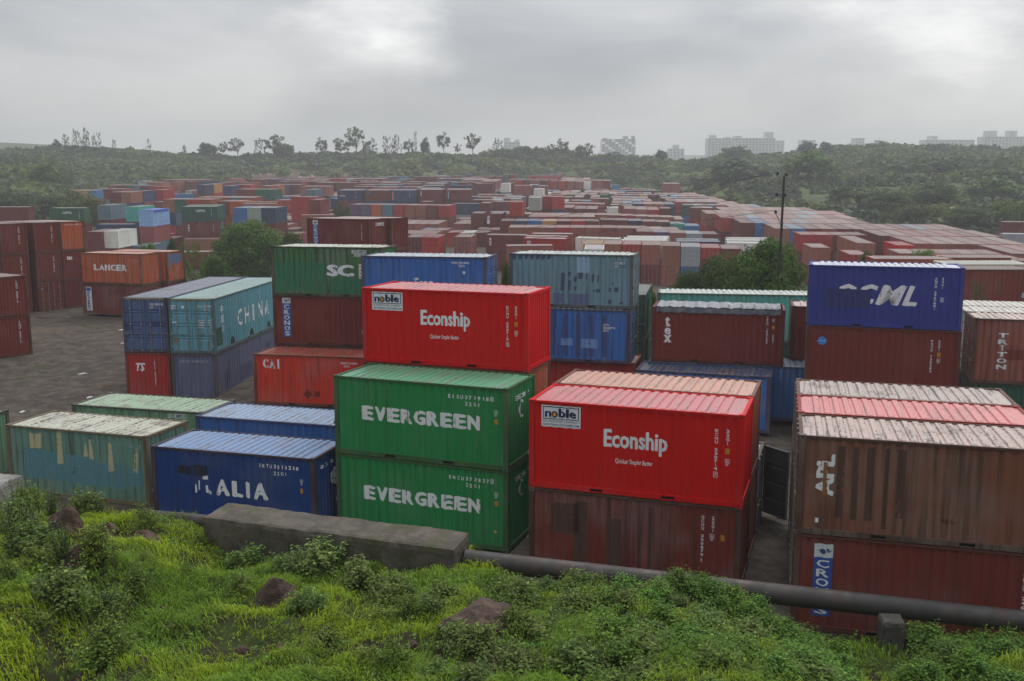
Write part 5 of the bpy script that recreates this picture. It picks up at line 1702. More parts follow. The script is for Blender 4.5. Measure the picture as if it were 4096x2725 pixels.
-54.79,219.49,-6.00,1.471,20,y,e,2221,0,0
-52.27,219.24,-6.00,1.471,20,t,e,2221,0,0
-49.75,218.99,-6.00,1.471,20,t,e,2221,0,0
-47.23,218.74,-6.00,1.471,20,t,e,2221,0,0
-44.71,218.49,-6.00,1.471,20,t,e,2221,0,0
-39.19,221.25,-6.00,1.471,40,u,e,2221,0,0
-3.31,219.60,-6.00,1.471,40,t,e,2221,0,0
-0.79,219.35,-6.00,1.471,40,t,e,2221,0,0
2.13,220.38,-6.00,1.471,40,t,e,2221,0,0
4.65,220.13,-6.00,1.471,40,b,e,2221,0,0
20.57,220.62,-6.07,1.471,20,t,e,2221,0,0
38.69,219.08,-6.50,1.471,40,t,e,2221,0,0
-85.57,228.16,-6.00,1.471,20,b,e,2228,0,0
-75.49,229.29,-6.00,1.471,20,t,e,2228,0,0
-72.57,228.63,-6.00,1.471,20,b,e,2228,0,0
-70.05,228.38,-6.00,1.471,20,b,e,2228,0,0
-67.53,228.13,-6.00,1.471,20,b,e,2228,0,0
-65.01,227.88,-6.00,1.471,20,b,e,2228,0,0
-62.09,227.62,-6.00,1.471,20,b,e,2228,0,0
-59.57,227.37,-6.00,1.471,20,t,e,2228,0,0
-57.05,227.12,-6.00,1.471,20,r,e,2228,0,0
-54.53,227.05,-6.00,1.471,20,t,e,2228,0,0
-52.01,226.80,-6.00,1.471,20,b,e,2228,0,0
-46.57,227.84,-6.00,1.471,20,b,e,2228,0,0
-44.05,227.59,-6.00,1.471,20,b,e,2228,0,0
-41.53,227.34,-6.00,1.471,20,b,e,2228,0,0
-20.97,229.54,-6.00,1.471,20,n,e,2228,0,0
-18.45,229.29,-6.00,1.471,20,b,e,2228,0,0
-15.93,229.04,-6.00,1.471,20,b,e,2228,0,0
32.43,226.92,-6.46,1.471,20,t,e,2228,0,0
34.95,226.67,-6.50,1.471,20,t,e,2228,0,0
-94.16,235.99,-6.00,1.471,20,t,e,2236,0,0
-91.64,235.74,-6.00,1.471,20,b,e,2236,0,0
-84.08,235.20,-3.41,1.471,40,b,e,2236,1,0
-84.08,235.20,-6.00,1.471,40,n,e,2236,0,0
-81.56,234.95,-6.00,1.471,40,n,e,2236,0,0
-79.04,234.70,-6.00,1.471,40,n,e,2236,0,0
-68.96,235.89,-6.00,1.471,20,t,e,2236,0,0
-66.44,235.64,-6.00,1.471,20,t,e,2236,0,0
-63.92,235.39,-6.00,1.471,20,t,e,2236,0,0
-61.40,235.14,-6.00,1.471,20,t,e,2236,0,0
-58.88,234.89,-6.00,1.471,20,g,e,2236,0,0
-45.80,236.59,-6.00,1.471,40,r,e,2236,0,0
-19.72,235.74,-3.41,1.471,20,b,e,2236,1,0
-19.72,235.74,-6.00,1.471,20,r,e,2236,0,0
-11.76,234.31,-6.00,1.471,20,b,e,2236,0,0
-6.72,236.85,-6.00,1.471,20,t,e,2236,0,0
3.36,235.85,-6.00,1.471,20,b,e,2236,0,0
10.92,236.86,-6.00,1.471,40,b,e,2236,0,0
13.44,236.61,-3.41,1.471,40,y,e,2236,1,0
13.44,236.61,-6.00,1.471,40,b,e,2236,0,0
26.52,235.24,-3.69,1.471,40,b,e,2236,1,0
26.52,235.24,-6.28,1.471,40,t,e,2236,0,0
29.04,234.99,-3.78,1.471,40,u,e,2236,1,0
29.04,234.99,-6.37,1.471,40,b,e,2236,0,0
31.56,234.74,-3.86,1.471,40,n,e,2236,1,0
31.56,234.74,-6.45,1.471,40,b,e,2236,0,0
34.08,234.49,-3.90,1.471,40,t,e,2236,1,0
34.08,234.49,-6.49,1.471,40,r,e,2236,0,0
36.60,234.24,-3.91,1.471,40,t,e,2236,1,0
36.60,234.24,-6.50,1.471,40,k,e,2236,0,0
39.12,233.99,-6.50,1.471,40,b,e,2236,0,0
-94.79,242.52,-6.00,1.471,20,b,e,2243,0,0
-92.27,242.27,-6.00,1.471,20,t,e,2243,0,0
-89.75,242.02,-6.00,1.471,20,b,e,2243,0,0
-74.63,243.26,-6.00,1.471,20,b,e,2243,0,0
-72.11,243.01,-6.00,1.471,20,k,e,2243,0,0
-69.59,243.97,-6.00,1.471,20,b,e,2243,0,0
-56.99,243.90,-3.41,1.471,20,r,e,2243,1,0
-56.99,243.90,-6.00,1.471,20,b,e,2243,0,0
-54.47,243.65,-3.41,1.471,20,r,e,2243,1,0
-54.47,243.65,-6.00,1.471,20,r,e,2243,0,0
-7.67,244.22,-3.41,1.471,20,b,e,2243,1,0
-7.67,244.22,-6.00,1.471,20,r,e,2243,0,0
-5.15,243.97,-3.41,1.471,20,t,e,2243,1,0
-5.15,243.97,-6.00,1.471,20,b,e,2243,0,0
-2.63,243.72,-3.41,1.471,20,y,e,2243,1,0
-2.63,243.72,-6.00,1.471,20,b,e,2243,0,0
23.69,243.97,-6.17,1.471,20,b,e,2243,0,0
-95.42,250.24,-6.00,1.471,20,b,e,2251,0,0
-92.50,250.63,-6.00,1.471,20,b,e,2251,0,0
-89.98,250.38,-6.00,1.471,20,b,e,2251,0,0
-87.46,250.13,-6.00,1.471,20,t,e,2251,0,0
-84.94,249.88,-6.00,1.471,20,r,e,2251,0,0
-82.42,249.63,-6.00,1.471,20,b,e,2251,0,0
-79.90,249.54,-6.00,1.471,40,b,e,2251,0,0
-77.38,249.29,-6.00,1.471,40,t,e,2251,0,0
-44.22,251.08,-6.00,1.471,20,b,e,2251,0,0
-41.70,250.83,-6.00,1.471,20,b,e,2251,0,0
-39.18,250.58,-6.00,1.471,20,b,e,2251,0,0
-36.66,250.33,-6.00,1.471,20,n,e,2251,0,0
-34.14,250.08,-6.00,1.471,20,b,e,2251,0,0
-31.62,249.83,-6.00,1.471,20,b,e,2251,0,0
-26.10,252.02,-6.00,1.471,20,b,e,2251,0,0
-7.98,251.13,-6.00,1.471,20,t,e,2251,0,0
-5.46,250.88,-6.00,1.471,20,k,e,2251,0,0
-2.94,251.46,-3.41,1.471,20,u,e,2251,1,0
-2.94,251.46,-6.00,1.471,20,b,e,2251,0,0
-0.42,251.21,-3.41,1.471,20,b,e,2251,1,0
-0.42,251.21,-6.00,1.471,20,t,e,2251,0,0
2.10,250.96,-3.41,1.471,20,y,e,2251,1,0
2.10,250.96,-6.00,1.471,20,b,e,2251,0,0
12.66,250.94,-6.00,1.471,20,b,e,2251,0,0
15.18,250.69,-6.00,1.471,20,r,e,2251,0,0
17.70,250.44,-6.01,1.471,20,b,e,2251,0,0
28.26,250.64,-3.76,1.471,40,b,e,2251,1,0
28.26,250.64,-6.35,1.471,40,r,e,2251,0,0
30.78,250.39,-3.84,1.471,40,b,e,2251,1,0
30.78,250.39,-6.43,1.471,40,b,e,2251,0,0
33.30,250.14,-3.89,1.471,40,u,e,2251,1,0
33.30,250.14,-6.48,1.471,40,k,e,2251,0,0
35.82,249.89,-3.91,1.471,40,t,e,2251,1,0
35.82,249.89,-6.50,1.471,40,b,e,2251,0,0
38.74,251.23,-6.50,1.471,20,u,e,2251,0,0
-101.09,256.63,-6.00,1.471,40,b,e,2258,0,0
-93.53,259.91,-6.00,1.471,20,b,e,2258,0,0
-91.01,259.66,-6.00,1.471,20,b,e,2258,0,0
-88.49,259.41,-6.00,1.471,20,y,e,2258,0,0
-85.97,259.16,-6.00,1.471,20,b,e,2258,0,0
-83.45,258.91,-6.00,1.471,20,b,e,2258,0,0
-72.97,258.27,-6.00,1.471,20,k,e,2258,0,0
-70.45,258.02,-6.00,1.471,20,r,e,2258,0,0
-67.93,257.77,-6.00,1.471,20,n,e,2258,0,0
-49.89,258.83,-6.00,1.471,20,b,e,2258,0,0
-47.37,258.58,-6.00,1.471,20,b,e,2258,0,0
-44.85,258.33,-6.00,1.471,20,b,e,2258,0,0
-19.82,259.76,-6.00,1.471,20,b,e,2258,0,0
-14.78,259.26,-6.00,1.471,20,y,e,2258,0,0
-6.74,258.57,-3.41,1.471,20,b,e,2258,1,0
-6.74,258.57,-6.00,1.471,20,t,e,2258,0,0
-4.22,258.32,-3.41,1.471,20,b,e,2258,1,0
-4.22,258.32,-6.00,1.471,20,b,e,2258,0,0
-1.70,258.07,-3.41,1.471,20,b,e,2258,1,0
-1.70,258.07,-6.00,1.471,20,b,e,2258,0,0
0.82,259.56,-3.41,1.471,20,t,e,2258,1,0
0.82,259.56,-6.00,1.471,20,k,e,2258,0,0
3.34,259.31,-3.41,1.471,20,t,e,2258,1,0
3.34,259.31,-6.00,1.471,20,t,e,2258,0,0
10.90,259.16,-6.00,1.471,20,t,e,2258,0,0
13.42,258.91,-6.00,1.471,20,b,e,2258,0,0
15.94,258.66,-3.41,1.471,20,b,e,2258,1,0
15.94,258.66,-6.00,1.471,20,t,e,2258,0,0
18.86,259.44,-3.44,1.471,40,b,e,2258,1,0
18.86,259.44,-6.04,1.471,40,t,e,2258,0,0
39.50,258.42,-6.50,1.471,40,b,e,2258,0,0
-63.04,266.67,-3.41,1.471,20,b,e,2266,1,0
-60.52,266.42,-3.41,1.471,20,n,e,2266,1,0
-58.00,266.17,-3.41,1.471,20,t,e,2266,1,0
-47.44,265.94,-3.41,1.471,20,k,e,2266,1,0
-47.44,265.94,-6.00,1.471,20,t,e,2266,0,0
23.76,265.40,-3.59,1.471,40,t,e,2266,1,0
29.28,264.74,-3.79,1.471,40,b,e,2266,1,0
31.80,264.49,-3.86,1.471,40,b,e,2266,1,0
34.32,264.24,-3.90,1.471,40,b,e,2266,1,0
36.84,263.99,-3.91,1.471,40,b,e,2266,1,0
-58.41,272.94,-3.41,1.471,40,b,e,2273,1,0
-50.85,272.85,-3.41,1.471,40,b,e,2273,1,0
-48.33,272.60,-3.41,1.471,40,t,e,2273,1,0
-7.58,274.38,-3.41,1.471,20,t,e,2273,1,0
-5.06,274.13,-3.41,1.471,20,t,e,2273,1,0
-2.54,273.88,-3.41,1.471,20,t,e,2273,1,0
-0.02,273.63,-3.41,1.471,20,t,e,2273,1,0
12.84,274.65,-3.41,1.471,20,b,e,2273,1,0
15.36,274.40,-3.41,1.471,20,b,e,2273,1,0
17.88,274.15,-3.42,1.471,20,b,e,2273,1,0
20.40,273.90,-3.47,1.471,20,b,e,2273,1,0
-97.54,280.44,-3.41,1.471,20,b,e,2281,1,0
-12.78,278.94,-3.41,1.471,40,b,e,2281,1,0
10.86,280.89,-3.41,1.471,40,w,e,2281,1,0
16.38,280.17,-3.41,1.471,20,b,e,2281,1,0
18.90,279.92,-3.44,1.471,20,g,e,2281,1,0
21.82,280.63,-3.52,1.471,40,b,e,2281,1,0
24.34,280.38,-3.61,1.471,40,b,e,2281,1,0
-51.23,289.45,-3.41,1.471,20,t,e,2288,1,0
14.01,287.38,-3.41,1.471,40,t,e,2288,1,0
16.53,287.13,-3.41,1.471,40,r,e,2288,1,0
19.05,286.88,-3.45,1.471,40,t,e,2288,1,0
-87.00,293.88,-0.82,1.471,40,b,e,2296,2,0
-87.00,293.88,-3.41,1.471,40,t,e,2296,1,0
-9.56,296.29,-0.82,1.471,20,b,e,2296,2,0
-9.56,296.29,-3.41,1.471,20,n,e,2296,1,0
0.52,295.29,-0.82,1.471,20,b,e,2296,2,0
0.52,295.29,-3.41,1.471,20,b,e,2296,1,0
11.08,297.08,-3.41,1.471,20,b,e,2296,1,0
24.16,297.21,-3.61,1.471,40,t,e,2296,1,0
26.68,296.96,-3.70,1.471,40,t,e,2296,1,0
29.20,296.71,-3.79,1.471,40,t,e,2296,1,0
31.72,296.46,-3.86,1.471,40,t,e,2296,1,0
34.24,296.21,-3.90,1.471,40,t,e,2296,1,0
37.16,295.81,-3.91,1.471,20,t,e,2296,1,0
39.68,295.56,-3.91,1.471,20,t,e,2296,1,0
42.20,295.31,-3.91,1.471,20,y,e,2296,1,0
-110.39,302.28,-0.82,1.471,20,t,e,2303,2,0
-107.87,302.03,-0.82,1.471,20,t,e,2303,2,0
-99.50,304.84,-3.41,1.471,20,y,e,2303,1,0
-96.98,304.59,-3.41,1.471,20,t,e,2303,1,0
-4.66,303.50,-3.41,1.471,20,r,e,2303,1,0
-2.14,303.25,-3.41,1.471,20,b,e,2303,1,0
18.33,301.71,-3.43,1.471,20,r,e,2303,1,0
20.85,301.46,-3.49,1.471,20,w,e,2303,1,0
49.53,303.36,-3.91,1.471,40,n,e,2303,1,0
52.05,303.11,-3.91,1.471,40,b,e,2303,1,0
-105.64,309.86,-3.41,1.471,20,t,e,2311,1,0
-72.08,311.32,-0.82,1.471,20,b,e,2311,2,0
-69.56,311.07,-0.82,1.471,20,b,e,2311,2,0
-67.04,310.82,-0.82,1.471,20,b,e,2311,2,0
-64.52,310.57,-0.82,1.471,20,r,e,2311,2,0
-62.00,310.32,-0.82,1.471,20,b,e,2311,2,0
-59.48,310.07,-0.82,1.471,20,b,e,2311,2,0
-20.72,310.13,-0.82,1.471,20,b,e,2311,2,0
-18.20,309.88,-0.82,1.471,20,b,e,2311,2,0
-7.64,309.99,-0.82,1.471,40,t,e,2311,2,0
-5.12,309.74,-0.82,1.471,40,t,e,2311,2,0
-2.60,312.43,-3.41,1.471,40,b,e,2311,1,0
25.60,309.57,-3.65,1.471,20,t,e,2311,1,0
28.52,310.67,-3.75,1.471,20,b,e,2311,1,0
31.04,310.42,-3.83,1.471,20,t,e,2311,1,0
-118.73,317.26,-0.82,1.471,20,y,e,2318,2,0
18.35,319.49,-0.84,1.471,40,t,e,2318,2,0
20.87,319.24,-0.90,1.471,40,b,e,2318,2,0
23.39,318.99,-0.99,1.471,40,b,e,2318,2,0
23.39,318.99,-3.58,1.471,40,b,e,2318,1,0
51.11,317.64,-3.91,1.471,20,b,e,2318,1,0
-115.88,327.44,-0.82,1.471,40,b,e,2326,2,0
-113.36,327.19,-0.82,1.471,40,b,e,2326,2,0
-110.84,326.94,-0.82,1.471,40,b,e,2326,2,0
-108.32,326.69,-0.82,1.471,40,b,e,2326,2,0
-105.80,326.44,-0.82,1.471,40,b,e,2326,2,0
-103.28,326.19,-0.82,1.471,40,b,e,2326,2,0
-14.57,325.59,-0.82,1.471,40,t,e,2326,2,0
-12.05,325.34,-0.82,1.471,40,b,e,2326,2,0
-9.53,325.09,-0.82,1.471,40,t,e,2326,2,0
-7.01,324.84,-0.82,1.471,40,t,e,2326,2,0
-4.49,324.59,-0.82,1.471,40,t,e,2326,2,0
-4.49,324.59,-3.41,1.471,40,k,e,2326,1,0
0.95,324.57,-0.82,1.471,20,r,e,2326,2,0
3.47,324.32,-0.82,1.471,20,r,e,2326,2,0
5.99,324.07,-0.82,1.471,20,b,e,2326,2,0
8.51,323.82,-0.82,1.471,20,t,e,2326,2,0
13.55,326.66,-3.41,1.471,20,b,e,2326,1,0
42.43,325.93,-3.91,1.471,20,t,e,2326,1,0
44.95,325.68,-3.91,1.471,20,t,e,2326,1,0
47.47,324.73,-3.91,1.471,20,t,e,2326,1,0
-75.24,332.41,-0.82,1.471,20,n,e,2333,2,0
-72.72,332.16,-0.82,1.471,20,b,e,2333,2,0
-70.20,331.91,-0.82,1.471,20,n,e,2333,2,0
-67.68,331.66,-0.82,1.471,20,b,e,2333,2,0
-65.16,331.41,-0.82,1.471,20,n,e,2333,2,0
-62.64,331.16,-0.82,1.471,20,t,e,2333,2,0
10.41,334.50,-0.82,1.471,20,t,e,2333,2,0
12.93,334.25,-0.82,1.471,20,r,e,2333,2,0
15.45,334.00,-0.82,1.471,20,t,e,2333,2,0
18.37,334.60,-0.84,1.471,40,b,e,2333,2,0
20.89,334.35,-0.90,1.471,40,y,e,2333,2,0
23.41,334.10,-0.99,1.471,40,b,e,2333,2,0
25.93,333.85,-1.08,1.471,40,r,e,2333,2,0
28.45,333.60,-1.17,1.471,40,t,e,2333,2,0
28.45,333.60,-3.76,1.471,40,n,e,2333,1,0
30.97,333.35,-1.25,1.471,40,t,e,2333,2,0
30.97,333.35,-3.84,1.471,40,b,e,2333,1,0
33.49,333.10,-1.30,1.471,40,b,e,2333,2,0
33.49,333.10,-3.89,1.471,40,b,e,2333,1,0
39.01,332.83,-3.91,1.471,20,t,e,2333,1,0
41.53,332.58,-3.91,1.471,20,b,e,2333,1,0
-96.66,339.64,-0.82,1.471,40,t,e,2341,2,0
-86.58,338.64,-0.82,1.471,40,b,e,2341,2,0
-84.06,338.39,-0.82,1.471,40,b,e,2341,2,0
-81.54,338.14,-0.82,1.471,40,n,e,2341,2,0
-57.36,339.42,-0.82,1.471,20,r,e,2341,2,0
-54.84,339.17,-0.82,1.471,20,y,e,2341,2,0
-52.32,338.92,-0.82,1.471,20,b,e,2341,2,0
-47.28,339.88,-0.82,1.471,40,r,e,2341,2,0
-44.76,339.63,-0.82,1.471,40,b,e,2341,2,0
-24.20,341.07,-0.82,1.471,40,t,e,2341,2,0
-21.68,340.82,-0.82,1.471,40,n,e,2341,2,0
-19.16,340.57,-0.82,1.471,40,b,e,2341,2,0
-16.64,340.32,-0.82,1.471,40,g,e,2341,2,0
-14.12,340.07,-0.82,1.471,40,t,e,2341,2,0
-11.60,339.82,-0.82,1.471,40,t,e,2341,2,0
-9.08,339.57,-0.82,1.471,40,t,e,2341,2,0
1.80,340.14,-0.82,1.471,20,b,e,2341,2,0
4.32,339.89,-0.82,1.471,20,u,e,2341,2,0
6.84,339.64,-0.82,1.471,20,b,e,2341,2,0
-76.73,349.03,-0.82,1.471,40,b,e,2348,2,0
-74.21,348.78,-0.82,1.471,40,t,e,2348,2,0
19.97,349.94,-0.88,1.471,40,r,e,2348,2,0
22.49,349.69,-0.95,1.471,40,b,e,2348,2,0
25.01,349.44,-1.05,1.471,40,r,e,2348,2,0
27.53,349.19,-1.14,1.471,40,y,e,2348,2,0
35.49,348.78,-3.91,1.471,40,t,e,2348,1,0
-15.84,357.17,-0.82,1.471,20,b,e,2356,2,0
-13.32,356.92,-0.82,1.471,20,t,e,2356,2,0
-10.80,356.67,-0.82,1.471,20,b,e,2356,2,0
-60.75,362.57,-0.82,1.471,20,t,e,2363,2,0
-58.23,362.32,-0.82,1.471,20,b,e,2363,2,0
29.33,363.82,-1.19,1.471,20,b,e,2363,2,0
-28.25,379.20,-0.82,1.471,40,b,e,2378,2,0
-25.73,378.95,-0.82,1.471,40,k,e,2378,2,0
8.31,377.32,-0.82,1.471,20,r,e,2378,2,0
10.83,377.07,-0.82,1.471,20,r,e,2378,2,0
13.35,376.82,-0.82,1.471,20,r,e,2378,2,0
15.87,376.57,-0.82,1.471,20,r,e,2378,2,0
18.39,376.32,-0.84,1.471,20,r,e,2378,2,0
20.91,376.07,-0.90,1.471,20,b,e,2378,2,0
"""
ROCKS = [(-10.78, 22.06, 0.71, 0.61), (-9.89, 22.34, 0.52, 0.36), (-9.03, 22.38, 0.84, 0.36), (-9.26, 19.38, 0.8, 0.45), (-11.62, 24.3, 0.68, 0.17), (-5.23, 19.84, 0.89, 0.59), (-0.65, 17.2, 1.47, 0.46), (-8.96, 17.16, 0.32, 0.17), (-7.35, 18.86, 0.19, 0.15), (-4.43, 17.14, 0.23, 0.15), (-6.89, 17.96, 0.21, 0.13), (-7.34, 15.24, 0.41, 0.16), (-5.14, 17.04, 0.2, 0.11), (-1.85, 16.6, 0.25, 0.12), (3.06, 19.1, 0.34, 0.29), (-7.99, 17.82, 0.19, 0.11)]
BUSHES = [(-13.1, 24.3, 1.2, 0.76, 1.0), (-12.16, 24.3, 0.87, 0.68, 1.0), (-10.85, 20.3, 1.09, 0.73, 0.0), (-9.89, 17.76, 0.72, 0.48, 0.0), (-9.21, 22.98, 0.93, 0.7, 0.0), (-10.95, 24.3, 0.76, 0.44, 1.0), (-6.66, 22.44, 0.6, 0.5, 0.0), (-6.65, 23.62, 1.17, 0.64, 2.0), (-4.63, 22.04, 1.48, 0.65, 2.0), (-5.37, 22.54, 1.01, 0.51, 2.0), (-3.7, 21.46, 1.15, 0.58, 2.0), (-5.98, 20.06, 0.9, 0.5, 0.0), (-4.37, 18.9, 0.76, 0.42, 2.0), (-1.46, 19.12, 1.03, 0.51, 2.0), (-2.78, 20.72, 1.02, 0.46, 2.0), (0.02, 19.28, 1.21, 0.54, 2.0), (0.78, 20.0, 0.72, 0.32, 2.0), (-0.69, 15.9, 0.93, 0.47, 2.0), (0.42, 16.62, 0.97, 0.45, 2.0), (1.35, 18.36, 0.99, 0.49, 2.0), (0.01, 15.12, 1.02, 0.45, 2.0), (1.1, 14.78, 0.99, 0.46, 2.0), (2.34, 18.54, 0.91, 0.43, 2.0), (2.45, 16.66, 1.05, 0.49, 2.0), (3.77, 17.6, 1.03, 0.47, 2.0), (3.47, 18.82, 0.76, 0.34, 2.0), (2.09, 14.12, 0.89, 0.42, 2.0), (3.25, 14.38, 0.97, 0.45, 2.0), (5.36, 18.94, 1.1, 0.59, 3.0), (4.45, 14.84, 1.0, 0.44, 3.0), (7.0, 20.0, 1.08, 0.45, 3.0), (7.11, 19.62, 1.23, 0.62, 3.0), (9.36, 20.0, 1.26, 0.63, 3.0), (9.22, 17.88, 1.28, 0.61, 3.0), (8.0, 18.48, 1.16, 0.5, 3.0), (11.12, 20.0, 1.08, 0.59, 3.0), (9.9, 20.0, 0.81, 0.36, 3.0), (4.86, 19.24, 0.78, 0.4, 3.0), (9.89, 17.62, 1.11, 0.47, 3.0), (-2.62, 18.08, 0.89, 0.37, 0.0), (-8.4, 17.38, 0.86, 0.47, 0.0), (-8.23, 18.56, 0.83, 0.42, 0.0), (-8.7, 16.48, 0.59, 0.25, 0.0), (-7.6, 21.16, 0.57, 0.38, 0.0), (-2.57, 16.0, 0.79, 0.36, 0.0), (-1.28, 14.58, 0.72, 0.33, 2.0), (-8.37, 20.62, 0.55, 0.33, 0.0), (0.69, 20.0, 0.54, 0.23, 2.0), (1.36, 20.0, 0.45, 0.2, 2.0), (3.47, 20.0, 0.63, 0.23, 2.0), (2.84, 20.0, 0.63, 0.23, 2.0), (2.08, 20.0, 0.45, 0.18, 2.0), (-0.56, 24.3, 0.44, 0.24, 2.0), (-2.46, 22.48, 0.5, 0.3, 2.0), (-0.61, 14.1, 0.76, 0.38, 2.0), (-3.62, 15.44, 0.62, 0.25, 0.0), (-8.06, 24.3, 0.33, 0.24, 0.0), (1.57, 14.42, 0.91, 0.39, 2.0), (6.25, 16.46, 1.03, 0.44, 3.0), (2.92, 12.82, 0.8, 0.34, 3.0)]
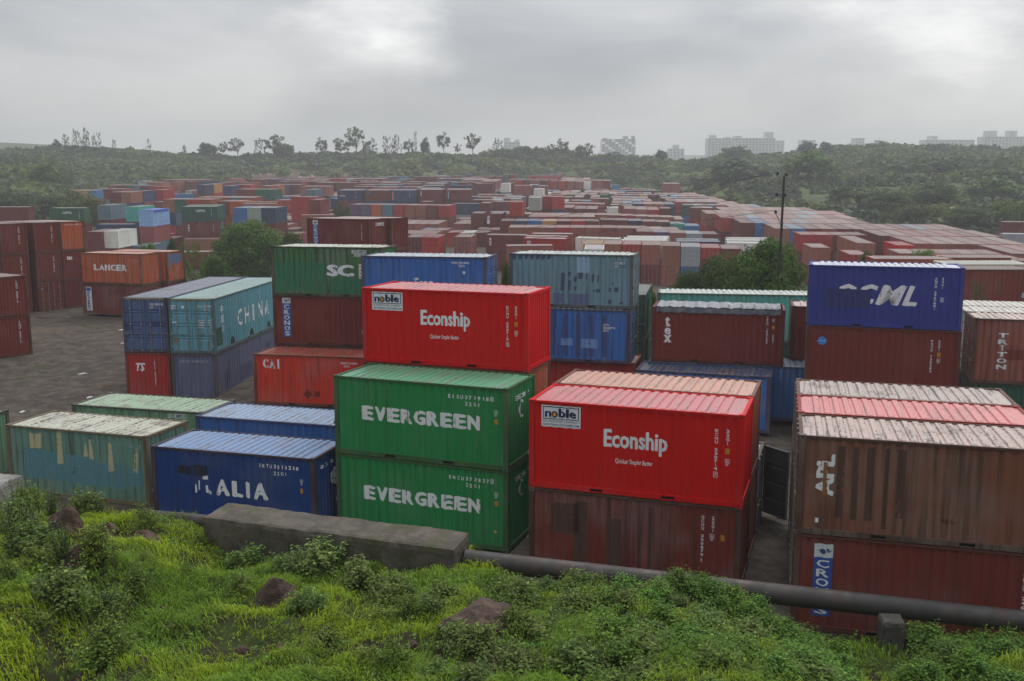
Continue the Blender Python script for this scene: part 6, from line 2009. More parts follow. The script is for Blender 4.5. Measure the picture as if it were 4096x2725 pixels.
TREES = [
 (-30.1, 112, 3.6, 7.5, 'broad', 0.85, 'large round green tree beside the small rusty container stack'),
 (-23.5, 104, 3.0, 2.9, 'broad', 0.9, 'low green tree filling the gap left of the tall brown stack'),
 (-27.8, 84, 3.3, 2.0, 'feather', 0.75, 'feathery light green sapling standing behind the orange stack'),
 (-36.9, 98, 2.3, 1.9, 'broad', 0.9, 'small bright green tree peeking over the orange stack'),
 (-34.4, 98, 2.7, 1.1, 'broad', 0.9, 'narrow dark green tree behind the orange stack'),
 (-29.5, 95, 1.3, 2.6, 'broad', 0.95, 'low dark tree under the large round tree on the left'),
 (17.0, 64, 5.7, 4.3, 'broad', 0.8, 'big green tree around the tall dark power pole'),
 (15.2, 66, 4.6, 4.4, 'broad', 0.9, 'dense green tree left of the power pole tree'),
 (14.5, 69, 4.0, 2.5, 'broad', 0.92, 'dark upright tree at the left end of the pole thicket'),
 (12.2, 66, 3.4, 2.5, 'broad', 0.95, 'small low bush tree beyond the long pale green roof'),
 (8.3, 58, 3.4, 0.9, 'broad', 0.95, 'tiny bright tree beside the long pale green roof'),
 (37.5, 88, 2.6, 2.9, 'broad', 0.85, 'bushy tree poking above the roof of the bright blue container'),
 (31.5, 86, 2.6, 1.3, 'broad', 0.85, 'small tree just left of the bushy tree above the blue container'),
 (-0.4, 58, 5.0, 0.6, 'broad', 0.95, 'little weed tree between the blue and grey top containers'),
 (-32.1, 185, 2.0, 3.5, 'broad', 0.9, 'round olive tree between the left stacks and the navy row'),
 (-87.7, 200, 3.2, 8.6, 'broad', 0.95, 'wide olive tree before the ochre containers at the left'),
 (29.1, 60, 3.0, 0.8, 'feather', 0.9, 'pale leafy sprig beside the right end of the blue container'),
 (-142.2, 300, 8.9, 8.3, 'broad', 0.6, 'light green tree with a bare stem on the left slope'),
 (-122.0, 345, 4.9, 14.2, 'broad', 0.95, 'large dark dome tree behind the left end of the yard'),
 (-115.9, 365, 3.9, 8.8, 'open', 0.6, 'thin light tree right of the large dark dome tree'),
 (-115.2, 230, 3.2, 4.1, 'palm', 0.5, 'small palm on the left slope'),
 (-109.5, 215, 2.6, 7.7, 'broad', 0.95, 'dark green tree at the left edge behind the stacks'),
 (-105.7, 225, 1.4, 9.1, 'broad', 0.95, 'dark bushy tree left of the green lettered container'),
 (76.1, 330, 3.5, 16.3, 'broad', 0.9, 'wide dark tree behind the far right roofs'),
 (68.4, 335, 1.9, 13.5, 'broad', 0.9, 'olive tree at the far end of the brown row'),
 (96.7, 320, 5.0, 14.9, 'broad', 0.9, 'large dark tree behind the top of the power pole'),
 (43.1, 380, 3.0, 7.5, 'open', 0.55, 'thin tree on the slope above the far blue containers'),
 (57.4, 380, 2.6, 8.5, 'open', 0.55, 'spindly tree on the slope left of the olive tree'),
 (146.6, 330, 1.6, 10.4, 'broad', 0.9, 'dark round tree on the right slope'),
 (133.0, 270, 1.3, 12.1, 'broad', 0.9, 'big dark tree near the right edge'),
 (103.5, 240, 0.3, 9.7, 'broad', 0.92, 'dense tree below the round tree on the right'),
 (90.0, 235, -1.3, 9.5, 'broad', 0.95, 'rounded tree behind the red roofs on the right'),
 (89.2, 215, -1.2, 5.8, 'broad', 0.95, 'olive bush tree at the right roofs edge'),
 (89.1, 260, -0.9, 10.5, 'broad', 0.95, 'mid green tree behind the far roofs'),
 (93.6, 200, -0.2, 7.2, 'broad', 0.95, 'dense green tree left of the right grey container'),
 (104.9, 205, 1.6, 7.4, 'broad', 0.95, 'yellowish green tree above the right brown container'),
 (147.1, 400, 2.2, 7.2, 'open', 0.55, 'lone thin tree in the middle of the right slope'),
 (-227.9, 505, 19.0, 4.1, 'cas', 0.8, 'short thin conifer first in the far left group'),
 (-222.8, 505, 21.6, 2.7, 'cas', 0.8, 'slender conifer second in the far left group'),
 (-220.9, 505, 20.8, 2.7, 'cas', 0.8, 'slender conifer third in the far left group'),
 (-217.4, 505, 22.1, 4.1, 'cas', 0.8, 'tallest conifer of the far left group'),
 (-213.7, 505, 19.0, 2.7, 'cas', 0.8, 'bare conifer right of the tallest one'),
 (-210.9, 505, 20.3, 2.7, 'cas', 0.8, 'last conifer of the far left group'),
 (-232.7, 505, 17.7, 5.0, 'broad', 0.8, 'dark bushy tree left of the far conifers'),
 (-203.2, 505, 16.9, 2.3, 'cas', 0.8, 'tiny tree alone right of the conifers'),
 (-185.7, 505, 17.1, 2.3, 'cas', 0.8, 'single thin tree on the left skyline'),
 (-167.7, 505, 14.7, 1.8, 'open', 0.62, 'very small tree on the left skyline'),
 (-155.4, 505, 16.2, 8.2, 'broad', 0.8, 'round low tree on the left skyline'),
 (-147.8, 505, 16.9, 4.5, 'open', 0.62, 'airy tree right of the round low tree'),
 (-140.4, 505, 18.2, 7.7, 'open', 0.62, 'dark umbrella tree on the skyline'),
 (-130.0, 505, 16.9, 5.4, 'cas', 0.8, 'bushy conifer between two umbrella trees'),
 (-122.1, 505, 21.0, 10.4, 'open', 0.62, 'tall umbrella tree on the left skyline'),
 (-116.8, 505, 16.4, 8.6, 'broad', 0.8, 'broad tree beneath the tall umbrella tree'),
 (-97.6, 505, 18.6, 5.9, 'open', 0.62, 'small umbrella tree left of the tallest skyline tree'),
 (-87.4, 505, 19.0, 8.2, 'open', 0.62, 'leafy tree left of the tallest skyline tree'),
 (-79.7, 505, 24.0, 9.1, 'open', 0.62, 'tallest tree on the skyline'),
 (-72.8, 505, 18.2, 6.3, 'open', 0.62, 'thin tree right of the tallest skyline tree'),
 (-63.9, 505, 18.2, 5.4, 'cas', 0.8, 'soft conifer right of the tallest tree'),
 (-59.5, 505, 18.6, 4.5, 'cas', 0.8, 'second soft conifer right of the tallest tree'),
 (-52.8, 505, 17.7, 5.0, 'open', 0.62, 'dark leaning tree on the middle skyline'),
 (-49.5, 505, 20.6, 2.3, 'cas', 0.8, 'tall bare conifer on the middle skyline'),
 (-44.4, 505, 18.8, 4.1, 'broad', 0.8, 'dark narrow tree on the middle skyline'),
 (-34.8, 505, 21.2, 6.8, 'open', 0.62, 'flat topped tree on the middle skyline'),
 (-28.0, 505, 16.0, 3.6, 'open', 0.62, 'small tree between two flat topped trees'),
 (-20.0, 505, 20.6, 7.7, 'open', 0.62, 'wide branching tree on the middle skyline'),
 (-7.4, 505, 16.9, 5.4, 'cas', 0.8, 'wind bent bush on the middle skyline'),
 (8.4, 505, 14.3, 9.1, 'open', 0.62, 'low spreading umbrella tree left of the far blocks'),
 (20.8, 505, 15.1, 6.8, 'open', 0.62, 'pale umbrella tree before the grey tower'),
 (26.1, 505, 18.0, 5.4, 'open', 0.62, 'dark domed tree on the right skyline'),
 (34.1, 505, 15.6, 3.2, 'broad', 0.8, 'small dark tree left of the grey tower'),
 (38.5, 505, 15.6, 6.8, 'open', 0.62, 'umbrella tree left of the grey tower'),
 (76.3, 505, 12.5, 5.4, 'broad', 0.8, 'round tree between the two far buildings'),
 (113.6, 505, 14.7, 13.6, 'broad', 0.8, 'broad tree in front of the long white block'),
 (151.2, 505, 16.9, 7.7, 'broad', 0.8, 'dark tree right of the long white block'),
 (161.2, 505, 16.4, 6.8, 'broad', 0.8, 'second dark tree right of the long white block'),
 (172.4, 505, 15.1, 9.1, 'broad', 0.8, 'low tree on the right skyline'),
 (188.9, 505, 16.9, 10.0, 'broad', 0.8, 'wide tree on the right skyline'),
]
def parse(s):
    o = []
    for ln in s.strip().splitlines():
        p = ln.split(',')
        nm = None
        if len(p) == 11: nm = p[0]; p = p[1:]
        x, y, z, yw = map(float, p[:4]); L = 6.058 if p[4] == '20' else 12.19
        o.append(dict(name=nm, x=x, y=y, z=z, yaw=yw, L=L, ch=p[5], kind=p[6], rid=int(p[7]), lev=int(p[8]), hh=2.896 if p[9] == '1' else 2.591))
    return o
def centre(c):
    ca, sa = math.cos(c['yaw']), math.sin(c['yaw'])
    return (c['x'] + ca * c['L'] / 2 - sa * WD / 2, c['y'] + sa * c['L'] / 2 + ca * WD / 2, c['z'])
ROOFS = dict(econ=rgb(214,128,132), noble_hi=rgb(218,140,142), terr=rgb(214,160,138), ever=rgb(100,176,138), ital=rgb(128,158,200), blue2=rgb(158,180,208), pale=rgb(168,196,166), teal=rgb(206,208,190),
    gesu=rgb(150,156,170), china=rgb(172,200,196), sc=rgb(212,216,196), cai=rgb(190,82,56), eblue=rgb(200,208,218), scz=rgb(204,214,210), gblue=rgb(120,140,168), tl=rgb(208,216,206), ocml=rgb(208,212,226), apl=rgb(200,176,166), redr=rgb(228,140,138), gr=rgb(196,180,170), rusty=rgb(70,84,116), palew=rgb(224,218,206), trit=rgb(218,196,184), lanc=rgb(206,146,122), cron=rgb(204,174,168))
# name: (label, roof, wear, visible end is doors?, bands)
NS = {
 'econ_low': ('bright red shipping container with white Econship lettering, standing on a plain brown container', 'econ', .04, 0),
 'gcuu_brown': ('rusty brown container with vertical GCUU number, under the nearer bright red container', None, .62, 0),
 'terracotta_back': ('container with faded orange pink roof right behind the nearer bright red container', 'terr', .25, 0),
 'low1': ('brown container under the faded orange pink roofed container', None, .5, 0),
 'low_open': ('dark container with one door leaf swung open behind the nearer red stack', None, .5, 1),
 'econ_high': ('topmost bright red Econship container behind and above the green pair', 'noble_hi', .04, 0),
 'orange_mid': ('orange container squeezed between the green pair and the topmost red container', None, .4, 0),
 'evergreen_high': ('upper green container of the pair with white EVERGREEN lettering', 'ever', .24, 0),
 'evergreen_low': ('lower green container of the EVERGREEN pair, standing on the ground', None, .24, 0),
 'italia': ('dark blue container with half scraped ALIA lettering behind the concrete block', 'ital', .28, 0),
 'blue_plain': ('plain blue single container just behind the dark blue lettered one', 'blue2', .3, 0),
 'pale_green': ('pale green single container farthest back of the low group at left', 'pale', .45, 0),
 'teal_patched': ('worn teal container with cream scrapes and a cream roof at the left', 'teal', .6, 0),
 'pale_left': ('pale container cut off by the left edge beside the worn teal one', 'pale', .5, 0),
 'gesu': ('long navy high container with closed doors facing the camera', 'gesu', .3, 1),
 'ts_red': ('red container with white TS sign under the long navy container', None, .22, 0),
 'china': ('long pale teal container with CHINA lettering on its side and doors facing the camera', 'china', .3, 1),
 'cesu_grey': ('long blue grey container under the pale teal CHINA container', None, .35, 0),
 'sc_green': ('two tone green container with large white SC letters on top of its stack', 'sc', .7, 0),
 'cronos_blue_sign': ('maroon container with CRONOS strip under the two tone green one', None, .12, 0),
 'low3': ('brown container at the foot of the two tone green stack', None, .3, 0),
 'cai': ('orange red container with white CAI letters in front of the two tone green stack', 'cai', .45, 0),
 'econ_blue': ('mid blue container with partly hidden Econ lettering behind the topmost red one', 'eblue', .35, 1),
 'sczu': ('grey blue container covered in dark square paint patches on top of a blue one', 'scz', .35, 1),
 'gcuu_blue': ('streaky blue container under the grey blue patched one', 'gblue', .5, 1),
 'low_red': ('red container at the foot of the patched grey blue stack', None, .3, 0),
 'tex_open': ('maroon open top container with tex lettering under a wet grey tarpaulin', None, .08, 0),
 'blue_long': ('long blue container under the open top tex container', None, .35, 0),
 'rusty_blue': ('low blue container with a badly rusted roof behind the faded pink roof', 'rusty', .8, 0),
 'teal_long': ('long teal container with a pale ribbed roof behind the open top container', 'tl', .3, 0),
 'low6': ('dark green container under the long teal container', None, .3, 0),
 'dark_green': ('dark green container with doors facing the camera right of the streaky blue one', None, .35, 1),
 'low7': ('lower dark green container right of the streaky blue one', None, .35, 1),
 'maroon_narrow': ('maroon container in the gap between open top and bright ultramarine ones', 'cron', .2, 0),
 'ocml': ('ultramarine blue container with painted over ML lettering on top of a maroon one', 'ocml', .06, 0),
 'blue_dot_brown': ('maroon container with a round blue dot under the ultramarine one', None, .10, 0),
 'low8': ('brown container at the foot of the ultramarine stack', None, .3, 0),
 'apl': ('rusty brown container with upright APL lettering at the right edge', 'apl', .68, 0),
 'cronos_low': ('maroon container with blue CRONOS strip under the rusty APL container', None, .22, 0),
 'red_roof': ('container with a bright pinkish red ribbed roof behind the APL container', 'redr', .1, 0),
 'low9': ('brown container under the bright pinkish red roofed one', None, .3, 0),
 'grey_roof': ('container with a mottled grey roof at the back of the APL block', 'gr', .7, 0),
 'low10': ('brown container under the mottled grey roofed one', None, .3, 0),
 'triton': ('rust brown high container with vertical TRITON lettering at the right edge', 'trit', .5, 0),
 'low11': ('dark green container under the TRITON container', None, .3, 0),
 'pale_roof1': ('container with a pale ribbed roof directly behind the TRITON container', 'palew', .3, 0),
 'pale_roof2': ('container with a pale ribbed roof second behind the TRITON container', 'palew', .2, 0),
 'cronos_mid': ('maroon container with CRONOS strip standing above the two tone green roof', 'cron', .3, 0),
 'cronos_mid_back': ('maroon container behind the one with CRONOS strip in the middle distance', 'cron', .4, 0),
 'low16': ('brown container under the rear maroon one in the middle distance', None, .3, 0),
 'lancer': ('orange rust container with white LANCER lettering on top of its stack', 'lanc', .5, 0),
 'florens': ('rust red container with white FLORENS strip under the LANCER one', None, .5, 0),
 'orange_blue_back': ('orange container with a blue patched end behind the LANCER one', 'lanc', .5, 0),
 'low18': ('rusty container under the orange one with a blue patched end', None, .5, 0),
 'leftstack0_2': ('ochre orange container on top of the rightmost column of the tall left stack', None, .5, 0),
 'leftstack0_1': ('maroon container with white tex letters under the ochre orange one', None, .15, 0),
 'leftstack0_0': ('maroon container at the foot of the rightmost column of the left stack', None, .2, 0),
 'leftstack1_2': ('top maroon container left of the ochre orange one', None, .2, 0),
 'leftstack1_1': ('middle maroon container in the second column of the tall left stack', None, .2, 0),
 'leftstack1_0': ('maroon container with closed doors at the foot of the tall left stack', None, .2, 1),
 'leftstack2_2': ('top container in the third column of the tall left stack', None, .2, 0),
 'leftstack2_1': ('middle red container in the third column of the tall left stack', None, .2, 0),
 'leftstack2_0': ('bottom red container in the third column of the tall left stack', None, .2, 0),
 'leftstack3_1': ('red container at the left edge in the tall left stack', None, .2, 0),
 'leftnear0_1': ('upper red brown container standing alone at the left edge nearer the camera', None, .15, 0),
 'leftnear0_0': ('lower red container at the left edge nearest the muddy yard', None, .2, 0),
}
YEL = rgb(226, 158, 20); NAVY = rgb(34, 36, 84); SBLUE = rgb(52, 84, 160)
ROOFS = {k: tuple(x * .80 for x in v[:3]) + (1,) for k, v in ROOFS.items()}
near = {}
for c in parse(NEAR):
    nm = c['name']; lab, rk, wear, door_vis = NS.get(nm, ('brown container low in the stack behind the TRITON container', None, .3, 0)); wear = wear if wear < .1 else min(.85, wear * 1.3 + .04)
    flip = (c['kind'] == 's' and door_vis) or (c['kind'] == 'e' and not door_vis)
    rz = c['yaw'] + (math.pi if flip else 0)
    det = 2 if c['y'] < 70 or nm in ('lancer', 'florens', 'orange_blue_back') else 1
    frame = None
    if nm == 'teal_patched': frame = rgb(120, 108, 84, 1.0)
    if nm == 'italia': frame = rgb(60, 48, 60, 1.2)
    fw = dict(econ_low=1, econ_high=1, ocml=1)
    if nm in fw: frame = side_col(c['ch'])
    r_ = build_container('shipping_container', lab, c['L'], c['hh'], centre(c), rz, c['ch'], ROOFS[rk] if rk else None, wear, group='containers stacked in the yard', detail=det, seed=hash(nm) % 997 if False else len(near), frame=frame, roofwear=.3 if rk in ('econ', 'noble_hi', 'redr') else None, no_roof=(nm == 'tex_open'))
    r_['_flip'] = int(flip); near[nm] = r_
    M_ = Matrix.Translation(tilt(centre(c))) @ Matrix.Rotation(-DEL, 4, 'X') @ Matrix.Rotation(rz, 4, 'Z')   # the near yard slopes away
    r_.location = M_.to_translation(); r_.rotation_euler = M_.to_euler()
def F(nm, face):
    """the face as the camera sees it -> the container's own face, and the s offset for ends seen from the left"""
    r_ = near[nm]
    if r_['_flip']: face = {'front': 'back', 'right': 'left', 'left': 'right', 'back': 'front'}[face]
    return face
def bx(b, face='front'):
    return (b[0] + 2.438, b[1], b[2] + 2.438, b[3]) if face == 'left' else b
for _n in NS:      # a container left to the mass has no markings of its own
    if _n not in near: near[_n] = near['low1'] if 0 else None
def TX(nm, txt, b, face='front', **k):
    if near[nm] is None: return None
    return add_text(near[nm], txt, bx(b, face), F(nm, face), **k)
def CT(nm, txt, b, face='front', **k): return near[nm] and cell_text(near[nm], txt, bx(b, face), F(nm, face), **k)
def VT(nm, txt, b, face='front', **k): return near[nm] and add_vtext(near[nm], txt, bx(b, face), F(nm, face), **k)
def PT(nm, polys, col, face='front', **k):
    if near[nm] is None: return None
    if face == 'left': polys = [[(x + 2.438, y) for x, y in p] for p in polys]
    return add_patch(near[nm], polys, col, F(nm, face), **k)
def ic87(nm, b, y):
    s0, t0, s1, t1 = b; w = s1 - s0
    PT(nm, [rect(s0, t0 + .05, s0 + .012, t1), rect(s0, t1 - .012, s1, t1), rect(s1 - .012, t0 + .05, s1, t1), rect(s0, t0 + .05, s1, t0 + .062)], WHITE, name='approval_mark')
    TX(nm, 'ic', (s0 + .03, t0 + .075, s1 - .025, t1 - .02), bold=.01); TX(nm, '87', (s0 + .02, t0 - .03, s1 - .02, t0 + .035), bold=.01)
    s0, t0, s1, t1 = y
    PT(nm, [rect(*y)], YEL, name='height_sticker'); TX(nm, '2.6m', (s0 + .01, (t0 + t1) / 2 + .01, s1 - .01, t1 - .012), col=(.03, .02, .01, 1), bold=.01, lift=.008); TX(nm, '8.6', (s0 + .015, t0 + .012, s1 - .015, (t0 + t1) / 2 - .01), col=(.03, .02, .01, 1), bold=.01, lift=.008)
# -- the two bright red containers
for nm, num in (('econ_low', 'ECNU 230714'), ('econ_high', 'ECNU 230715')):
    s0, t0, s1, t1 = .36, 1.83, 1.52, 2.46
    PT(nm, [rect(s0, t0, s1, t1)], rgb(222, 224, 230), name='company_sign', mat=DECAL, lift=.008)
    w, h_ = s1 - s0, t1 - t0
    q = lambda a, b, c, d: rect(s0 + a * w, t0 + b * h_, s0 + c * w, t0 + d * h_)
    PT(nm, [q(.045, .36, .955, .40), q(.045, .90, .955, .94), q(.045, .40, .065, .90), q(.935, .40, .955, .90)], NAVY, name='sign_border', mat=DECAL, lift=.011)
    TX(nm, 'n', (s0 + .10 * w, t0 + .45 * h_, s0 + .255 * w, t0 + .73 * h_), col=NAVY, bold=.045, lift=.011, name='sign_print')
    PT(nm, [disc(s0 + .345 * w, t0 + .59 * h_, .085 * w)], NAVY, name='sign_print', mat=DECAL, lift=.011)
    PT(nm, [disc(s0 + .345 * w, t0 + .59 * h_, .047 * w)], YEL, name='sign_print', mat=DECAL, lift=.013)
    TX(nm, 'ble', (s0 + .44 * w, t0 + .45 * h_, s0 + .90 * w, t0 + .87 * h_), col=NAVY, bold=.05, lift=.011, name='sign_print')
    TX(nm, 'CONTAINER LEASING', (s0 + .08 * w, t0 + .225 * h_, s0 + .92 * w, t0 + .32 * h_), col=rgb(60, 60, 66), bold=.005, lift=.011, name='sign_print')
    PT(nm, [q(.03, .255, .055, .295), q(.945, .255, .97, .295)], NAVY, name='sign_print', mat=DECAL, lift=.011)
    TX(nm, 'WWW.NOBLE-CONTAINER.COM', (s0 + .04 * w, t0 + .06 * h_, s0 + .96 * w, t0 + .16 * h_), col=rgb(30, 30, 36), bold=.015, lift=.011, name='sign_print')
    TX(nm, 'Econship', (2.20, 1.23, 4.0, 1.90), bold=.035)
    TX(nm, 'Quicker Simpler Better', (2.54, .90, 3.60, 1.08), bold=.012)
    VT(nm, num, (5.27, 1.0, 5.36, 2.16)); TX(nm, num[-1:] if 0 else ('7' if nm == 'econ_low' else '2'), (5.285, .83, 5.345, .93))
    PT(nm, [rect(5.26, .80, 5.275, .96), rect(5.36, .80, 5.375, .96), rect(5.26, .80, 5.375, .812), rect(5.26, .948, 5.375, .96)], WHITE, name='check_digit_box')
    VT(nm, '22G1', (5.57, 1.72, 5.66, 2.17)); ic87(nm, (5.56, 1.18, 5.68, 1.34), (5.56, 1.48, 5.67, 1.63))
# -- the green pair
for nm, dy, num, wr in (('evergreen_high', 0, 'EISU371918', .08), ('evergreen_low', -.06, 'EMCU373327', .16)):
    CT(nm, 'EVERGREEN', (1.0, 1.20 + dy, 5.12, 1.67 + dy), bold=.075, gap=.07, wear=wr)
    CT(nm, num, (4.05, 2.15, 5.42, 2.27), gap=.4, bold=.03); TX(nm, '0' if dy == 0 else '2', (5.48, 2.16, 5.55, 2.27), bold=.03)
    PT(nm, [rect(5.455, 2.14, 5.467, 2.29), rect(5.563, 2.14, 5.575, 2.29), rect(5.455, 2.14, 5.575, 2.15), rect(5.455, 2.28, 5.575, 2.29)], WHITE, name='check_digit_box')
    CT(nm, '22G1', (4.62, 1.95, 5.13, 2.07), gap=.4, bold=.03); ic87(nm, (5.59, 1.72, 5.71, 1.88), (5.60, 1.45, 5.71, 1.60))
    PT(nm, [disc(1.3, 1.71, .23, 22, .29)], WHITE, 'right', name='round_emblem', wear=.35); PT(nm, [disc(1.3, 1.71, .17, 22, .2)], side_col('G'), 'right', name='round_emblem', lift=.008)
    TX(nm, 'EIS 3119', (.72, 2.05, 2.01, 2.2), 'right', bold=.03)
PT('evergreen_low', [disc(5.62, .62, .045)], rgb(200, 160, 90), name='paint_patch')
# -- blue lettered
TX('italia', 'A', (2.41, 1.07, 2.92, 1.62), bold=.07, wear=.35); TX('italia', 'L', (3.02, 1.07, 3.42, 1.62), bold=.065, wear=.3)
TX('italia', 'I', (3.52, 1.07, 3.68, 1.62), bold=.065, wear=.3); TX('italia', 'A', (3.80, 1.05, 4.34, 1.62), bold=.065, wear=.35)
PT('italia', [[(2.02, 1.12), (2.24, 1.08), (2.24, 1.20), (2.10, 1.24), (2.10, 1.36), (2.02, 1.38)], [(1.94, 1.58), (2.10, 1.56), (2.13, 1.70), (1.93, 1.72)], [(1.63, 1.10), (1.70, 1.10), (1.69, 1.36), (1.64, 1.40)], [(1.74, 1.20), (1.78, 1.18), (1.80, 1.50), (1.75, 1.52)]], WHITE, wear=.4)
PT('italia', [[(.95, 1.72), (1.5, 1.70), (1.48, 2.0), (.98, 1.98)], [(1.55, 1.66), (2.15, 1.68), (2.1, 2.05), (1.6, 2.06)]], rgb(26, 32, 52), wear=.5)
CT('italia', 'IMTU301028', (4.03, 2.15, 5.34, 2.28), gap=.4, bold=.03); TX('italia', '8', (5.39, 2.15, 5.46, 2.27), bold=.03); CT('italia', '22G1', (4.57, 1.93, 5.05, 2.05), gap=.4, bold=.03)
ic87('italia', (5.50, 1.69, 5.62, 1.85), (5.50, 1.39, 5.61, 1.55))
TX('italia', '2 2 3 1', (.5, 2.1, 1.7, 2.22), 'right', bold=.03); PT('italia', [disc(1.55, 1.6, .3, 20, .3)], WHITE, 'right', wear=.6, name='round_emblem')
# -- worn teal
cream = rgb(176, 172, 136, 1.1); bt = rgb(70, 112, 120, 1.5)
PT('teal_patched', [[(.99,1.77),(1.50,1.80),(1.54,2.37),(1.2,2.3),(1.02,2.37)], [(2.19,1.26),(2.45,1.3),(2.42,2.5),(2.25,2.53)], [(3.35,1.62),(3.54,1.66),(3.44,2.16)], [(3.6,1.59),(3.76,1.55),(3.70,2.29),(3.62,2.29)], [(4.35,1.17),(4.6,1.2),(4.56,2.24),(4.42,2.2)], [(5.42,1.2),(5.6,1.2),(5.70,2.1),(5.5,2.17)]], cream, wear=.55)
PT('teal_patched', [[(.61,.65),(2.49,.65),(2.49,1.70),(.7,1.78)], [(2.52,.58),(5.09,.58),(5.05,1.50),(4.0,1.44),(3.9,1.62),(2.52,1.66)], [(5.15,.7),(5.78,.7),(5.78,1.35),(5.15,1.4)]], bt, wear=.4, lift=.002)
PT('teal_patched', [rect(5.19, 1.92, 5.84, 2.26)], rgb(70, 116, 108, 1.4)); TX('teal_patched', 'GENU 210247', (5.22, 2.11, 5.80, 2.24), lift=.008, col=rgb(150,170,166), wear=.3); TX('teal_patched', '22G1', (5.22, 1.94, 5.42, 2.06), lift=.008, col=rgb(150,170,166), wear=.3)
TX('pale_green', 'LCCU', (4.45, 2.28, 4.75, 2.44), bold=.03); PT('pale_green', [rect(4.78, 2.27, 5.27, 2.46)], rgb(200, 206, 206)); TX('pale_green', '3007310', (4.82, 2.30, 5.24, 2.43), col=rgb(30, 40, 40), lift=.008)
# -- red, orange, grey
CT('cai', 'CAI', (.53, 1.86, 1.50, 2.34), bold=.05, wear=.3); TX('cai', 'TAXU 244592', (4.62, 2.21, 5.5, 2.31), bold=.03); TX('cai', '22G1', (4.8, 2.06, 5.1, 2.16), bold=.03)
PT('cai', [[(2.6,.62),(2.86,.86),(3.1,.62),(2.86,.4)], rect(3.2, .5, 3.5, .8)], rgb(110, 34, 26))
TX('ts_red', 'TS', (-1.9, 1.58, -1.39, 2.03), 'left', bold=.05, shear=.25, wear=.12); VT('ts_red', 'TSLU 4568971', (-.90, .74, -.81, 2.16), 'left')
TX('cesu_grey', 'CESU 4587053', (-1.97, 2.12, -.49, 2.26), 'left', spacing=1.4, col=rgb(170, 172, 186), wear=.3)
PT('cesu_grey', [rect(1.2, .5, 1.7, 1.5), rect(1.7, .9, 2.1, 1.9), rect(3.4, .5, 5.5, 1.3), rect(6.4, .6, 7.2, 1.7), rect(8.0, 1.2, 9.0, 1.9)], rgb(62, 64, 88, 1.5), wear=.4)
# -- long pair, doors towards the camera
PT('china', [rect(-2.30, 2.33, -2.01, 2.55)], rgb(215, 222, 230), 'left', flat=True, mat=DECAL, name='company_sign'); TX('china', 'CS', (-2.26, 2.37, -2.05, 2.51), 'left', flat=True, lift=.009, col=SBLUE, bold=.05, name='sign_print')
PT('china', [disc(-1.66, 2.45, .075)], WHITE, 'left', flat=True); PT('china', [[(-2.25,1.62),(-2.0,1.62),(-2.0,1.69),(-2.25,1.69)]], WHITE, 'left', flat=True)
TX('china', 'CCLU 603763', (-.88, 2.44, -.18, 2.55), 'left', flat=True); TX('china', '45G1', (-.55, 2.27, -.25, 2.37), 'left', flat=True)
for k, (a_, b_) in enumerate((('MAX. GROSS', '30480 KG'), ('TARE', '3980 KG'), ('NET', '26500 KG'), ('CU.CAP.', '76.4 CU.M'))):
    TX('china', a_, (-.88, 1.72 - k * .12, -.55, 1.79 - k * .12), 'left', flat=True); TX('china', b_, (-.42, 1.72 - k * .12, -.12, 1.79 - k * .12), 'left', flat=True)
for k, c_ in enumerate('CHINA S'):
    if c_ != ' ': TX('china', c_, (3.5 + k * 1.16, .95, 4.28 + k * 1.16, 1.9) if c_ != 'I' else (3.7 + k * 1.16, .95, 3.92 + k * 1.16, 1.9), bold=.02, wear=.25)
for k, c_ in enumerate('中国海'): TX('china', c_, (1.0, 2.0 - k * .52, 1.45, 2.42 - k * .52), bold=.01, wear=.2)
PT('china', [rect(.1, .35, 1.2, 1.3)], rgb(36, 76, 60, 1.5), wear=.3)
PT('china', [rect(-2.2, .55, -1.95, .85)], rgb(110, 104, 90), 'left', flat=True)
TX('gesu', 'GESU 4042145', (-.97, 2.50, -.22, 2.62), 'left', flat=True); TX('gesu', '45G1', (-.97, 2.33, -.74, 2.44), 'left', flat=True)
PT('gesu', [rect(-.97, 2.465, -.2, 2.478), rect(-.6, 2.3, -.585, 2.65)], rgb(160, 165, 180), 'left', flat=True)
PT('gesu', [rect(-2.25, 1.2, -1.9, 1.5), rect(-.95, 1.38, -.15, 1.66)], rgb(34, 44, 84, 1.4), 'left', flat=True)
for nm in ('china', 'gesu'):  # hazard striped header
    PT(nm, [[(-2.35 + i * .1, 2.80), (-2.31 + i * .1, 2.80), (-2.27 + i * .1, 2.87), (-2.31 + i * .1, 2.87)] for i in range(22)], rgb(200, 170, 40), 'left', flat=True, name='hazard_stripes', lift=.018)
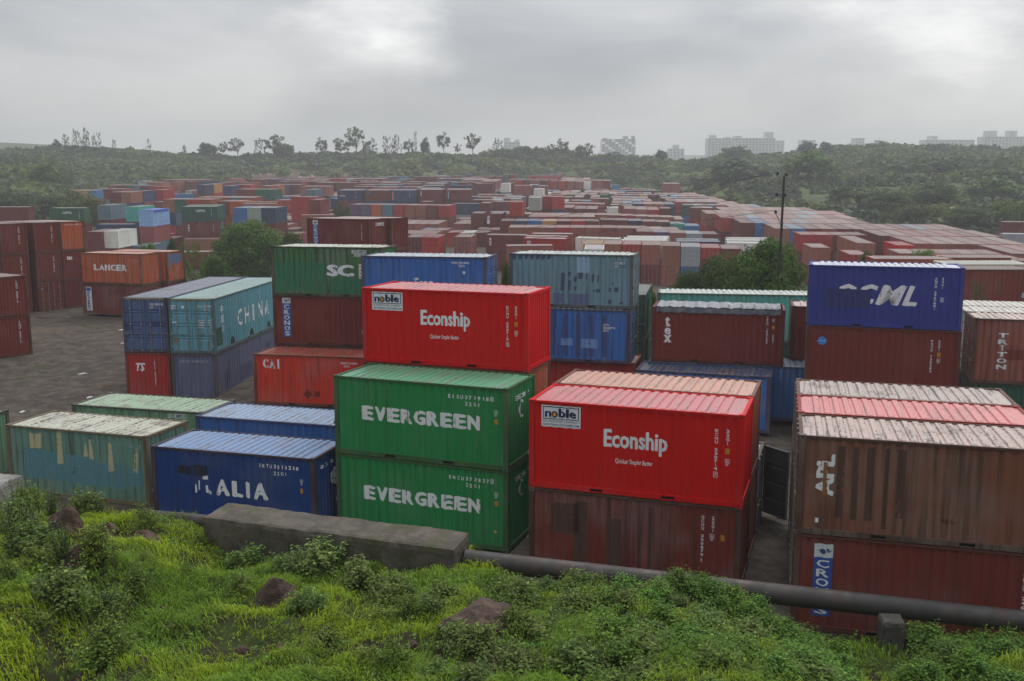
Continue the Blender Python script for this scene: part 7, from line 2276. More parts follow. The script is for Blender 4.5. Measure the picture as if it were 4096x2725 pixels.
# -- two tone green
PT('sc_green', [[(.19, .28), (3.03, .28), (3.03, 1.76), (.19, 1.84)], [(3.3, .22), (4.86, .22), (4.86, .95), (3.3, 1.0)]], rgb(34, 92, 64, 1.6), wear=.12, lift=.002)
TX('sc_green', 'SC', (3.04, 1.07, 4.53, 1.68), bold=.07, wear=.12)
PT('sc_green', [rect(4.40, 2.26, 5.24, 2.43), rect(4.57, 2.10, 5.09, 2.24), rect(4.79, .98, 5.02, 1.72)], rgb(214, 218, 216), mat=DECAL, name='number_plate')
TX('sc_green', 'LCUU 3007557', (4.43, 2.29, 5.21, 2.40), col=rgb(34, 36, 40), lift=.009); TX('sc_green', 'CN 2210', (4.61, 2.12, 5.05, 2.22), col=rgb(34, 36, 40), lift=.009)
PT('sc_green', [[(x, 2.40), (x + w, 2.42), (x + w * .6, 2.40 - l), (x + w * .25, 2.40 - l * .8)] for x, w, l in ((.3,.05,1.2),(.62,.10,1.5),(.95,.04,.7),(1.2,.12,1.9),(1.55,.05,.9),(1.85,.09,1.3),(2.2,.05,1.7),(2.45,.1,.8),(2.9,.06,1.5),(3.2,.12,1.0),(3.55,.05,1.9),(4.1,.08,1.3),(4.35,.05,.6),(5.2,.08,1.5),(5.5,.1,.9))], rgb(40, 66, 40, 1.3), wear=.45, lift=.004, name='grime_runs')
for k in range(4): TX('sc_green', 'ABB', (4.82, 1.56 - k * .18, 4.98, 1.64 - k * .18), col=rgb(150, 40, 34), lift=.009)
def cronos_strip(nm, s0, t0, s1, t1, tw, h0):
    PT(nm, [rect(s0, tw, s1, t1)], rgb(206, 212, 214), mat=DECAL, name='company_sign'); PT(nm, [rect(s0, t0, s1, tw)], SBLUE, mat=DECAL, name='company_sign')
    w = s1 - s0; cx = (s0 + s1) / 2; cy = (tw + t1) / 2
    PT(nm, [disc(cx - .02, cy - .02, .07 * w / .45), disc(cx + .1, cy + .03, .04), [(s0 + .05, cy), (cx - .05, cy + .03), (cx - .05, cy - .01)], [(cx + .05, cy - .05), (s1 - .04, cy - .02), (s1 - .05, cy + .02)]], rgb(60, 78, 120), name='sign_print', mat=DECAL, lift=.008)
    VT(nm, 'CRONOS', (s0 + .15 * w, t0 + .04, s1 - .17 * w, tw - .04), lift=.009, bold=.02, name='sign_print', gap=.18)
cronos_strip('cronos_blue_sign', .53, .44, .98, 2.51, 2.21, 0); VT('cronos_blue_sign', '2261', (5.0, 1.7, 5.08, 2.2))
cronos_strip('cronos_low', .50, .42, .96, 2.36, 2.0, 0); VT('cronos_low', 'CRXU 246810', (5.35, .8, 5.44, 2.1))
cronos_strip('cronos_mid', .57, .3, 1.09, 2.42, 2.08, 0); VT('cronos_mid', 'CRXU 345021', (5.30, .87, 5.38, 2.19)); TX('cronos_mid', 'CRONOS', (.9, 2.0, 2.1, 2.28), 'right', bold=.03)
# -- mid blue, grey blue, streaky blue
TX('econ_blue', 'Econ', (2.55, 1.10, 3.50, 1.58), bold=.05, wear=.4); TX('econ_blue', 'REGU 3013818', (4.36, 2.26, 5.19, 2.36)); TX('econ_blue', '22G1', (4.72, 2.12, 4.99, 2.22))
PT('econ_blue', [rect(4.90, 1.79, 5.02, 1.92)], WHITE, wear=.3)
dk = rgb(52, 62, 84, 1.6)
PT('sczu', [[(a+.02,b),(c_-.03,b+.01),(c_,d-.03),(c_-.01,d),(a,d-.01),(a-.01,b+.04)] for a, b, c_, d in ((.18,2.28,.34,2.5),(.47,2.28,.63,2.5),(.77,2.32,.92,2.52),(1.05,2.29,1.21,2.51),(1.34,2.3,1.51,2.51),(1.6,2.3,1.78,2.5),(1.88,2.32,2.06,2.52),(2.56,.8,2.76,1.68),(2.9,1.51,3.06,1.74),(3.2,1.24,3.35,1.52),(2.92,.84,3.06,1.34),(3.2,.83,3.34,1.04),(3.41,1.4,3.64,1.71),(3.77,1.36,3.86,1.65),(4.06,1.25,4.19,1.64),(4.34,1.25,4.42,1.62),(5.05,1.12,5.13,1.27),(4.89,.81,5.01,1.01),(5.15,.81,5.36,1.04),(4.27,.77,4.49,.94),(4.13,.77,4.21,.91),(4.86,.23,5.04,.44),(5.4,.24,5.6,.34))], dk)
PT('sczu', [rect(2.19, .18, 2.72, .7), rect(2.91, .18, 3.94, .68)], rgb(72, 84, 112, 1.6), wear=.3, lift=.002); PT('sczu', [rect(3.34, 1.71, 3.95, 2.47)], rgb(112, 140, 158, 1.6), wear=.2, lift=.002)
PT('sczu', [rect(5.13, 1.95, 5.75, 2.27)], rgb(64, 96, 112, 1.6)); TX('sczu', 'SCZU 782130', (5.14, 2.13, 5.66, 2.25), lift=.008); TX('sczu', '22G1', (5.14, 1.98, 5.34, 2.08), lift=.008)
TX('gcuu_blue', 'GCUU', (4.77, 1.81, 5.05, 1.91)); TX('gcuu_blue', '382427 8', (4.77, 1.67, 5.34, 1.77)); TX('gcuu_blue', '22G1', (4.77, 1.54, 5.05, 1.64))
PT('gcuu_blue', [rect(2.2 + i * .62, .3, 2.45 + i * .62, 2.3) for i in range(5)], rgb(44, 60, 98, 1.6), wear=.5, lift=.002); PT('gcuu_blue', [rect(2.7, .8, 3.3, 1.15), rect(3.7, .7, 4.5, 1.15)], rgb(92, 124, 170, 1.4), wear=.4, lift=.004)
# -- maroon tex
for nm, bb in (('tex_open', ((.62,1.68,.85,2.14),(.6,1.29,.9,1.62),(.58,.91,.93,1.27))),):
    for c_, b_ in zip('tex', bb): TX(nm, c_, b_, bold=.055)
    PT(nm, [rect(.57, .91, .72, .94), rect(.78, .91, .94, .94), rect(.57, 1.24, .72, 1.27), rect(.78, 1.24, .94, 1.27), rect(.66, 1.68, .88, 1.71)], WHITE, name='lettering', lift=.007)
VT('tex_open', 'TEXU 1057205', (5.23, 1.0, 5.31, 2.30)); VT('tex_open', '2201', (5.51, 1.01, 5.58, 1.45)); ic87('tex_open', (5.48, 2.04, 5.60, 2.17), (5.49, 1.71, 5.60, 1.85))
# -- ultramarine, the first letters painted over
TX('ocml', 'OC', (1.09, .95, 2.79, 1.82), bold=.045, shear=.3); TX('ocml', 'M', (2.69, .96, 3.91, 1.81), bold=.06, shear=.35, wear=.08); TX('ocml', 'L', (3.74, .96, 4.33, 1.8), bold=.045, shear=.35)
PT('ocml', [[(.65, .80), (2.5, .79), (2.52, 1.58), (.66, 1.62)]], rgb(34, 42, 88, 1.6), lift=.009, name='paint_patch')
VT('ocml', 'AMZU 2567801', (4.95, .82, 5.04, 2.18)); VT('ocml', '22G1', (5.21, 1.69, 5.29, 2.19)); PT('ocml', [rect(5.20, 1.16, 5.33, 1.36)], rgb(150, 160, 190), wear=.2)
PT('blue_dot_brown', [disc(.64, 1.95, .18), [(.38, 1.93), (.5, 1.9), (.5, 2.0)]], rgb(64, 140, 216), mat=DECAL, name='round_emblem'); TX('blue_dot_brown', 'blue sky', (.50, 1.91, .78, 1.99), lift=.008, col=rgb(190, 210, 230))
VT('blue_dot_brown', 'FSCU 730284', (4.92, .80, 5.0, 2.2)); VT('blue_dot_brown', '22G1', (5.20, 1.71, 5.28, 2.2)); ic87('blue_dot_brown', (5.18, 1.24, 5.31, 1.41), (5.19, 1.48, 5.31, 1.67))
# -- right edge
TX('apl', 'APL', (.45, 1.04, .89, 2.13), rot=90, bold=.055, wear=.12); PT('apl', [[(.62, 1.06), (.72, 1.04), (.70, 1.9), (.62, 1.92)]], rgb(150, 96, 50), wear=.65, lift=.008); PT('apl', [rect(.48, .33, .56, .45)], WHITE, wear=.3)
PT('apl', [rect(.95 + .36 * i + random.uniform(-.05, .05), random.uniform(.25, .7), 1.08 + .36 * i + random.uniform(-.03, .06), 2.36) for i in range(5)], rgb(66, 44, 36, 1.5), wear=.75, lift=.003)
VT('triton', 'TRITON', (.99, .63, 1.40, 2.3), bold=.05); PT('triton', [rect(1.35, 1.1, 2.07, 1.57)], rgb(100, 44, 36, 1.4), lift=.002)
PT('triton', [rect(1.0, 2.22, 1.4, 2.26), rect(1.1, 1.7, 1.3, 1.73)], WHITE, name='lettering', lift=.007)
VT('gcuu_brown', 'GCUU 300879', (4.98, 1.1, 5.06, 2.29)); TX('gcuu_brown', '1', (5.0, .95, 5.03, 1.05)); VT('gcuu_brown', '22G1', (5.26, 1.82, 5.34, 2.29)); ic87('gcuu_brown', (5.22, 1.60, 5.34, 1.77), (5.52, 1.60, 5.62, 1.77))
PT('gcuu_brown', [rect(.65, 1.3, 1.5, 2.2), rect(1.35, .3, 1.75, 2.3), rect(2.3, .3, 2.75, 1.9), rect(3.5, .3, 3.62, 2.35)], rgb(66, 46, 40, 1.5), wear=.5, lift=.002)
CT('lancer', 'LANCER', (1.35, 1.15, 4.63, 1.66), bold=.055, wear=.15, gap=.14); TX('lancer', 'LCNU 384732', (4.85, 1.98, 5.82, 2.1), wear=.2, col=rgb(190, 160, 150)); TX('lancer', '2210', (5.2, 1.8, 5.5, 1.92), wear=.2, col=rgb(190, 160, 150))
PT('florens', [rect(.38, .34, .93, 2.33)], rgb(214, 216, 220), mat=DECAL, name='company_sign'); PT('florens', [rect(.44, 1.97, .87, 2.27)], SBLUE, mat=DECAL, name='sign_print', lift=.008); VT('florens', 'FLORENS', (.52, .40, .80, 1.90), col=rgb(40, 60, 120), lift=.009, bold=.05, name='sign_print')
PT('orange_blue_back', [[(.3, 2.35), (2.1, 2.35), (2.1, 1.5), (1.7, 1.75), (1.3, 1.35), (.9, 1.7), (.5, 1.3), (.3, 1.5)]], rgb(70, 92, 120, 1.6), 'right', wear=.3)
TX('leftstack0_1', 'tex', (-1.94, 1.79, -1.39, 2.14), 'left', bold=.06)
for nm in ('leftstack1_2', 'leftstack1_1', 'leftstack2_2', 'leftstack2_1', 'leftstack2_0', 'leftnear0_1', 'leftnear0_0'): VT(nm, 'TGHU 456712', (-.78, .85, -.66, 2.25), 'left')
TX('leftstack0_2', 'GLDU 4508', (-1.9, 2.25, -.3, 2.37), 'left', spacing=1.5); PT('leftstack1_0', [disc(-2.0, 2.0, .12)], rgb(64, 140, 216), 'left', flat=True, mat=DECAL, name='round_emblem')
VT('orange_mid', '3666', (1.9, 1.5, 2.0, 2.2), 'right') ; TX('dark_green', 'CXIU 881502', (-2.2, 2.1, -1.4, 2.2), 'left', flat=True)
for i_ in range(3): PT('china', [[(2.3 + i_ * 3.1, .1), (3.0 + i_ * 3.1, .1), (2.9 + i_ * 3.1, .45), (2.5 + i_ * 3.1, .6), (2.35 + i_ * 3.1, .4)]], rgb(44, 52, 48), wear=.6)

# wet tarpaulin sagging between the bows of the open top container
def tarp_mesh(L, hh, sag=.11, bows=9, drop=.24, seedv=3):
    nx, ny = 73, 15; V = []; Fa = []
    for i in range(nx):
        x = -L / 2 + .2 + (L - .4) * i / (nx - 1); ph = abs(math.sin(math.pi * i / (nx - 1) * bows))
        for j in range(ny):
            y = -WD / 2 + WD * j / (ny - 1); e = 1 - (2 * y / WD) ** 2
            V.append((x, y, hh + .045 - sag * ph * (.35 + .65 * e ** .7) * (1 + .35 * math.sin(i * 1.7 + seedv)) + .02 * vnoise(x * 4, y * 4, 3)))
    for i in range(nx - 1):
        for j in range(ny - 1): a = i * ny + j; Fa.append((a, a + ny, a + ny + 1, a + 1))
    for sgn, j in ((-1, 0), (1, ny - 1)):      # skirts hanging over the rails
        b0 = len(V)
        for i in range(nx):
            x, y, z = V[i * ny + j]; V.append((x, y + sgn * (.02 + .012 * math.sin(i * 1.3)), hh - .05)); V.append((x, y + sgn * (.022 + .014 * math.sin(i * 1.9)), hh - drop + .02 * math.sin(i * .9)))
        for i in range(nx - 1):
            Fa += [(i * ny + j, (i + 1) * ny + j, b0 + 2 * i + 2, b0 + 2 * i), (b0 + 2 * i, b0 + 2 * i + 2, b0 + 2 * i + 3, b0 + 2 * i + 1)]
    me = bpy.data.meshes.new('tarpaulin'); me.from_pydata(V, [], Fa); me.update()
    for p in me.polygons: p.use_smooth = True
    return me
def mat_tarp(name, c0, c1, rough):
    M = NT(name); tcn = M.n('ShaderNodeTexCoord'); P = tcn.outputs['Object']
    M.l(M.mix(M.step(M.noise(P, 2.5, 4, .6), .4, .65), c0, c1), M.b.inputs['Base Color']); M.b.inputs['Roughness'].default_value = rough
    M.b.inputs['Coat Weight'].default_value = .3; M.b.inputs['Coat Roughness'].default_value = .05
    return M.m
o = obj('tarpaulin', tarp_mesh(6.058, 2.591), near['tex_open']); o.data.materials.append(mat_tarp('wet_grey_tarpaulin', (.10, .115, .16, 1), (.20, .21, .23, 1), .22))

# the one swung open door leaf behind the nearer red stack
lo = near['low_open']; hh = 2.591
mb = MB()
zs_ = [(.17, 0)] + [(.17 + 2.3 * (k + 1) / 4 + o_, d) for k in range(3) for o_, d in ((-.12, 0), (-.09, .03), (.0, .03), (.03, 0))] + [(2.47, 0)]
for (z0, d0), (z1, d1) in zip(zs_[:-1], zs_[1:]): mb.quad((0, .05 + d0, z0), (1.05, .05 + d0, z0), (1.05, .05 + d1, z1), (0, .05 + d1, z1))
mb.box(0, 0, .17, .05, .09, 2.47); mb.box(1.0, 0, .17, 1.06, .09, 2.47); mb.box(0, 0, .14, 1.06, .09, .2); mb.box(0, 0, 2.42, 1.06, .09, 2.48)
dl = obj('open_door', mb.mesh('open_door', PAINT), lo, rgb(62, 62, 64, 1.4), wear=.5); dl['label'] = 'grey inner side of the door leaf swung open'
dl.location = (-3.03, -1.2, 0); dl.rotation_euler = (0, 0, R(140))
ds_ = [c for c in lo.children if c.name.startswith('door')]
for g_ in list(ds_[1].children): bpy.data.objects.remove(g_)
bpy.data.objects.remove(ds_[1])

# ---- the other containers that show, each with its parts; a label from its row and stack
def rough_region(c): 
    a = c['x'] / max(1, c['y']); return 'left yard' if a < -.215 else ('middle yard' if a < .165 else 'right field')
far = parse(FAR); rows = {}
for c in far:
    c['reg'] = rough_region(c); rows.setdefault((c['reg'], c['rid']), []).append(c)
ORD = ['zeroth','first','second','third','fourth','fifth','sixth','seventh','eighth','ninth','tenth','eleventh','twelfth','thirteenth','fourteenth','fifteenth','sixteenth','seventeenth','eighteenth','nineteenth','twentieth']
def ordn(n):
    if n <= 20: return ORD[n]
    return '%d%s' % (n, {1: 'st', 2: 'nd', 3: 'rd'}.get(n % 10, 'th') if n % 100 not in (11, 12, 13) else 'th')
protos = {}
def dup(root, loc, rz, label, sc_, rc_, wear):
    r2 = root.copy(); COL.objects.link(r2); r2.location = loc; r2.rotation_euler = (0, 0, rz); r2['label'] = label
    for ch in root.children:
        if ch.name.split('.')[0] in ('lettering', 'paint_patch', 'company_sign'): continue
        c2 = ch.copy(); COL.objects.link(c2); c2.parent = r2
        c2.color = rc_ if c2.name.startswith('roof_panel') else sc_
        if 'wear' in c2.keys(): c2['wear'] = wear
        for g in ch.children: g2 = g.copy(); COL.objects.link(g2); g2.parent = c2
    return r2
SPEC = {}
regs = {}
for (reg, rid), cs in rows.items():
    regs.setdefault(reg, []).append((min(c['y'] for c in cs), rid, cs))
idx_ = 0
for reg, lst in regs.items():
    lst.sort(key=lambda q: q[0])
    for ri, (_, rid, cs) in enumerate(lst):
        stx = sorted({(round(c['x'], 1), round(c['y'], 1)) for c in cs}, key=lambda p: p[0] / p[1])
        for c in cs:
            k = stx.index((round(c['x'], 1), round(c['y'], 1))) + 1
            tops = max(q['lev'] for q in cs if (round(q['x'], 1), round(q['y'], 1)) == (round(c['x'], 1), round(c['y'], 1)))
            dn = tops - c['lev']; pos = ('top container', 'container second from top', 'container third from top', 'container fourth from top')[min(dn, 3)]
            lab = '%s %s, %s stack from left, %s row back, %s' % (NAME.get(c['ch'], 'brown'), pos, ordn(k), ordn(ri + 1), reg)
            flip = (idx_ * 7 + c['rid']) % 5 in (0, 1) if c['kind'] == 'e' else (idx_ % 2 == 0)
            rz = c['yaw'] + (math.pi if flip else 0); near_mid = c['y'] < 140
            key = (c['L'], c['hh'], near_mid)
            jit = .10; sc_ = side_col(c['ch'], jit, idx_); rc_ = roof_col(c['ch'], .12, idx_, .42); wear = random.Random(idx_).uniform(.1, .55)
            if key not in protos:
                o = build_container('shipping_container', lab, c['L'], c['hh'], centre(c), rz, c['ch'], rc_, wear, group='containers stacked in the yard', detail=1 if near_mid else 0, seed=idx_, jit=jit)
                protos[key] = o
            else: o = dup(protos[key], centre(c), rz, lab, sc_, rc_, wear)
            c['ob'] = o; c['flip'] = flip; idx_ += 1
            o['_L'] = c['L']; near['f%d' % idx_] = o; o['_flip'] = int(flip); c['key'] = 'f%d' % idx_
def find(u, y0, y1, ch=None, lev=None):
    """a built container by bearing x/y and distance band"""
    best = None
    for c in far:
        cx, cy, _ = centre(c)
        if y0 < cy < y1 and (ch is None or c['ch'] == ch) and (lev is None or c['lev'] == lev):
            d = abs(cx / cy - u)
            if best is None or d < best[0]: best = (d, c)
    return best[1] if best and best[0] < .02 else None
def mark(u, y0, y1, ch, lev, lab, fn):
    c = find(u, y0, y1, ch, lev)
    if c: c['ob']['label'] = lab; fn(c['key'])
BR = lambda P: (P - 2048) / 3875.38 / 1.005
mark(BR(280), 150, 180, 'g', 2, 'dark green container with white CAPITAL lettering at the left of the yard', lambda k: (TX(k, 'CAPITAL', (2.3, 1.6, 3.9, 2.0), bold=.03), VT(k, 'CPIU 20356', (5.1, .8, 5.2, 2.2))))
mark(BR(800), 150, 185, 'g', 2, 'dark green container with white CAPITAL lettering above a maroon tex one', lambda k: (TX(k, 'CAPITAL', (2.4, 1.7, 4.0, 2.1), bold=.03), VT(k, 'CPIU 20577', (5.0, .8, 5.1, 2.2))))
mark(BR(805), 150, 185, 'b', 1, 'maroon container with vertical tex lettering below a green CAPITAL one', lambda k: (VT(k, 'tex', (.9, .9, 1.2, 2.2), bold=.06), VT(k, 'TEXU 30012', (5.2, .8, 5.3, 2.2))))
mark(BR(915), 140, 160, 'b', 0, 'brown container with a white vertical name strip beside the large round tree', lambda k: (PT(k, [rect(.5, .3, .95, 2.3)], rgb(210, 205, 205), mat=DECAL, name='company_sign'), VT(k, 'SUNKAY', (.58, .36, .87, 2.24), col=rgb(130, 60, 70), lift=.009, name='sign_print')))
mark(BR(1393), 235, 243, 'n', 2, 'navy container with a small red X sign in the row of tall navy and maroon stacks', lambda k: (TX(k, 'X', (.8, 1.6, 1.6, 2.1), col=rgb(190, 60, 40), bold=.03), TX(k, 'XINES', (.5, 1.1, 1.9, 1.4), bold=.03), VT(k, 'XNSU 10234', (4.4, .8, 4.5, 2.3))))
mark(BR(1505), 235, 243, 'b', 2, 'maroon container with a tiny blue dot in the row of tall navy and maroon stacks', lambda k: PT(k, [disc(.9, 1.9, .2)], rgb(64, 120, 200)))
mark(BR(1607), 235, 243, 'n', 2, 'navy container with an orange vertical strip in the row of tall navy and maroon stacks', lambda k: (PT(k, [rect(.4, .3, .8, 2.3)], rgb(200, 110, 40)), VT(k, 'ABCU 55521', (4.7, .8, 4.8, 2.3))))
mark(BR(1719), 238, 246, 'b', 2, 'maroon container with vertical tex lettering in the row of tall navy and maroon stacks', lambda k: VT(k, 'tex', (.5, 1.0, .85, 2.3), bold=.06))
mark(BR(1829), 238, 246, 'b', 2, 'maroon container with a pale blue strip at the right end of the navy and maroon row', lambda k: PT(k, [rect(.5, .4, .8, 2.2)], rgb(130, 170, 190)))
mark(BR(2020), 125, 150, 'b', 1, 'maroon container with vertical tex lettering behind the two top blue ones', lambda k: VT(k, 'tex', (.45, 1.0, .85, 2.2), bold=.06))
mark(BR(2185), 125, 145, 'r', 1, 'red container with a small white square sign behind the grey blue one', lambda k: (PT(k, [rect(.6, 1.7, 1.1, 2.2)], rgb(215, 215, 215), mat=DECAL, name='company_sign'), TX(k, 'gF', (.68, 1.8, 1.0, 2.1), col=NAVY, lift=.009)))
mark(BR(3900), 60, 75, 'b', 1, 'brown container with a pale OREN plate right of the ultramarine one', lambda k: (PT(k, [rect(5.3, .6, 6.0, .95)], rgb(150, 180, 190), mat=DECAL, name='company_sign')))

# ---- all the containers beyond the three hundred largest: one mass
def mass_mesh():
    Vs = []; Fs = []; Cs = []; b0 = 0; rr = random.Random(4)
    for c in parse(MASS):
        L, hh = c['L'], c['hh']; cx, cy, cz = centre(c); ca, sa = math.cos(c['yaw']), math.sin(c['yaw'])
        sc_ = side_col(c['ch'], .10, rr.randint(0, 99999)); rc_ = roof_col(c['ch'], .14, rr.randint(0, 99999), .42)
        mb = MB(); cols = []
        def q(pts, col):
            mb.quad(*pts); cols.extend([col[:3]] * len(pts))
        x, y = L / 2, WD / 2; e = .10; fr = tuple(v * .62 for v in sc_[:3])
        for ax_, o_, n_ in (('x', -y, 10 if L < 7 else 20), ('x', y, 10 if L < 7 else 20), ('y', -x, 5), ('y', x, 5)):
            half = x if ax_ == 'x' else y; sg = 1 if o_ > 0 else -1
            def P(t, d, z): return (t, o_ - sg * d, z) if ax_ == 'x' else (o_ - sg * d, t, z)
            q([P(-half, 0, 0), P(-half + .14, 0, 0), P(-half + .14, 0, hh), P(-half, 0, hh)], fr); q([P(half - .14, 0, 0), P(half, 0, 0), P(half, 0, hh), P(half - .14, 0, hh)], fr)
            q([P(-half + .14, 0, 0), P(half - .14, 0, 0), P(half - .14, 0, .15), P(-half + .14, 0, .15)], fr); q([P(-half + .14, 0, hh - .08), P(half - .14, 0, hh - .08), P(half - .14, 0, hh), P(-half + .14, 0, hh)], fr)
            w_ = (2 * half - .28) / n_
            for i in range(n_):
                a_ = -half + .14 + i * w_
                for t0, d0, t1, d1 in ((0, .02, .4, .02), (.4, .02, .55, .06), (.55, .06, .85, .06), (.85, .06, 1, .02)):
                    q([P(a_ + t0 * w_, d0, .15), P(a_ + t1 * w_, d1, .15), P(a_ + t1 * w_, d1, hh - .08), P(a_ + t0 * w_, d0, hh - .08)], sc_)
        n_ = 12 if L < 7 else 24
        for i in range(n_):
            w_ = 2 * x / n_; a_ = -x + i * w_
            for t0, z0, t1, z1 in ((0, -.03, .2, .0), (.2, 0, .7, 0), (.7, 0, .9, -.03), (.9, -.03, 1, -.03)): q([(a_ + t0 * w_, -y, hh + z0), (a_ + t1 * w_, -y, hh + z1), (a_ + t1 * w_, y, hh + z1), (a_ + t0 * w_, y, hh + z0)], rc_)
        v = np.array(mb.v); v2 = np.stack([v[:, 0] * ca - v[:, 1] * sa + cx, v[:, 0] * sa + v[:, 1] * ca + cy, v[:, 2] + cz], -1)
        Vs.append(v2); Fs.append(np.array(mb.f) + b0); Cs.append(np.array(cols)); b0 += len(v)
    return np_mesh('container_mass', np.concatenate(Vs), np.concatenate(Fs), MASSP, np.concatenate(Cs))
mo = obj('container_mass', mass_mesh(), kind='stuff'); mo['label'] = 'hundreds of further containers packed in long rows behind the nearer stacks'; mo['category'] = 'containers'
# ------------------------------------------------------------------ concrete block, pipe, pillars
def rough_block(name, label, cat, loc, rz, L, D_, Hh, mat, seed=1, amp=.03, nx=40, ny=8, nz=6):
    bm = bmesh.new(); bmesh.ops.create_cube(bm, size=1.0)
    bmesh.ops.scale(bm, vec=(L, D_, Hh), verts=bm.verts)
    bmesh.ops.subdivide_edges(bm, edges=[e for e in bm.edges if abs((e.verts[0].co - e.verts[1].co).x) > L * .5], cuts=nx, use_grid_fill=True)
    bmesh.ops.subdivide_edges(bm, edges=[e for e in bm.edges if abs((e.verts[0].co - e.verts[1].co).y) > D_ * .5], cuts=ny, use_grid_fill=True)
    bmesh.ops.subdivide_edges(bm, edges=[e for e in bm.edges if abs((e.verts[0].co - e.verts[1].co).z) > Hh * .5], cuts=nz, use_grid_fill=True)
    for v in bm.verts:
        c = v.co
        n = Vector((fbm(c.y * 2 + 5, c.z * 2 + seed, seed, 3) - .5, fbm(c.x * 2 + seed, c.z * 2, seed + 3, 3) - .5, fbm(c.x * 1.7, c.y * 1.7 + seed, seed + 5, 4) - .5)) * amp * 2
        # worn arrises
        ex = (abs(c.x) > L / 2 - .01) + (abs(c.y) > D_ / 2 - .01) + (abs(c.z) > Hh / 2 - .01)
        if ex >= 2: n -= Vector((math.copysign(1, c.x) * (abs(c.x) > L / 2 - .01), math.copysign(1, c.y) * (abs(c.y) > D_ / 2 - .01), math.copysign(1, c.z) * (abs(c.z) > Hh / 2 - .01))) * (.015 + .05 * float(fbm(c.x * 5, c.y * 5 + c.z * 5, seed + 8, 3)) ** 2)
        v.co += n
    me = bpy.data.meshes.new(name); bm.to_mesh(me); bm.free(); me.materials.append(mat)
    return thing(name, label, cat, loc, rz, me=me)
bz = math.atan2(21.95 - 24.05, -1.38 + 8.04)
bl_ = math.hypot(6.66, 2.1)
ctr = Vector((-8.04, 24.05, 2.75 - .65)) + Vector((math.cos(bz), math.sin(bz), 0)) * bl_ / 2 + Vector((-math.sin(bz), math.cos(bz), 0)) * .575
ctr = Vector(tilt(ctr))
BX0, BY0, _z = tilt((-8.04, 24.05, 2.1))
rough_block('concrete_block', 'long weathered concrete block lying on the grassy slope before the green containers', 'concrete block', (ctr.x, ctr.y, ctr.z), bz, bl_, 1.15, 1.3, CONC, 2, .03, 60, 10, 8)
rough_block('concrete_block', 'pale concrete block at the left edge beside the worn teal container', 'concrete block', tilt((-14.95, 26.9, 2.45)), -.25, 1.3, 1.0, .95, CONCW, 5, .02, 10, 8, 6)
def ring_tube(pts, r, n=28, mat=None, name='pipe', flange=None, rough_=0.0):
    V = []; Fa = []
    for i, P in enumerate(pts):
        P = Vector(P); a = Vector(pts[max(0, i - 1)]); b = Vector(pts[min(len(pts) - 1, i + 1)]); d = (b - a).normalized()
        u = d.cross(Vector((0, 0, 1))).normalized(); w = u.cross(d)
        for k in range(n):
            t = 2 * math.pi * k / n; rr = r * (1 + rough_ * (float(vnoise(i * .5, k * .9, 3)) - .5))
            V.append(tuple(P + u * (rr * math.cos(t)) + w * (rr * math.sin(t))))
    for i in range(len(pts) - 1):
        for k in range(n): Fa.append((i * n + k, i * n + (k + 1) % n, (i + 1) * n + (k + 1) % n, (i + 1) * n + k))
    me = bpy.data.meshes.new(name); me.from_pydata(V, [], Fa); me.update()
    for p in me.polygons: p.use_smooth = True
    if mat: me.materials.append(mat)
    return me
PA, PB = Vector(tilt((-1.15, 22.45, 2.23))), Vector(tilt((16.5, 20.35, 1.02)))
pipe = thing('water_pipe', 'thick dark iron pipe running from the concrete block to the right edge', 'pipe', (0, 0, 0))
nseg = 6
for i in range(nseg):
    a = PA.lerp(PB, i / nseg); b = PA.lerp(PB, (i + 1) / nseg)
    me = ring_tube([tuple(a.lerp(b, t / 14)) for t in range(15)], .245, 36, PIPEM, rough_=.008)
    obj('pipe_section', me, pipe)
    if i: 
        q = PA.lerp(PB, i / nseg); dd = (PB - PA).normalized() * .03
        obj('weld_collar', ring_tube([tuple(q - dd), tuple(q - dd * .5), tuple(q + dd * .5), tuple(q + dd)], .2545, 36, PIPEM), pipe)
me = ring_tube([tilt((-9.8, 25.3, 2.30)), tilt((-8.6, 24.95, 2.32)), tilt((-7.6, 24.6, 2.35))], .2, 24, PIPEM); thing('water_pipe', 'short dark pipe end showing in the grass left of the long concrete block', 'pipe', me=me)
for x, y, top, lab, seed in ((8.62, 20.35, .80, 'square concrete pillar carrying the dark pipe at the right', 3), (3.70, 20.9, 1.22, 'mossy concrete pillar half hidden in leaves under the pipe', 6), (14.0, 20.0, .35, 'concrete pillar under the pipe near the right edge', 8)):
    rough_block('pipe_pillar', lab, 'pillar', (x, y, top - .8), -.07, .52, .52, 1.6, CONCD, seed, .02, 8, 8, 14)
# rocks
def rock_mesh(w, h_, seed, mat=ROCK):
    bm = bmesh.new(); bmesh.ops.create_icosphere(bm, subdivisions=4, radius=1.0)
    rr = random.Random(seed); cuts = [(Vector((rr.uniform(-1, 1), rr.uniform(-1, 1), rr.uniform(-.3, 1))).normalized(), rr.uniform(.62, .85)) for _ in range(9)]
    for v in bm.verts:
        c = v.co.copy()
        for n, d in cuts:
            k = c.dot(n)
            if k > d: c -= n * (k - d) * .9
        c *= 1 + .30 * (float(fbm(c.x * 2 + seed, c.y * 2 + c.z * 2.3, seed, 4)) - .5) + .10 * (float(fbm(c.x * 7 + c.z * 3, c.y * 7 + seed, seed + 2, 3)) - .5)
        v.co = Vector((c.x * w / 2 * 1.08, c.y * w / 2 * .8, c.z * h_ * .78 + h_ * .18))
    me = bpy.data.meshes.new('rock'); bm.to_mesh(me); bm.free(); me.materials.append(mat)
    return me
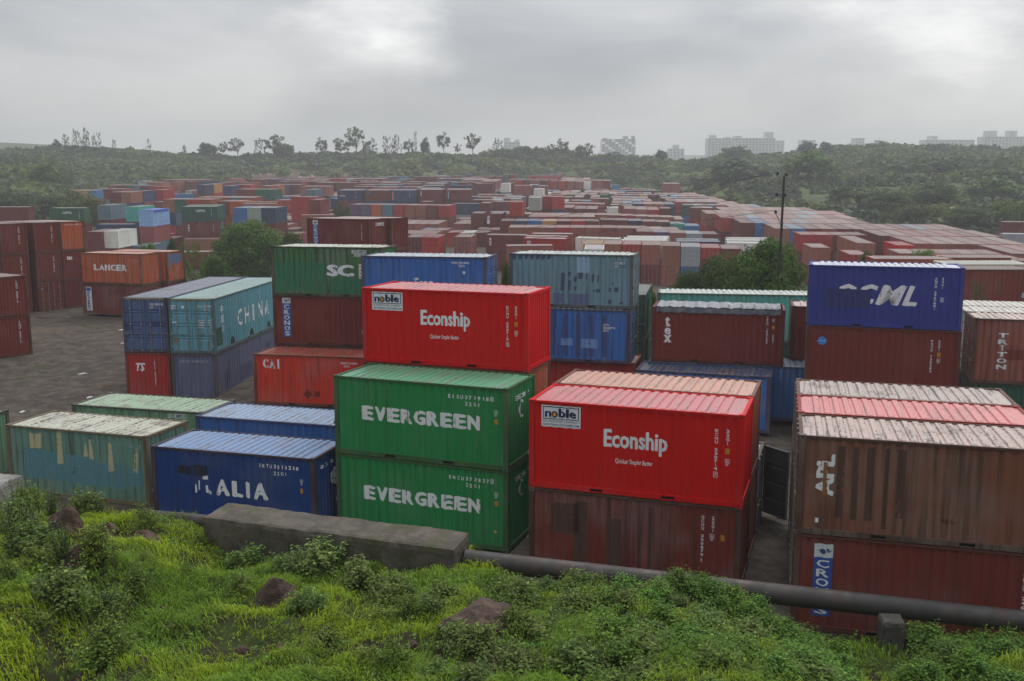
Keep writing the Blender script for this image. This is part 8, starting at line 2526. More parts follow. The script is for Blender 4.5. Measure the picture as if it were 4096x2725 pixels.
RL = ['upright brown boulder at the left among weeds', 'dark angular boulder in the middle of the upper grass', 'broad dark rock under the twiggy bush', 'reddish brown domed boulder in the left grass', 'flat reddish rock at the crest below the teal container', 'rounded brown boulder beside a leafy bush near the centre', 'largest flat brown rock in front of the pipe end', 'small dark rock low in the left grass', 'small pinkish stone near the grassy hollow', 'reddish stone above the hollow', 'small stone in the middle left grass', 'reddish stone at the bottom left edge of the grass', 'pinkish stone beside the dark gully', 'small broken brown stones at the bottom centre', 'brown boulder in the shade under the pipe', 'tiny stone among the bottom left grass']
for i, (x, y, w, h_) in enumerate(ROCKS):
    z = float(ground_z(x, y)); h_ = max(h_, .16); w = max(w, .3)
    thing('boulder', RL[i], 'rock', (x, y, z - .06), random.uniform(0, 6), 'rocks in the grass', rock_mesh(w * 1.12, h_ * 1.25, 20 + i))

# ------------------------------------------------------------------ power poles and wires
pole = thing('power_pole', 'tall dark power pole with slanting insulator arms above the big green tree', 'power pole', (17.18, 62, float(ground_z(17.18, 62))))
zb_ = float(ground_z(17.18, 62)); ht = 9.64 - zb_
obj('pole_shaft', MB().tube((0, 0, -.2), (0, 0, ht), .115, .07, 10).mesh('shaft', POLEM), pole)
INS = []
for z, sg in ((ht + .05, -1), (ht + .0, 1), (ht - 1.25, -1), (ht - 1.28, 1), (ht - 2.35, -1)):
    ex = .42 if sg < 0 else .12
    arm = obj('insulator_arm', MB().tube((0, 0, z - .75), (sg * ex, 0, z), .03, n=6).mesh('arm', STEEL), pole)
    obj('insulator', MB().tube((sg * ex, 0, z), (sg * ex, 0, z + .08), .05, .11, 10).tube((sg * ex, 0, z + .08), (sg * ex, 0, z + .2), .11, .06, 10).mesh('insulator', RUBBER_POCKET_SHADE), arm)
    INS.append((17.18 + sg * ex, 62, zb_ + z + .2))
p2 = thing('power_pole', 'thin far pole standing behind the large round tree on the left', 'power pole', (-25.2, 100, 0))
obj('pole_shaft', MB().tube((0, 0, -6), (0, 0, 2.0), .10, .06, 8).mesh('shaft', POLEM), p2)
for i, (zt, (x, y, z)) in enumerate(zip((1.9, 1.5, 1.1), (INS[2], INS[4], INS[0]))):
    pts = []
    for k in range(25):
        t = k / 24; pts.append((x + (-25.2 - x) * t, y + (100 - y) * t, z + (zt - z) * t - 4 * .9 * t * (1 - t)))
    thing('overhead_wire', ('upper', 'lowest', 'topmost')[i] + ' thin wire sagging from the dark power pole towards the left', 'wire', me=ring_tube(pts, .014, 5, WIREM))

# ------------------------------------------------------------------ tarps on far containers
def small_tarp(c, label, col, frac=1.0):
    L, hh = c['L'], c['hh']; me = tarp_mesh(L, hh, .05, 4, .35, 9); me.materials.append(mat_tarp('blue_tarpaulin', tuple(v * .6 for v in col[:3]) + (1,), col, .4))
    cx, cy, cz = centre(c); o = thing('tarpaulin', label, 'tarpaulin', (cx, cy, cz), c['yaw'], me=me); return o
c = find(BR(578), 145, 175, 'j')
if c: small_tarp(c, 'bright blue tarpaulin over the light blue container on the left', rgb(40, 90, 200))
# litter on the mud
LIT = mat_flat('white_plastic', rgb(206, 206, 204), .4)
rl = random.Random(3)
LP_ = [(-24.2,62),(-27,66),(-21.5,60),(-25,55),(-19.5,53),(-29.5,72),(-22,49),(-24,46),(-10.6,44.5),(-9.6,43.8),(-10.2,43.2),(-8.6,43),(-11.2,45.4),(-27.5,75),(9.7,33.8),(9.2,31.5),(10.2,36),(-13.2,43.5)]
so_ = sorted(range(len(LP_)), key=lambda i: LP_[i][0] / LP_[i][1]); LITL = {i: 'small white plastic scrap on the mud, %s scrap from the left' % ORD[k + 1] for k, i in enumerate(so_)}
for i, (x, y) in enumerate([(-24.2,62),(-27,66),(-21.5,60),(-25,55),(-19.5,53),(-29.5,72),(-22,49),(-24,46),(-10.6,44.5),(-9.6,43.8),(-10.2,43.2),(-8.6,43),(-11.2,45.4),(-27.5,75),(9.7,33.8),(9.2,31.5),(10.2,36),(-13.2,43.5)]):
    mb = MB(); n = 6; pts = []
    for k in range(n): a = 6.283 * k / n; pts.append((math.cos(a) * rl.uniform(.06, .32), math.sin(a) * rl.uniform(.05, .16), rl.uniform(.01, .09)))
    mb.v = [(0, 0, .1)] + pts; mb.f = [(0, 1 + k, 1 + (k + 1) % n) for k in range(n)]
    thing('plastic_scrap', LITL[i], 'litter', (x, y, float(ground_z(x, y))), rl.uniform(0, 6), 'white scraps on the yard', mb.mesh('scrap', LIT))
# ------------------------------------------------------------------ vegetation
def leaf_quads(P, Nrm, size, aspect=.55, fold=.0, r=None):
    """diamond leaves at points P facing roughly Nrm -> verts (n*4,3), faces"""
    r = r or rng; n = len(P)
    Nrm = Nrm / np.maximum(1e-6, np.linalg.norm(Nrm, axis=1, keepdims=True))
    a = r.normal(size=(n, 3)); u = np.cross(Nrm, a); u /= np.maximum(1e-6, np.linalg.norm(u, axis=1, keepdims=True)); v = np.cross(Nrm, u)
    s = (size if np.ndim(size) else np.full(n, size))[:, None]
    p0 = P - u * s * .5; p1 = P + v * s * aspect * .5 + u * s * .05 + Nrm * s * fold; p2 = P + u * s * .5; p3 = P - v * s * aspect * .5 + u * s * .05 + Nrm * s * fold
    V = np.stack([p0, p1, p2, p3], 1).reshape(-1, 3); F_ = np.arange(n * 4).reshape(-1, 4)
    return V, F_
def colvar(n, base, var=.25, r=None, warm=.12):
    r = r or rng; k = 1 + r.uniform(-var, var, (n, 1)); c = np.array(base)[None, :] * k
    c = c * (1 + np.stack([r.uniform(-warm, warm, n), np.zeros(n), r.uniform(-warm, warm, n)], -1)); return np.clip(c, 0.003, .9)
# ---- grass blades on the slope
def build_grass():
    N_ = 250000
    x = rng.uniform(-17, 13.5, N_); y = rng.uniform(13.2, 28.2, N_)
    t = tx(x); yc = 24.8 - 4.3 * t
    den = np.where(y < yc + 3.2, 1.0, 0)
    den *= np.where(x > 1.0, .45, 1.0) * (y > 13.2)
    den *= np.clip((fbm(x * .9, y * .9, 31, 4) - .30) * 6, .08, 1)
    den *= np.where(np.abs(x / y) < .60, 1, 0)
    gd = np.exp(-((x + 7.8 + (y - 15.5) * .5) ** 2) / .10) * np.exp(-((y - 15.3) ** 2) / 1.0); den *= 1 - .95 * gd
    keep = rng.random(N_) < den; x, y = x[keep], y[keep]
    for rx, ry, rw, rh in ROCKS:
        k = (x - rx) ** 2 + ((y - ry) * 1.1) ** 2 > (rw * .42) ** 2; x, y = x[k], y[k]
    # keep clear of the concrete block
    bx_ = (x - BX0) * math.cos(bz) + (y - BY0) * math.sin(bz); by_ = -(x - BX0) * math.sin(bz) + (y - BY0) * math.cos(bz)
    k = ~((bx_ > -.02) & (bx_ < bl_ + .02) & (by_ > -.04) & (by_ < 1.2)); x, y = x[k], y[k]
    n = len(x); z = ground_z(x, y) - .02
    clump = fbm(x * 1.1, y * 1.1, 41, 3)
    h_ = (.09 + .25 * np.clip(clump * 1.7 - .35, 0, 1)) * rng.uniform(.6, 1.3, n)
    flow = fbm(x * .5, y * .5, 51, 2) * 9; az = flow + rng.normal(0, .7, n)
    lean = rng.uniform(.35, 1.0, n)
    d = np.stack([np.cos(az), np.sin(az), np.zeros(n)], -1); side = np.stack([-np.sin(az), np.cos(az), np.zeros(n)], -1)
    w = rng.uniform(.005, .011, n)[:, None]
    B = np.stack([x, y, z], -1); up = np.array([[0, 0, 1.0]])
    hh = h_[:, None]; ln = lean[:, None]
    m1 = B + up * hh * .55 + d * hh * ln * .22; m2 = B + up * hh * (.95 - .22 * ln) + d * hh * ln * .62; tip = B + up * hh * (1.0 - .55 * ln) + d * hh * ln * 1.12
    V = np.stack([B - side * w, B + side * w, m1 - side * w * .9, m1 + side * w * .9, m2 - side * w * .6, m2 + side * w * .6, tip - side * w * .1, tip + side * w * .1], 1).reshape(-1, 3)
    i = np.arange(n)[:, None] * 8
    F_ = np.concatenate([i + np.array([[0, 1, 3, 2]]), i + np.array([[2, 3, 5, 4]]), i + np.array([[4, 5, 7, 6]])], 0)
    mixk = np.clip((fbm(x * .45 + 3, y * .45, 61, 3) - .38) * 3, 0, .8)[:, None]
    c = np.array([[.300, .400, .018]]) * (1 - mixk) + np.array([[.130, .255, .026]]) * mixk
    c = c * (1 + rng.uniform(-.42, .42, (n, 1)))
    dry = rng.random(n) < .015; c[dry] = np.array([.20, .17, .08])
    C_ = np.repeat(c, 8, 0)
    o = obj('grass', np_mesh('grass', V, F_, GRASSM, C_), kind='stuff'); o['label'] = 'bright yellow green grass covering the slope in front'; o['category'] = 'grass'
build_grass()
# ---- low leafy ground cover
def build_cover():
    N_ = 72000
    x = rng.uniform(-16, 13, N_); y = rng.uniform(13.5, 24.5, N_); t = tx(x); yc = 24.8 - 4.3 * t
    den = np.where(y < yc + 1.2, 1.0, 0) * np.where((np.abs(x / y - .413) < .028) & (y > 15.9), .04, 1.0) * np.where(x > 0.2, 1.0, .5) * np.clip((fbm(x * .8, y * .8, 71, 4) - .34) * 5, .03, 1) * (np.abs(x / y) < .6)
    keep = rng.random(N_) < den; x, y = x[keep], y[keep]; n = len(x)
    bx_ = (x - BX0) * math.cos(bz) + (y - BY0) * math.sin(bz); by_ = -(x - BX0) * math.sin(bz) + (y - BY0) * math.cos(bz)
    k = ~((bx_ > -.02) & (bx_ < bl_ + .02) & (by_ > -.04) & (by_ < 1.2)); x, y = x[k], y[k]; n = len(x)
    hump = np.clip(fbm(x * 1.3, y * 1.3, 81, 3) * 1.9 - .45, 0, 1) * np.where(x > .5, .6, .28)
    z = ground_z(x, y) + hump * rng.uniform(.45, 1.0, n) + .03
    e = .1; gx = (np.clip(fbm((x + e) * 1.3, y * 1.3, 81, 3) * 1.9 - .55, 0, 1) - np.clip(fbm(x * 1.3, y * 1.3, 81, 3) * 1.9 - .55, 0, 1)) / e * .5
    Nn = np.stack([-gx + rng.normal(0, .45, n), rng.normal(-.25, .45, n), np.ones(n)], -1)
    V, F_ = leaf_quads(np.stack([x, y, z], -1), Nn, rng.uniform(.04, .085, n), .7, .05)
    c = colvar(n, (.105, .185, .024), .4); br = rng.random(n) < .12; c[br] *= 1.6
    o = obj('ground_cover', np_mesh('ground_cover', V, F_, LEAF, np.repeat(c, 4, 0)), kind='stuff'); o['label'] = 'low leafy creepers spreading over the slope below the pipe'; o['category'] = 'ground cover'
build_cover()
# ---- bushes
def bush_mesh(kind, seed):
    r = np.random.default_rng(seed); rr = random.Random(seed)
    tips = []; tw = MB()
    ns = {0: 26, 1: 34, 2: 30, 3: 40}[kind]
    for i in range(ns):
        a = rr.uniform(0, 6.283); el = rr.uniform(.15, 1.45); l = rr.uniform(.6, 1.0)
        tip = Vector((math.cos(a) * math.cos(el) * l * .5, math.sin(a) * math.cos(el) * l * .5, math.sin(el) * l * (1.05 if kind == 1 else .92) + .04)); root = Vector((rr.uniform(-.08, .08), rr.uniform(-.08, .08), 0))
        mid = root.lerp(tip, .5) + Vector((rr.uniform(-.04, .04), rr.uniform(-.04, .04), .06))
        tw.tube(root, mid, .011, .008, 4, False); tw.tube(mid, tip, .008, .003, 4, False)
        if kind == 1 and rr.random() < .35:
            tw.tube(tip, tip + Vector((rr.uniform(-.1, .1), rr.uniform(-.1, .1), rr.uniform(.1, .3))), .003, .0015, 3, False)
        tips.append((root, mid, tip))
    P = []; Nn = []
    per = {0: 75, 1: 45, 2: 80, 3: 85}[kind]
    for root, mid, tip in tips:
        for k in range(per):
            t = r.random() ** .6; q = root.lerp(mid, min(1, t * 2)) if t < .5 else mid.lerp(tip, (t - .5) * 2)
            off = r.normal(0, 1, 3); off /= np.linalg.norm(off); rad = r.uniform(.0, .17) * (.5 + t * .6)
            p = np.array(q) + off * rad; p[2] = max(.01, p[2]); P.append(p); Nn.append(off * .6 + np.array([0, 0, .9]) + r.normal(0, .35, 3))
    P = np.array(P); Nn = np.array(Nn); n = len(P)
    sz = {0: .055, 1: .045, 2: .068, 3: .062}[kind]
    V, F_ = leaf_quads(P, Nn, r.uniform(.6, 1.25, n) * sz, .62, .06, r)
    base = {0: (.130, .195, .030), 1: (.095, .140, .034), 2: (.115, .175, .040), 3: (.095, .185, .026)}[kind]
    c = colvar(n, base, .38, r); br = r.random(n) < .16; c[br] *= 1.7
    return np_mesh('bush_leaves', V, F_, LEAF, np.repeat(c, 4, 0)), tw.mesh('bush_twigs', BARK)
BT = {k: [bush_mesh(k, 100 + k * 10 + j) for j in range(3)] for k in range(4)}
KN = {0: 'light green weed bush', 1: 'twiggy grey green bush', 2: 'leafy creeper bush', 3: 'dense dark green bush'}
def where(x, y):
    bits = []
    if y > 23.5: bits.append('at the crest')
    elif y > 20.5: bits.append('high on the slope')
    elif y > 17.8: bits.append('midway down the slope')
    else: bits.append('low on the slope')
    u = 2048 + 3875 * x / y
    refs = [(260, 'at the left edge'), (560, 'near the domed boulder'), (820, 'below the blue container'), (1150, 'left of the central boulder'), (1450, 'below the concrete block'), (1750, 'above the flat brown rock'), (2050, 'right of the concrete block'), (2450, 'before the brown container'), (2850, 'left of the dark gap'), (3250, 'below the rusty containers'), (3560, 'left of the square pillar'), (3900, 'right of the square pillar'), (9999, 'at the right edge')]
    return bits[0] + ' ' + next(t for k, t in refs if u < k)
seen = {}
extra = []
rb = random.Random(8)
for i in range(64):                                    # the thicket at the lower right is made of many bushes
    u_ = rb.uniform(.10, .56); y = rb.uniform(14.8, 20.3); x = u_ * y
    if abs(u_ - .413) < .036 and y > 15.6: continue
    extra.append((x, y, rb.uniform(.8, 1.45), rb.uniform(.38, .62), rb.choice((2, 3, 3))))
for xx_, yy_ in ((3.6, 19.7), (4.2, 19.9), (4.8, 19.6), (5.4, 19.8), (6.0, 19.6), (6.6, 19.9), (5.0, 19.0), (6.2, 18.9), (10.2, 19.5), (11.0, 19.4)): extra.append((xx_, yy_, 1.0, .62, 3))
for i in range(22):                                    # taller growth right under the pipe
    x = 2.2 + i * .52 + rb.uniform(-.15, .15); y = rb.uniform(19.2, 20.1)
    if abs(x / y - .413) < .036: continue
    extra.append((x, y - .5, rb.uniform(.7, 1.0), rb.uniform(.30, .45), rb.choice((2, 3))))
for i in range(17):
    u_ = rb.uniform(-.56, -.45 if i % 3 else -.40); y = rb.uniform(15.5, 24.6); extra.append((u_ * y, y, rb.uniform(.7, 1.25), rb.uniform(.45, .85), rb.choice((0, 1, 0, 2))))
for i in range(18):
    u_ = rb.uniform(-.26, .10); y = rb.uniform(15.2, 21.5); extra.append((u_ * y, y, rb.uniform(.5, 1.0), rb.uniform(.28, .5), rb.choice((0, 2, 2))))
for i, (x, y, w, h_, k) in enumerate([tuple(b) for b in BUSHES] + extra):
    if abs(x / y - .413) < .036 and y > 15.6: continue
    k = int(k); z = float(ground_z(x, y)) - .03
    bxx = (x - BX0) * math.cos(bz) + (y - BY0) * math.sin(bz); byy = -(x - BX0) * math.sin(bz) + (y - BY0) * math.cos(bz)
    if -.3 < bxx < bl_ + .3 and -.35 < byy < 1.5: y -= .9; z = float(ground_z(x, y)) - .03
    lf, tw = BT[k][i % 3]
    lab = '%s %s' % (KN[k], where(x, y))
    o = thing('bush', lab, 'bush', (x, y, z), rb.uniform(0, 6.28), 'bushes on the slope')
    s_ = max(.55, w) * (1.15 if x < 2 else .95); hs_ = max(h_ * 1.4, s_ * .5) if x < 2 else max(h_ * 1.15, s_ * .42); o.scale = (s_, s_, hs_)
    cl = rb.uniform(.85, 1.2); tint = (cl * rb.uniform(.9, 1.15), cl, cl * rb.uniform(.85, 1.1), 1)
    obj('foliage', lf, o, tint); obj('stems', tw, o); seen.setdefault(lab, []).append(o)
for lab, os_ in seen.items():
    if len(os_) > 1:
        for q_, o in enumerate(sorted(os_, key=lambda o: o.location.x / o.location.y)): o['label'] = lab + ' %s from left' % ORD[q_ + 1]

# ---- trees
def tree_meshes(style, seed, nclump, nleaf, leaf):
    """unit tree: height 1, crown about 1 wide; trunk mesh, crown mesh"""
    r = np.random.default_rng(seed); rr = random.Random(seed); tk = MB(); cl = []
    if style == 'broad':
        tk.tube((0, 0, 0), (.01, .01, .35), .035, .026, 7)
        for i in range(nclump):
            a = rr.uniform(0, 6.283); el = math.asin(rr.uniform(-.75, 1)); ra = rr.uniform(.45, 1.05)
            c = Vector((math.cos(a) * math.cos(el) * ra * .46, math.sin(a) * math.cos(el) * ra * .46, .50 + math.sin(el) * ra * .40)); cl.append((c, rr.uniform(.09, .17)))
            if i % 3 == 0: tk.tube((.01, .01, .25), c, .014, .004, 5, False)
    elif style == 'open':
        tk.tube((0, 0, 0), (.03, .0, .45), .022, .016, 6)
        for i in range(nclump):
            a = rr.uniform(0, 6.283); ra = rr.uniform(.1, 1) ** .8; z = .42 + .54 * rr.random() ** .8 * (1.15 - ra * .5); 
            c = Vector((math.cos(a) * ra * .46, math.sin(a) * ra * .46, z)); cl.append((c, rr.uniform(.06, .12)))
            tk.tube((.03, 0, rr.uniform(.3, .45)), c, .008, .003, 4, False)
    elif style == 'cas':
        tk.tube((0, 0, 0), (0, 0, .97), .016, .004, 5)
        for i in range(nclump):
            z = rr.uniform(.12, 1.0); ra = (1.12 - z) * .75 + .10; a = rr.uniform(0, 6.283); q_ = rr.random() ** .6
            c = Vector((math.cos(a) * ra * q_, math.sin(a) * ra * q_, z)); cl.append((c, rr.uniform(.03, .08)))
            if i % 4 == 0: tk.tube((0, 0, z * .9), c, .006, .002, 3, False)
    elif style == 'feather':
        tk.tube((0, 0, 0), (.05, 0, .5), .014, .008, 5)
        for i in range(nclump):
            a = rr.uniform(0, 6.283); z = rr.uniform(.25, 1.0); ra = rr.uniform(.1, .5) * (1.2 - abs(z - .6))
            c = Vector((math.cos(a) * ra, math.sin(a) * ra, z)); cl.append((c, rr.uniform(.07, .12)))
            if i % 2 == 0: tk.tube((.03, 0, z * .5), c, .006, .002, 4, False)
    elif style == 'palm':
        tk.tube((0, 0, 0), (0, 0, .6), .04, .03, 6)
        for i in range(nclump):
            a = 6.283 * i / nclump
            for k in range(5):
                t = (k + 1) / 5; cl.append((Vector((math.cos(a) * t * .5, math.sin(a) * t * .5, .62 + .3 * t - .35 * t * t)), .05))
    P = []; Nn = []; sh = []
    for c, rad in cl:
        d = r.normal(size=(nleaf, 3)); d /= np.linalg.norm(d, axis=1, keepdims=True); k = r.uniform(.35, 1.0, (nleaf, 1)) ** .5
        sq = np.array([1.15, 1.15, .75]) if style != 'cas' else np.array([.8, .8, 1.5])
        P.append(np.array(c) + d * k * rad * sq); Nn.append(d * .8 + np.array([0, 0, .5])); sh.append(np.full(nleaf, rr.uniform(.72, 1.3)))
    P = np.concatenate(P); Nn = np.concatenate(Nn); sh = np.concatenate(sh); n = len(P)
    V, F_ = leaf_quads(P, Nn + r.normal(0, .3, (n, 3)), r.uniform(.6, 1.3, n) * leaf, .75, .04, r)
    c = colvar(n, (.070, .108, .026), .28, r) * sh[:, None]
    return tk.mesh('trunk', BARK), np_mesh('crown', V, F_, LEAF, np.repeat(c, 4, 0))
TM = {}
def tmesh(style, lod, v):
    k = (style, lod, v)
    if k not in TM:
        pr_ = {('broad', 0): (170, 170, .032), ('broad', 1): (95, 70, .046), ('broad', 2): (56, 34, .085), ('open', 0): (40, 60, .04), ('open', 1): (34, 40, .05), ('open', 2): (26, 24, .075), ('cas', 0): (50, 30, .04), ('cas', 1): (50, 20, .05), ('cas', 2): (46, 10, .075), ('feather', 0): (60, 70, .028), ('feather', 1): (50, 50, .035), ('feather', 2): (40, 30, .05), ('palm', 0): (11, 12, .09), ('palm', 1): (11, 12, .09), ('palm', 2): (11, 12, .09)}[(style, lod)]
        TM[k] = tree_meshes(style, 300 + v * 17 + lod * 5 + len(style), *pr_)
    return TM[k]
rt_ = random.Random(2)
TINT = {'light': (1.5, 1.5, 1.1), 'dark': (.7, .78, .8), 'olive': (1.25, 1.05, .9), 'bright': (1.35, 1.6, .9), 'yellowish': (1.6, 1.5, .9), 'feathery': (1.5, 1.6, 1.1), 'big': (1.1, 1.3, .9), 'large': (1.1, 1.3, .9)}
for i, (x, y, zt, w, st_, cf, lab) in enumerate(TREES):
    z = float(ground_z(x, y)); h_ = max(zt - z, w * .7)
    lod = 0 if y < 125 else (1 if y < 260 else 2)
    tk, cr = tmesh(st_, lod, i % (3 if lod else 2))
    o = thing('tree', lab, 'tree', (x, y, z), rt_.uniform(0, 6.28), 'trees around the yard' if y < 480 else 'trees along the skyline')
    w *= 1.12 if y < 200 else (1.25 if st_ != 'cas' else 1.5)
    if y > 480: z -= rt_.uniform(0, 1.5)
    o.scale = (w, w, h_ * 1.02)
    tn = (1, 1, 1)
    for k_, v_ in TINT.items():
        if k_ in lab.split(): tn = v_
    k_ = rt_.uniform(.88, 1.12); tn = tuple(v_ * k_ for v_ in tn) + (1,)
    obj('trunk', tk, o); obj('crown', cr, o, tn)

# ---- shrubs covering the hill: one mass
def build_shrubs():
    r = np.random.default_rng(5); tmpl = []
    for t in range(7):
        nl = 46; d = r.normal(size=(nl, 3)); d /= np.linalg.norm(d, axis=1, keepdims=True); d[:, 2] = np.abs(d[:, 2]) * .9 + .02
        bump = r.uniform(.65, 1.1, (nl, 1)); P = d * bump; V, F_ = leaf_quads(P, d + r.normal(0, .35, (nl, 3)), r.uniform(.45, .8, nl), .8, .08, r)
        sh = np.repeat(r.uniform(.7, 1.35, nl), 4)
        tmpl.append((V, F_, sh))
    N_ = 26000
    a = r.uniform(-.60, .60, N_); y = 165 + (560 - 165) * r.random(N_) ** .75; x = a * y
    y0 = hill_start(x, y); s = (y - y0) / (520 - y0)
    red = .75 * np.exp(-((a + .20) / .085) ** 2 - ((y - 420) / 60) ** 2) + .5 * np.exp(-((a + .235) / .03) ** 2 - ((y - 385) / 25) ** 2) + .35 * np.exp(-((a + .36) / .04) ** 2 - ((y - 330) / 60) ** 2) + .6 * np.exp(-((a - .36) / .09) ** 2 - ((y - 345) / 18) ** 2) + .6 * np.exp(-((a - .27) / .035) ** 2 - ((y - 320) / 18) ** 2) + .45 * np.exp(-((a - .47) / .08) ** 2 - ((y - 300) / 22) ** 2)
    den = np.clip((fbm(x / 16., y / 16., 91, 4) - .36) * 6, .12, 1) * (1 - np.clip(red * 1.35, 0, .86))
    den = np.where((y > y0 + 3) & (y < 555), den, 0)
    k = r.random(N_) < den * .95; x, y = x[k], y[k]; n = len(x)
    z = ground_z(x, y); big = fbm(x / 30., y / 30., 95, 3)
    rad = (1.1 + 2.6 * np.clip(big * 1.8 - .4, 0, 1)) * r.uniform(.55, 1.3, n); rad = np.where(y > 490, rad * 1.1, rad)
    hs = rad * r.uniform(.7, 1.15, n)
    tone = fbm(x / 12., y / 12., 97, 3); Vs = []; Fs = []; Cs = []; b0 = 0; ti = r.integers(0, 7, n); rot = r.uniform(0, 6.28, n)
    for t in range(7):
        V, F_, sh = tmpl[t]; m = np.where(ti == t)[0]; nm_ = len(m)
        ca, sa = np.cos(rot[m])[:, None], np.sin(rot[m])[:, None]
        X = (V[None, :, 0] * ca - V[None, :, 1] * sa) * rad[m][:, None] + x[m][:, None]; Y = (V[None, :, 0] * sa + V[None, :, 1] * ca) * rad[m][:, None] + y[m][:, None]; Z = V[None, :, 2] * hs[m][:, None] + z[m][:, None]
        Vs.append(np.stack([X, Y, Z], -1).reshape(-1, 3)); Fs.append((F_[None] + (np.arange(nm_) * len(V))[:, None, None]).reshape(-1, 4) + b0); b0 += nm_ * len(V)
        k_ = np.clip((tone[m] - .35) * 3.2, 0, 1)[:, None]
        c = np.array([[.045, .070, .026]]) * (1 - k_) + np.array([[.125, .160, .042]]) * k_; c = c * r.uniform(.75, 1.25, (nm_, 1))
        Cs.append((c[:, None, :] * sh[None, :, None]).reshape(-1, 3))
    o = obj('hillside_shrubs', np_mesh('hillside_shrubs', np.concatenate(Vs), np.concatenate(Fs), LEAF, np.concatenate(Cs)), kind='stuff'); o['label'] = 'green scrub covering the hillside beyond the container yard'; o['category'] = 'scrub'
    # pale rubble on the bare red cuts
    N2 = 5000; a = r.uniform(-.36, .56, N2); y = r.uniform(290, 470, N2); x = a * y
    red = .9 * np.exp(-((a + .20) / .075) ** 2 - ((y - 400) / 40) ** 2) + .8 * np.exp(-((a + .235) / .03) ** 2 - ((y - 385) / 22) ** 2) + .7 * np.exp(-((a - .36) / .09) ** 2 - ((y - 345) / 14) ** 2) + .8 * np.exp(-((a - .27) / .035) ** 2 - ((y - 320) / 14) ** 2)
    k = (r.random(N2) < red) & (y > hill_start(x, y)); x, y = x[k], y[k]; n = len(x); z = ground_z(x, y)
    O = np.array([[1,0,0],[-.5,.87,0],[-.5,-.87,0],[0,0,1],[.3,.2,.6]]); s_ = r.uniform(.25, 1.1, n) ** 1.5
    V = (O[None] * s_[:, None, None] * r.uniform(.7, 1.3, (n, 5, 1)) + np.stack([x, y, z - .05], -1)[:, None]).reshape(-1, 3)
    T_ = np.array([[0,4,3],[0,1,4],[1,3,4],[1,2,3],[2,0,3]]); F3 = (T_[None] + (np.arange(n) * 5)[:, None, None]).reshape(-1, 3)
    c = np.repeat(np.where(r.random((n, 1)) < .5, np.array([[.30, .22, .17]]), np.array([[.18, .10, .07]])) * r.uniform(.7, 1.2, (n, 1)), 5, 0)
    o = obj('rubble', np_mesh('rubble', V, F3, MAT_RUB, c, 3), kind='stuff'); o['label'] = 'pale rubble scattered over the bare reddish cut in the hill'; o['category'] = 'rubble'
_m = NT('rubble_stone'); _m.l(_m.attr('Col', 'GEOMETRY').outputs['Color'], _m.b.inputs['Base Color']); _m.b.inputs['Roughness'].default_value = .9; MAT_RUB = _m.m
build_shrubs()

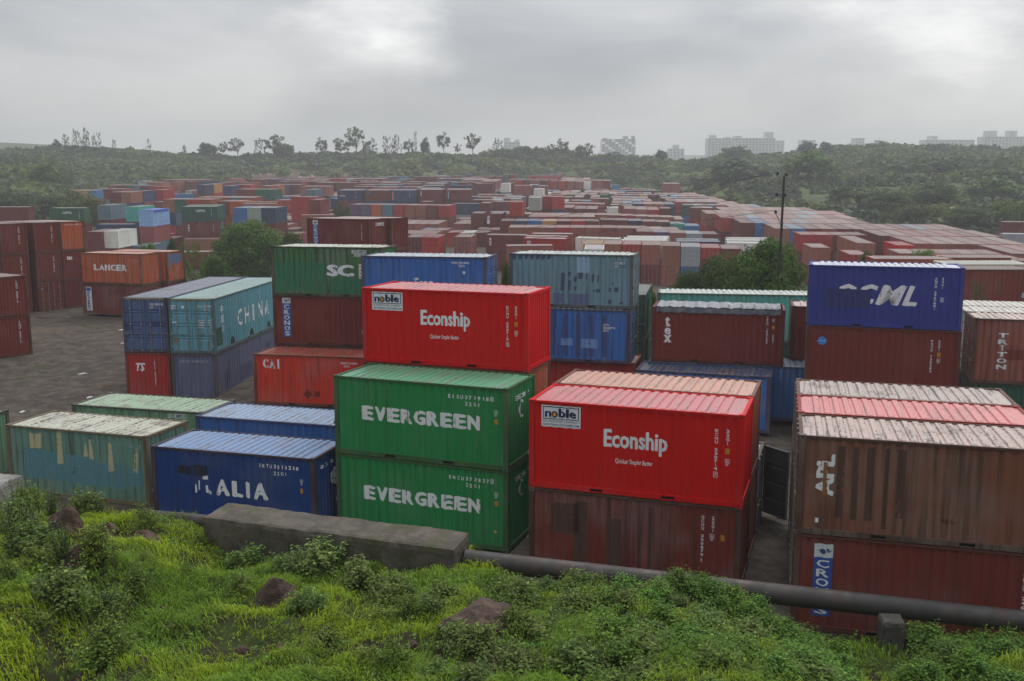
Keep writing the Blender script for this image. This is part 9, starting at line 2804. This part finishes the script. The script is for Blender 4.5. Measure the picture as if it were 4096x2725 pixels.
# ------------------------------------------------------------------ buildings beyond the ridge
BW = mat_rough('pale_render', (.42, .42, .42, 1), (.55, .55, .54, 1), .12, .85); BC = mat_rough('raw_concrete', (.24, .235, .23, 1), (.34, .33, .32, 1), .1, .9)
DKW = mat_flat('dark_openings', (.045, .05, .06, 1), .4)
def building(label, x0, x1, y, top, z0=-6, floors=8, depth=18, raw=False, caps=(), bays=None):
    w = x1 - x0; b = thing('apartment_block', label, 'building', ((x0 + x1) / 2, y, z0)); hgt = top - z0; fh = hgt / floors; bays = bays or max(3, int(w / 4.2))
    m = BC if raw else BW
    if raw:   # bare frame: slabs and columns
        mb = MB()
        for i in range(floors + 1): mb.box(-w / 2, 0, i * fh - .2, w / 2, depth, i * fh + .2)
        obj('floor_slab', mb.mesh('slabs', m), b)
        mb = MB()
        for k in range(bays + 1):
            x = -w / 2 + w * k / bays
            mb.box(x - .4, .3, .2, x + .4, 1.1, hgt - .2); mb.box(x - .4, depth - 1.1, .2, x + .4, depth - .3, hgt - .2)
        obj('column', mb.mesh('columns', m), b)
        mb = MB()
        for i in range(floors):
            for k in range(bays):
                if (i * 7 + k * 3) % 4: x = -w / 2 + w * k / bays; mb.box(x + .5, 2.2, i * fh + .25, x + w / bays - .5, 2.5, i * fh + fh - .25)
        obj('wall', mb.mesh('infill', m), b)
    else:
        obj('wall', MB().box(-w / 2, 0, 0, w / 2, depth, hgt).mesh('wall', m), b)
        pane = MB().box(-.95, -.15, 0, .95, .02, 1.5).mesh('window', DKW)
        for i in range(floors):
            for k in range(bays):
                obj('window', pane, b, loc=(-w / 2 + w * (k + .5) / bays, 0, i * fh + .9))
        mb = MB()
        for i in range(1, floors + 1): mb.box(-w / 2 - .3, -.9, i * fh - .12, w / 2 + .3, -.001, i * fh + .12)
        obj('balcony_slab', mb.mesh('balconies', m), b)
    for cx, cw, ch in caps: obj('stair_tower', MB().box(cx * w - cw / 2, 2, hgt, cx * w + cw / 2, depth - 2, hgt + ch).mesh('tower', m), b)
    return b
building('grey unfinished concrete tower block on the skyline left of the long white block', 114, 156, 1250, 26, floors=10, raw=True, caps=((.22, 5, 4), (.45, 3, 4), (-.4, 4, 1.5)))
building('long white apartment block on the skyline with roof towers', 248, 333, 1250, 27, floors=10, caps=((-.42, 7, 4), (-.05, 9, 3), (.42, 9, 8), (-.2, 5, 2)))
building('small white stepped building behind the skyline trees in the middle', -10, 10, 1200, 22, floors=8, caps=((-.3, 8, 5), (.3, 6, 3)))
building('small pale building right of the unfinished tower', 199, 218, 1250, 14, floors=6, caps=((0, 7, 5),))
building('tiny low pale building beside the small one', 182, 190, 1260, 8, floors=4)
building('pale block at the right end of the skyline', 522, 585, 1250, 25, floors=9, caps=((-.3, 8, 5),))
building('wide white block with twin roof towers at the right edge', 568, 640, 1190, 28, floors=10, caps=((-.35, 10, 7), (0, 8, 7), (.35, 8, 5)))
building('narrow pale tower just right of the long white block', 340, 352, 1320, 18, floors=7)
building('far faint tower left of the right skyline trees', 356, 372, 1350, 25, floors=9)
building('faint square tower among the right skyline trees', 404, 424, 1380, 26, floors=9)
building('faint tall tower among the right skyline trees', 462, 474, 1330, 28, floors=10)
building('faint low block near the right end of the skyline', 485, 512, 1350, 22, floors=8)

# ------------------------------------------------------------------ air
hz = MB().box(-900, -60, -9, 900, 1900, 48)
hm = bpy.data.materials.new('haze_air'); hm.use_nodes = True; ht_ = hm.node_tree; ht_.nodes.clear()
ho = ht_.nodes.new('ShaderNodeOutputMaterial'); pv = ht_.nodes.new('ShaderNodeVolumePrincipled')
pv.inputs['Color'].default_value = (.90, .93, .97, 1); pv.inputs['Density'].default_value = .00055; pv.inputs['Anisotropy'].default_value = .2
ht_.links.new(pv.outputs[0], ho.inputs['Volume'])
obj('haze', hz.mesh('haze', hm), kind='stuff')
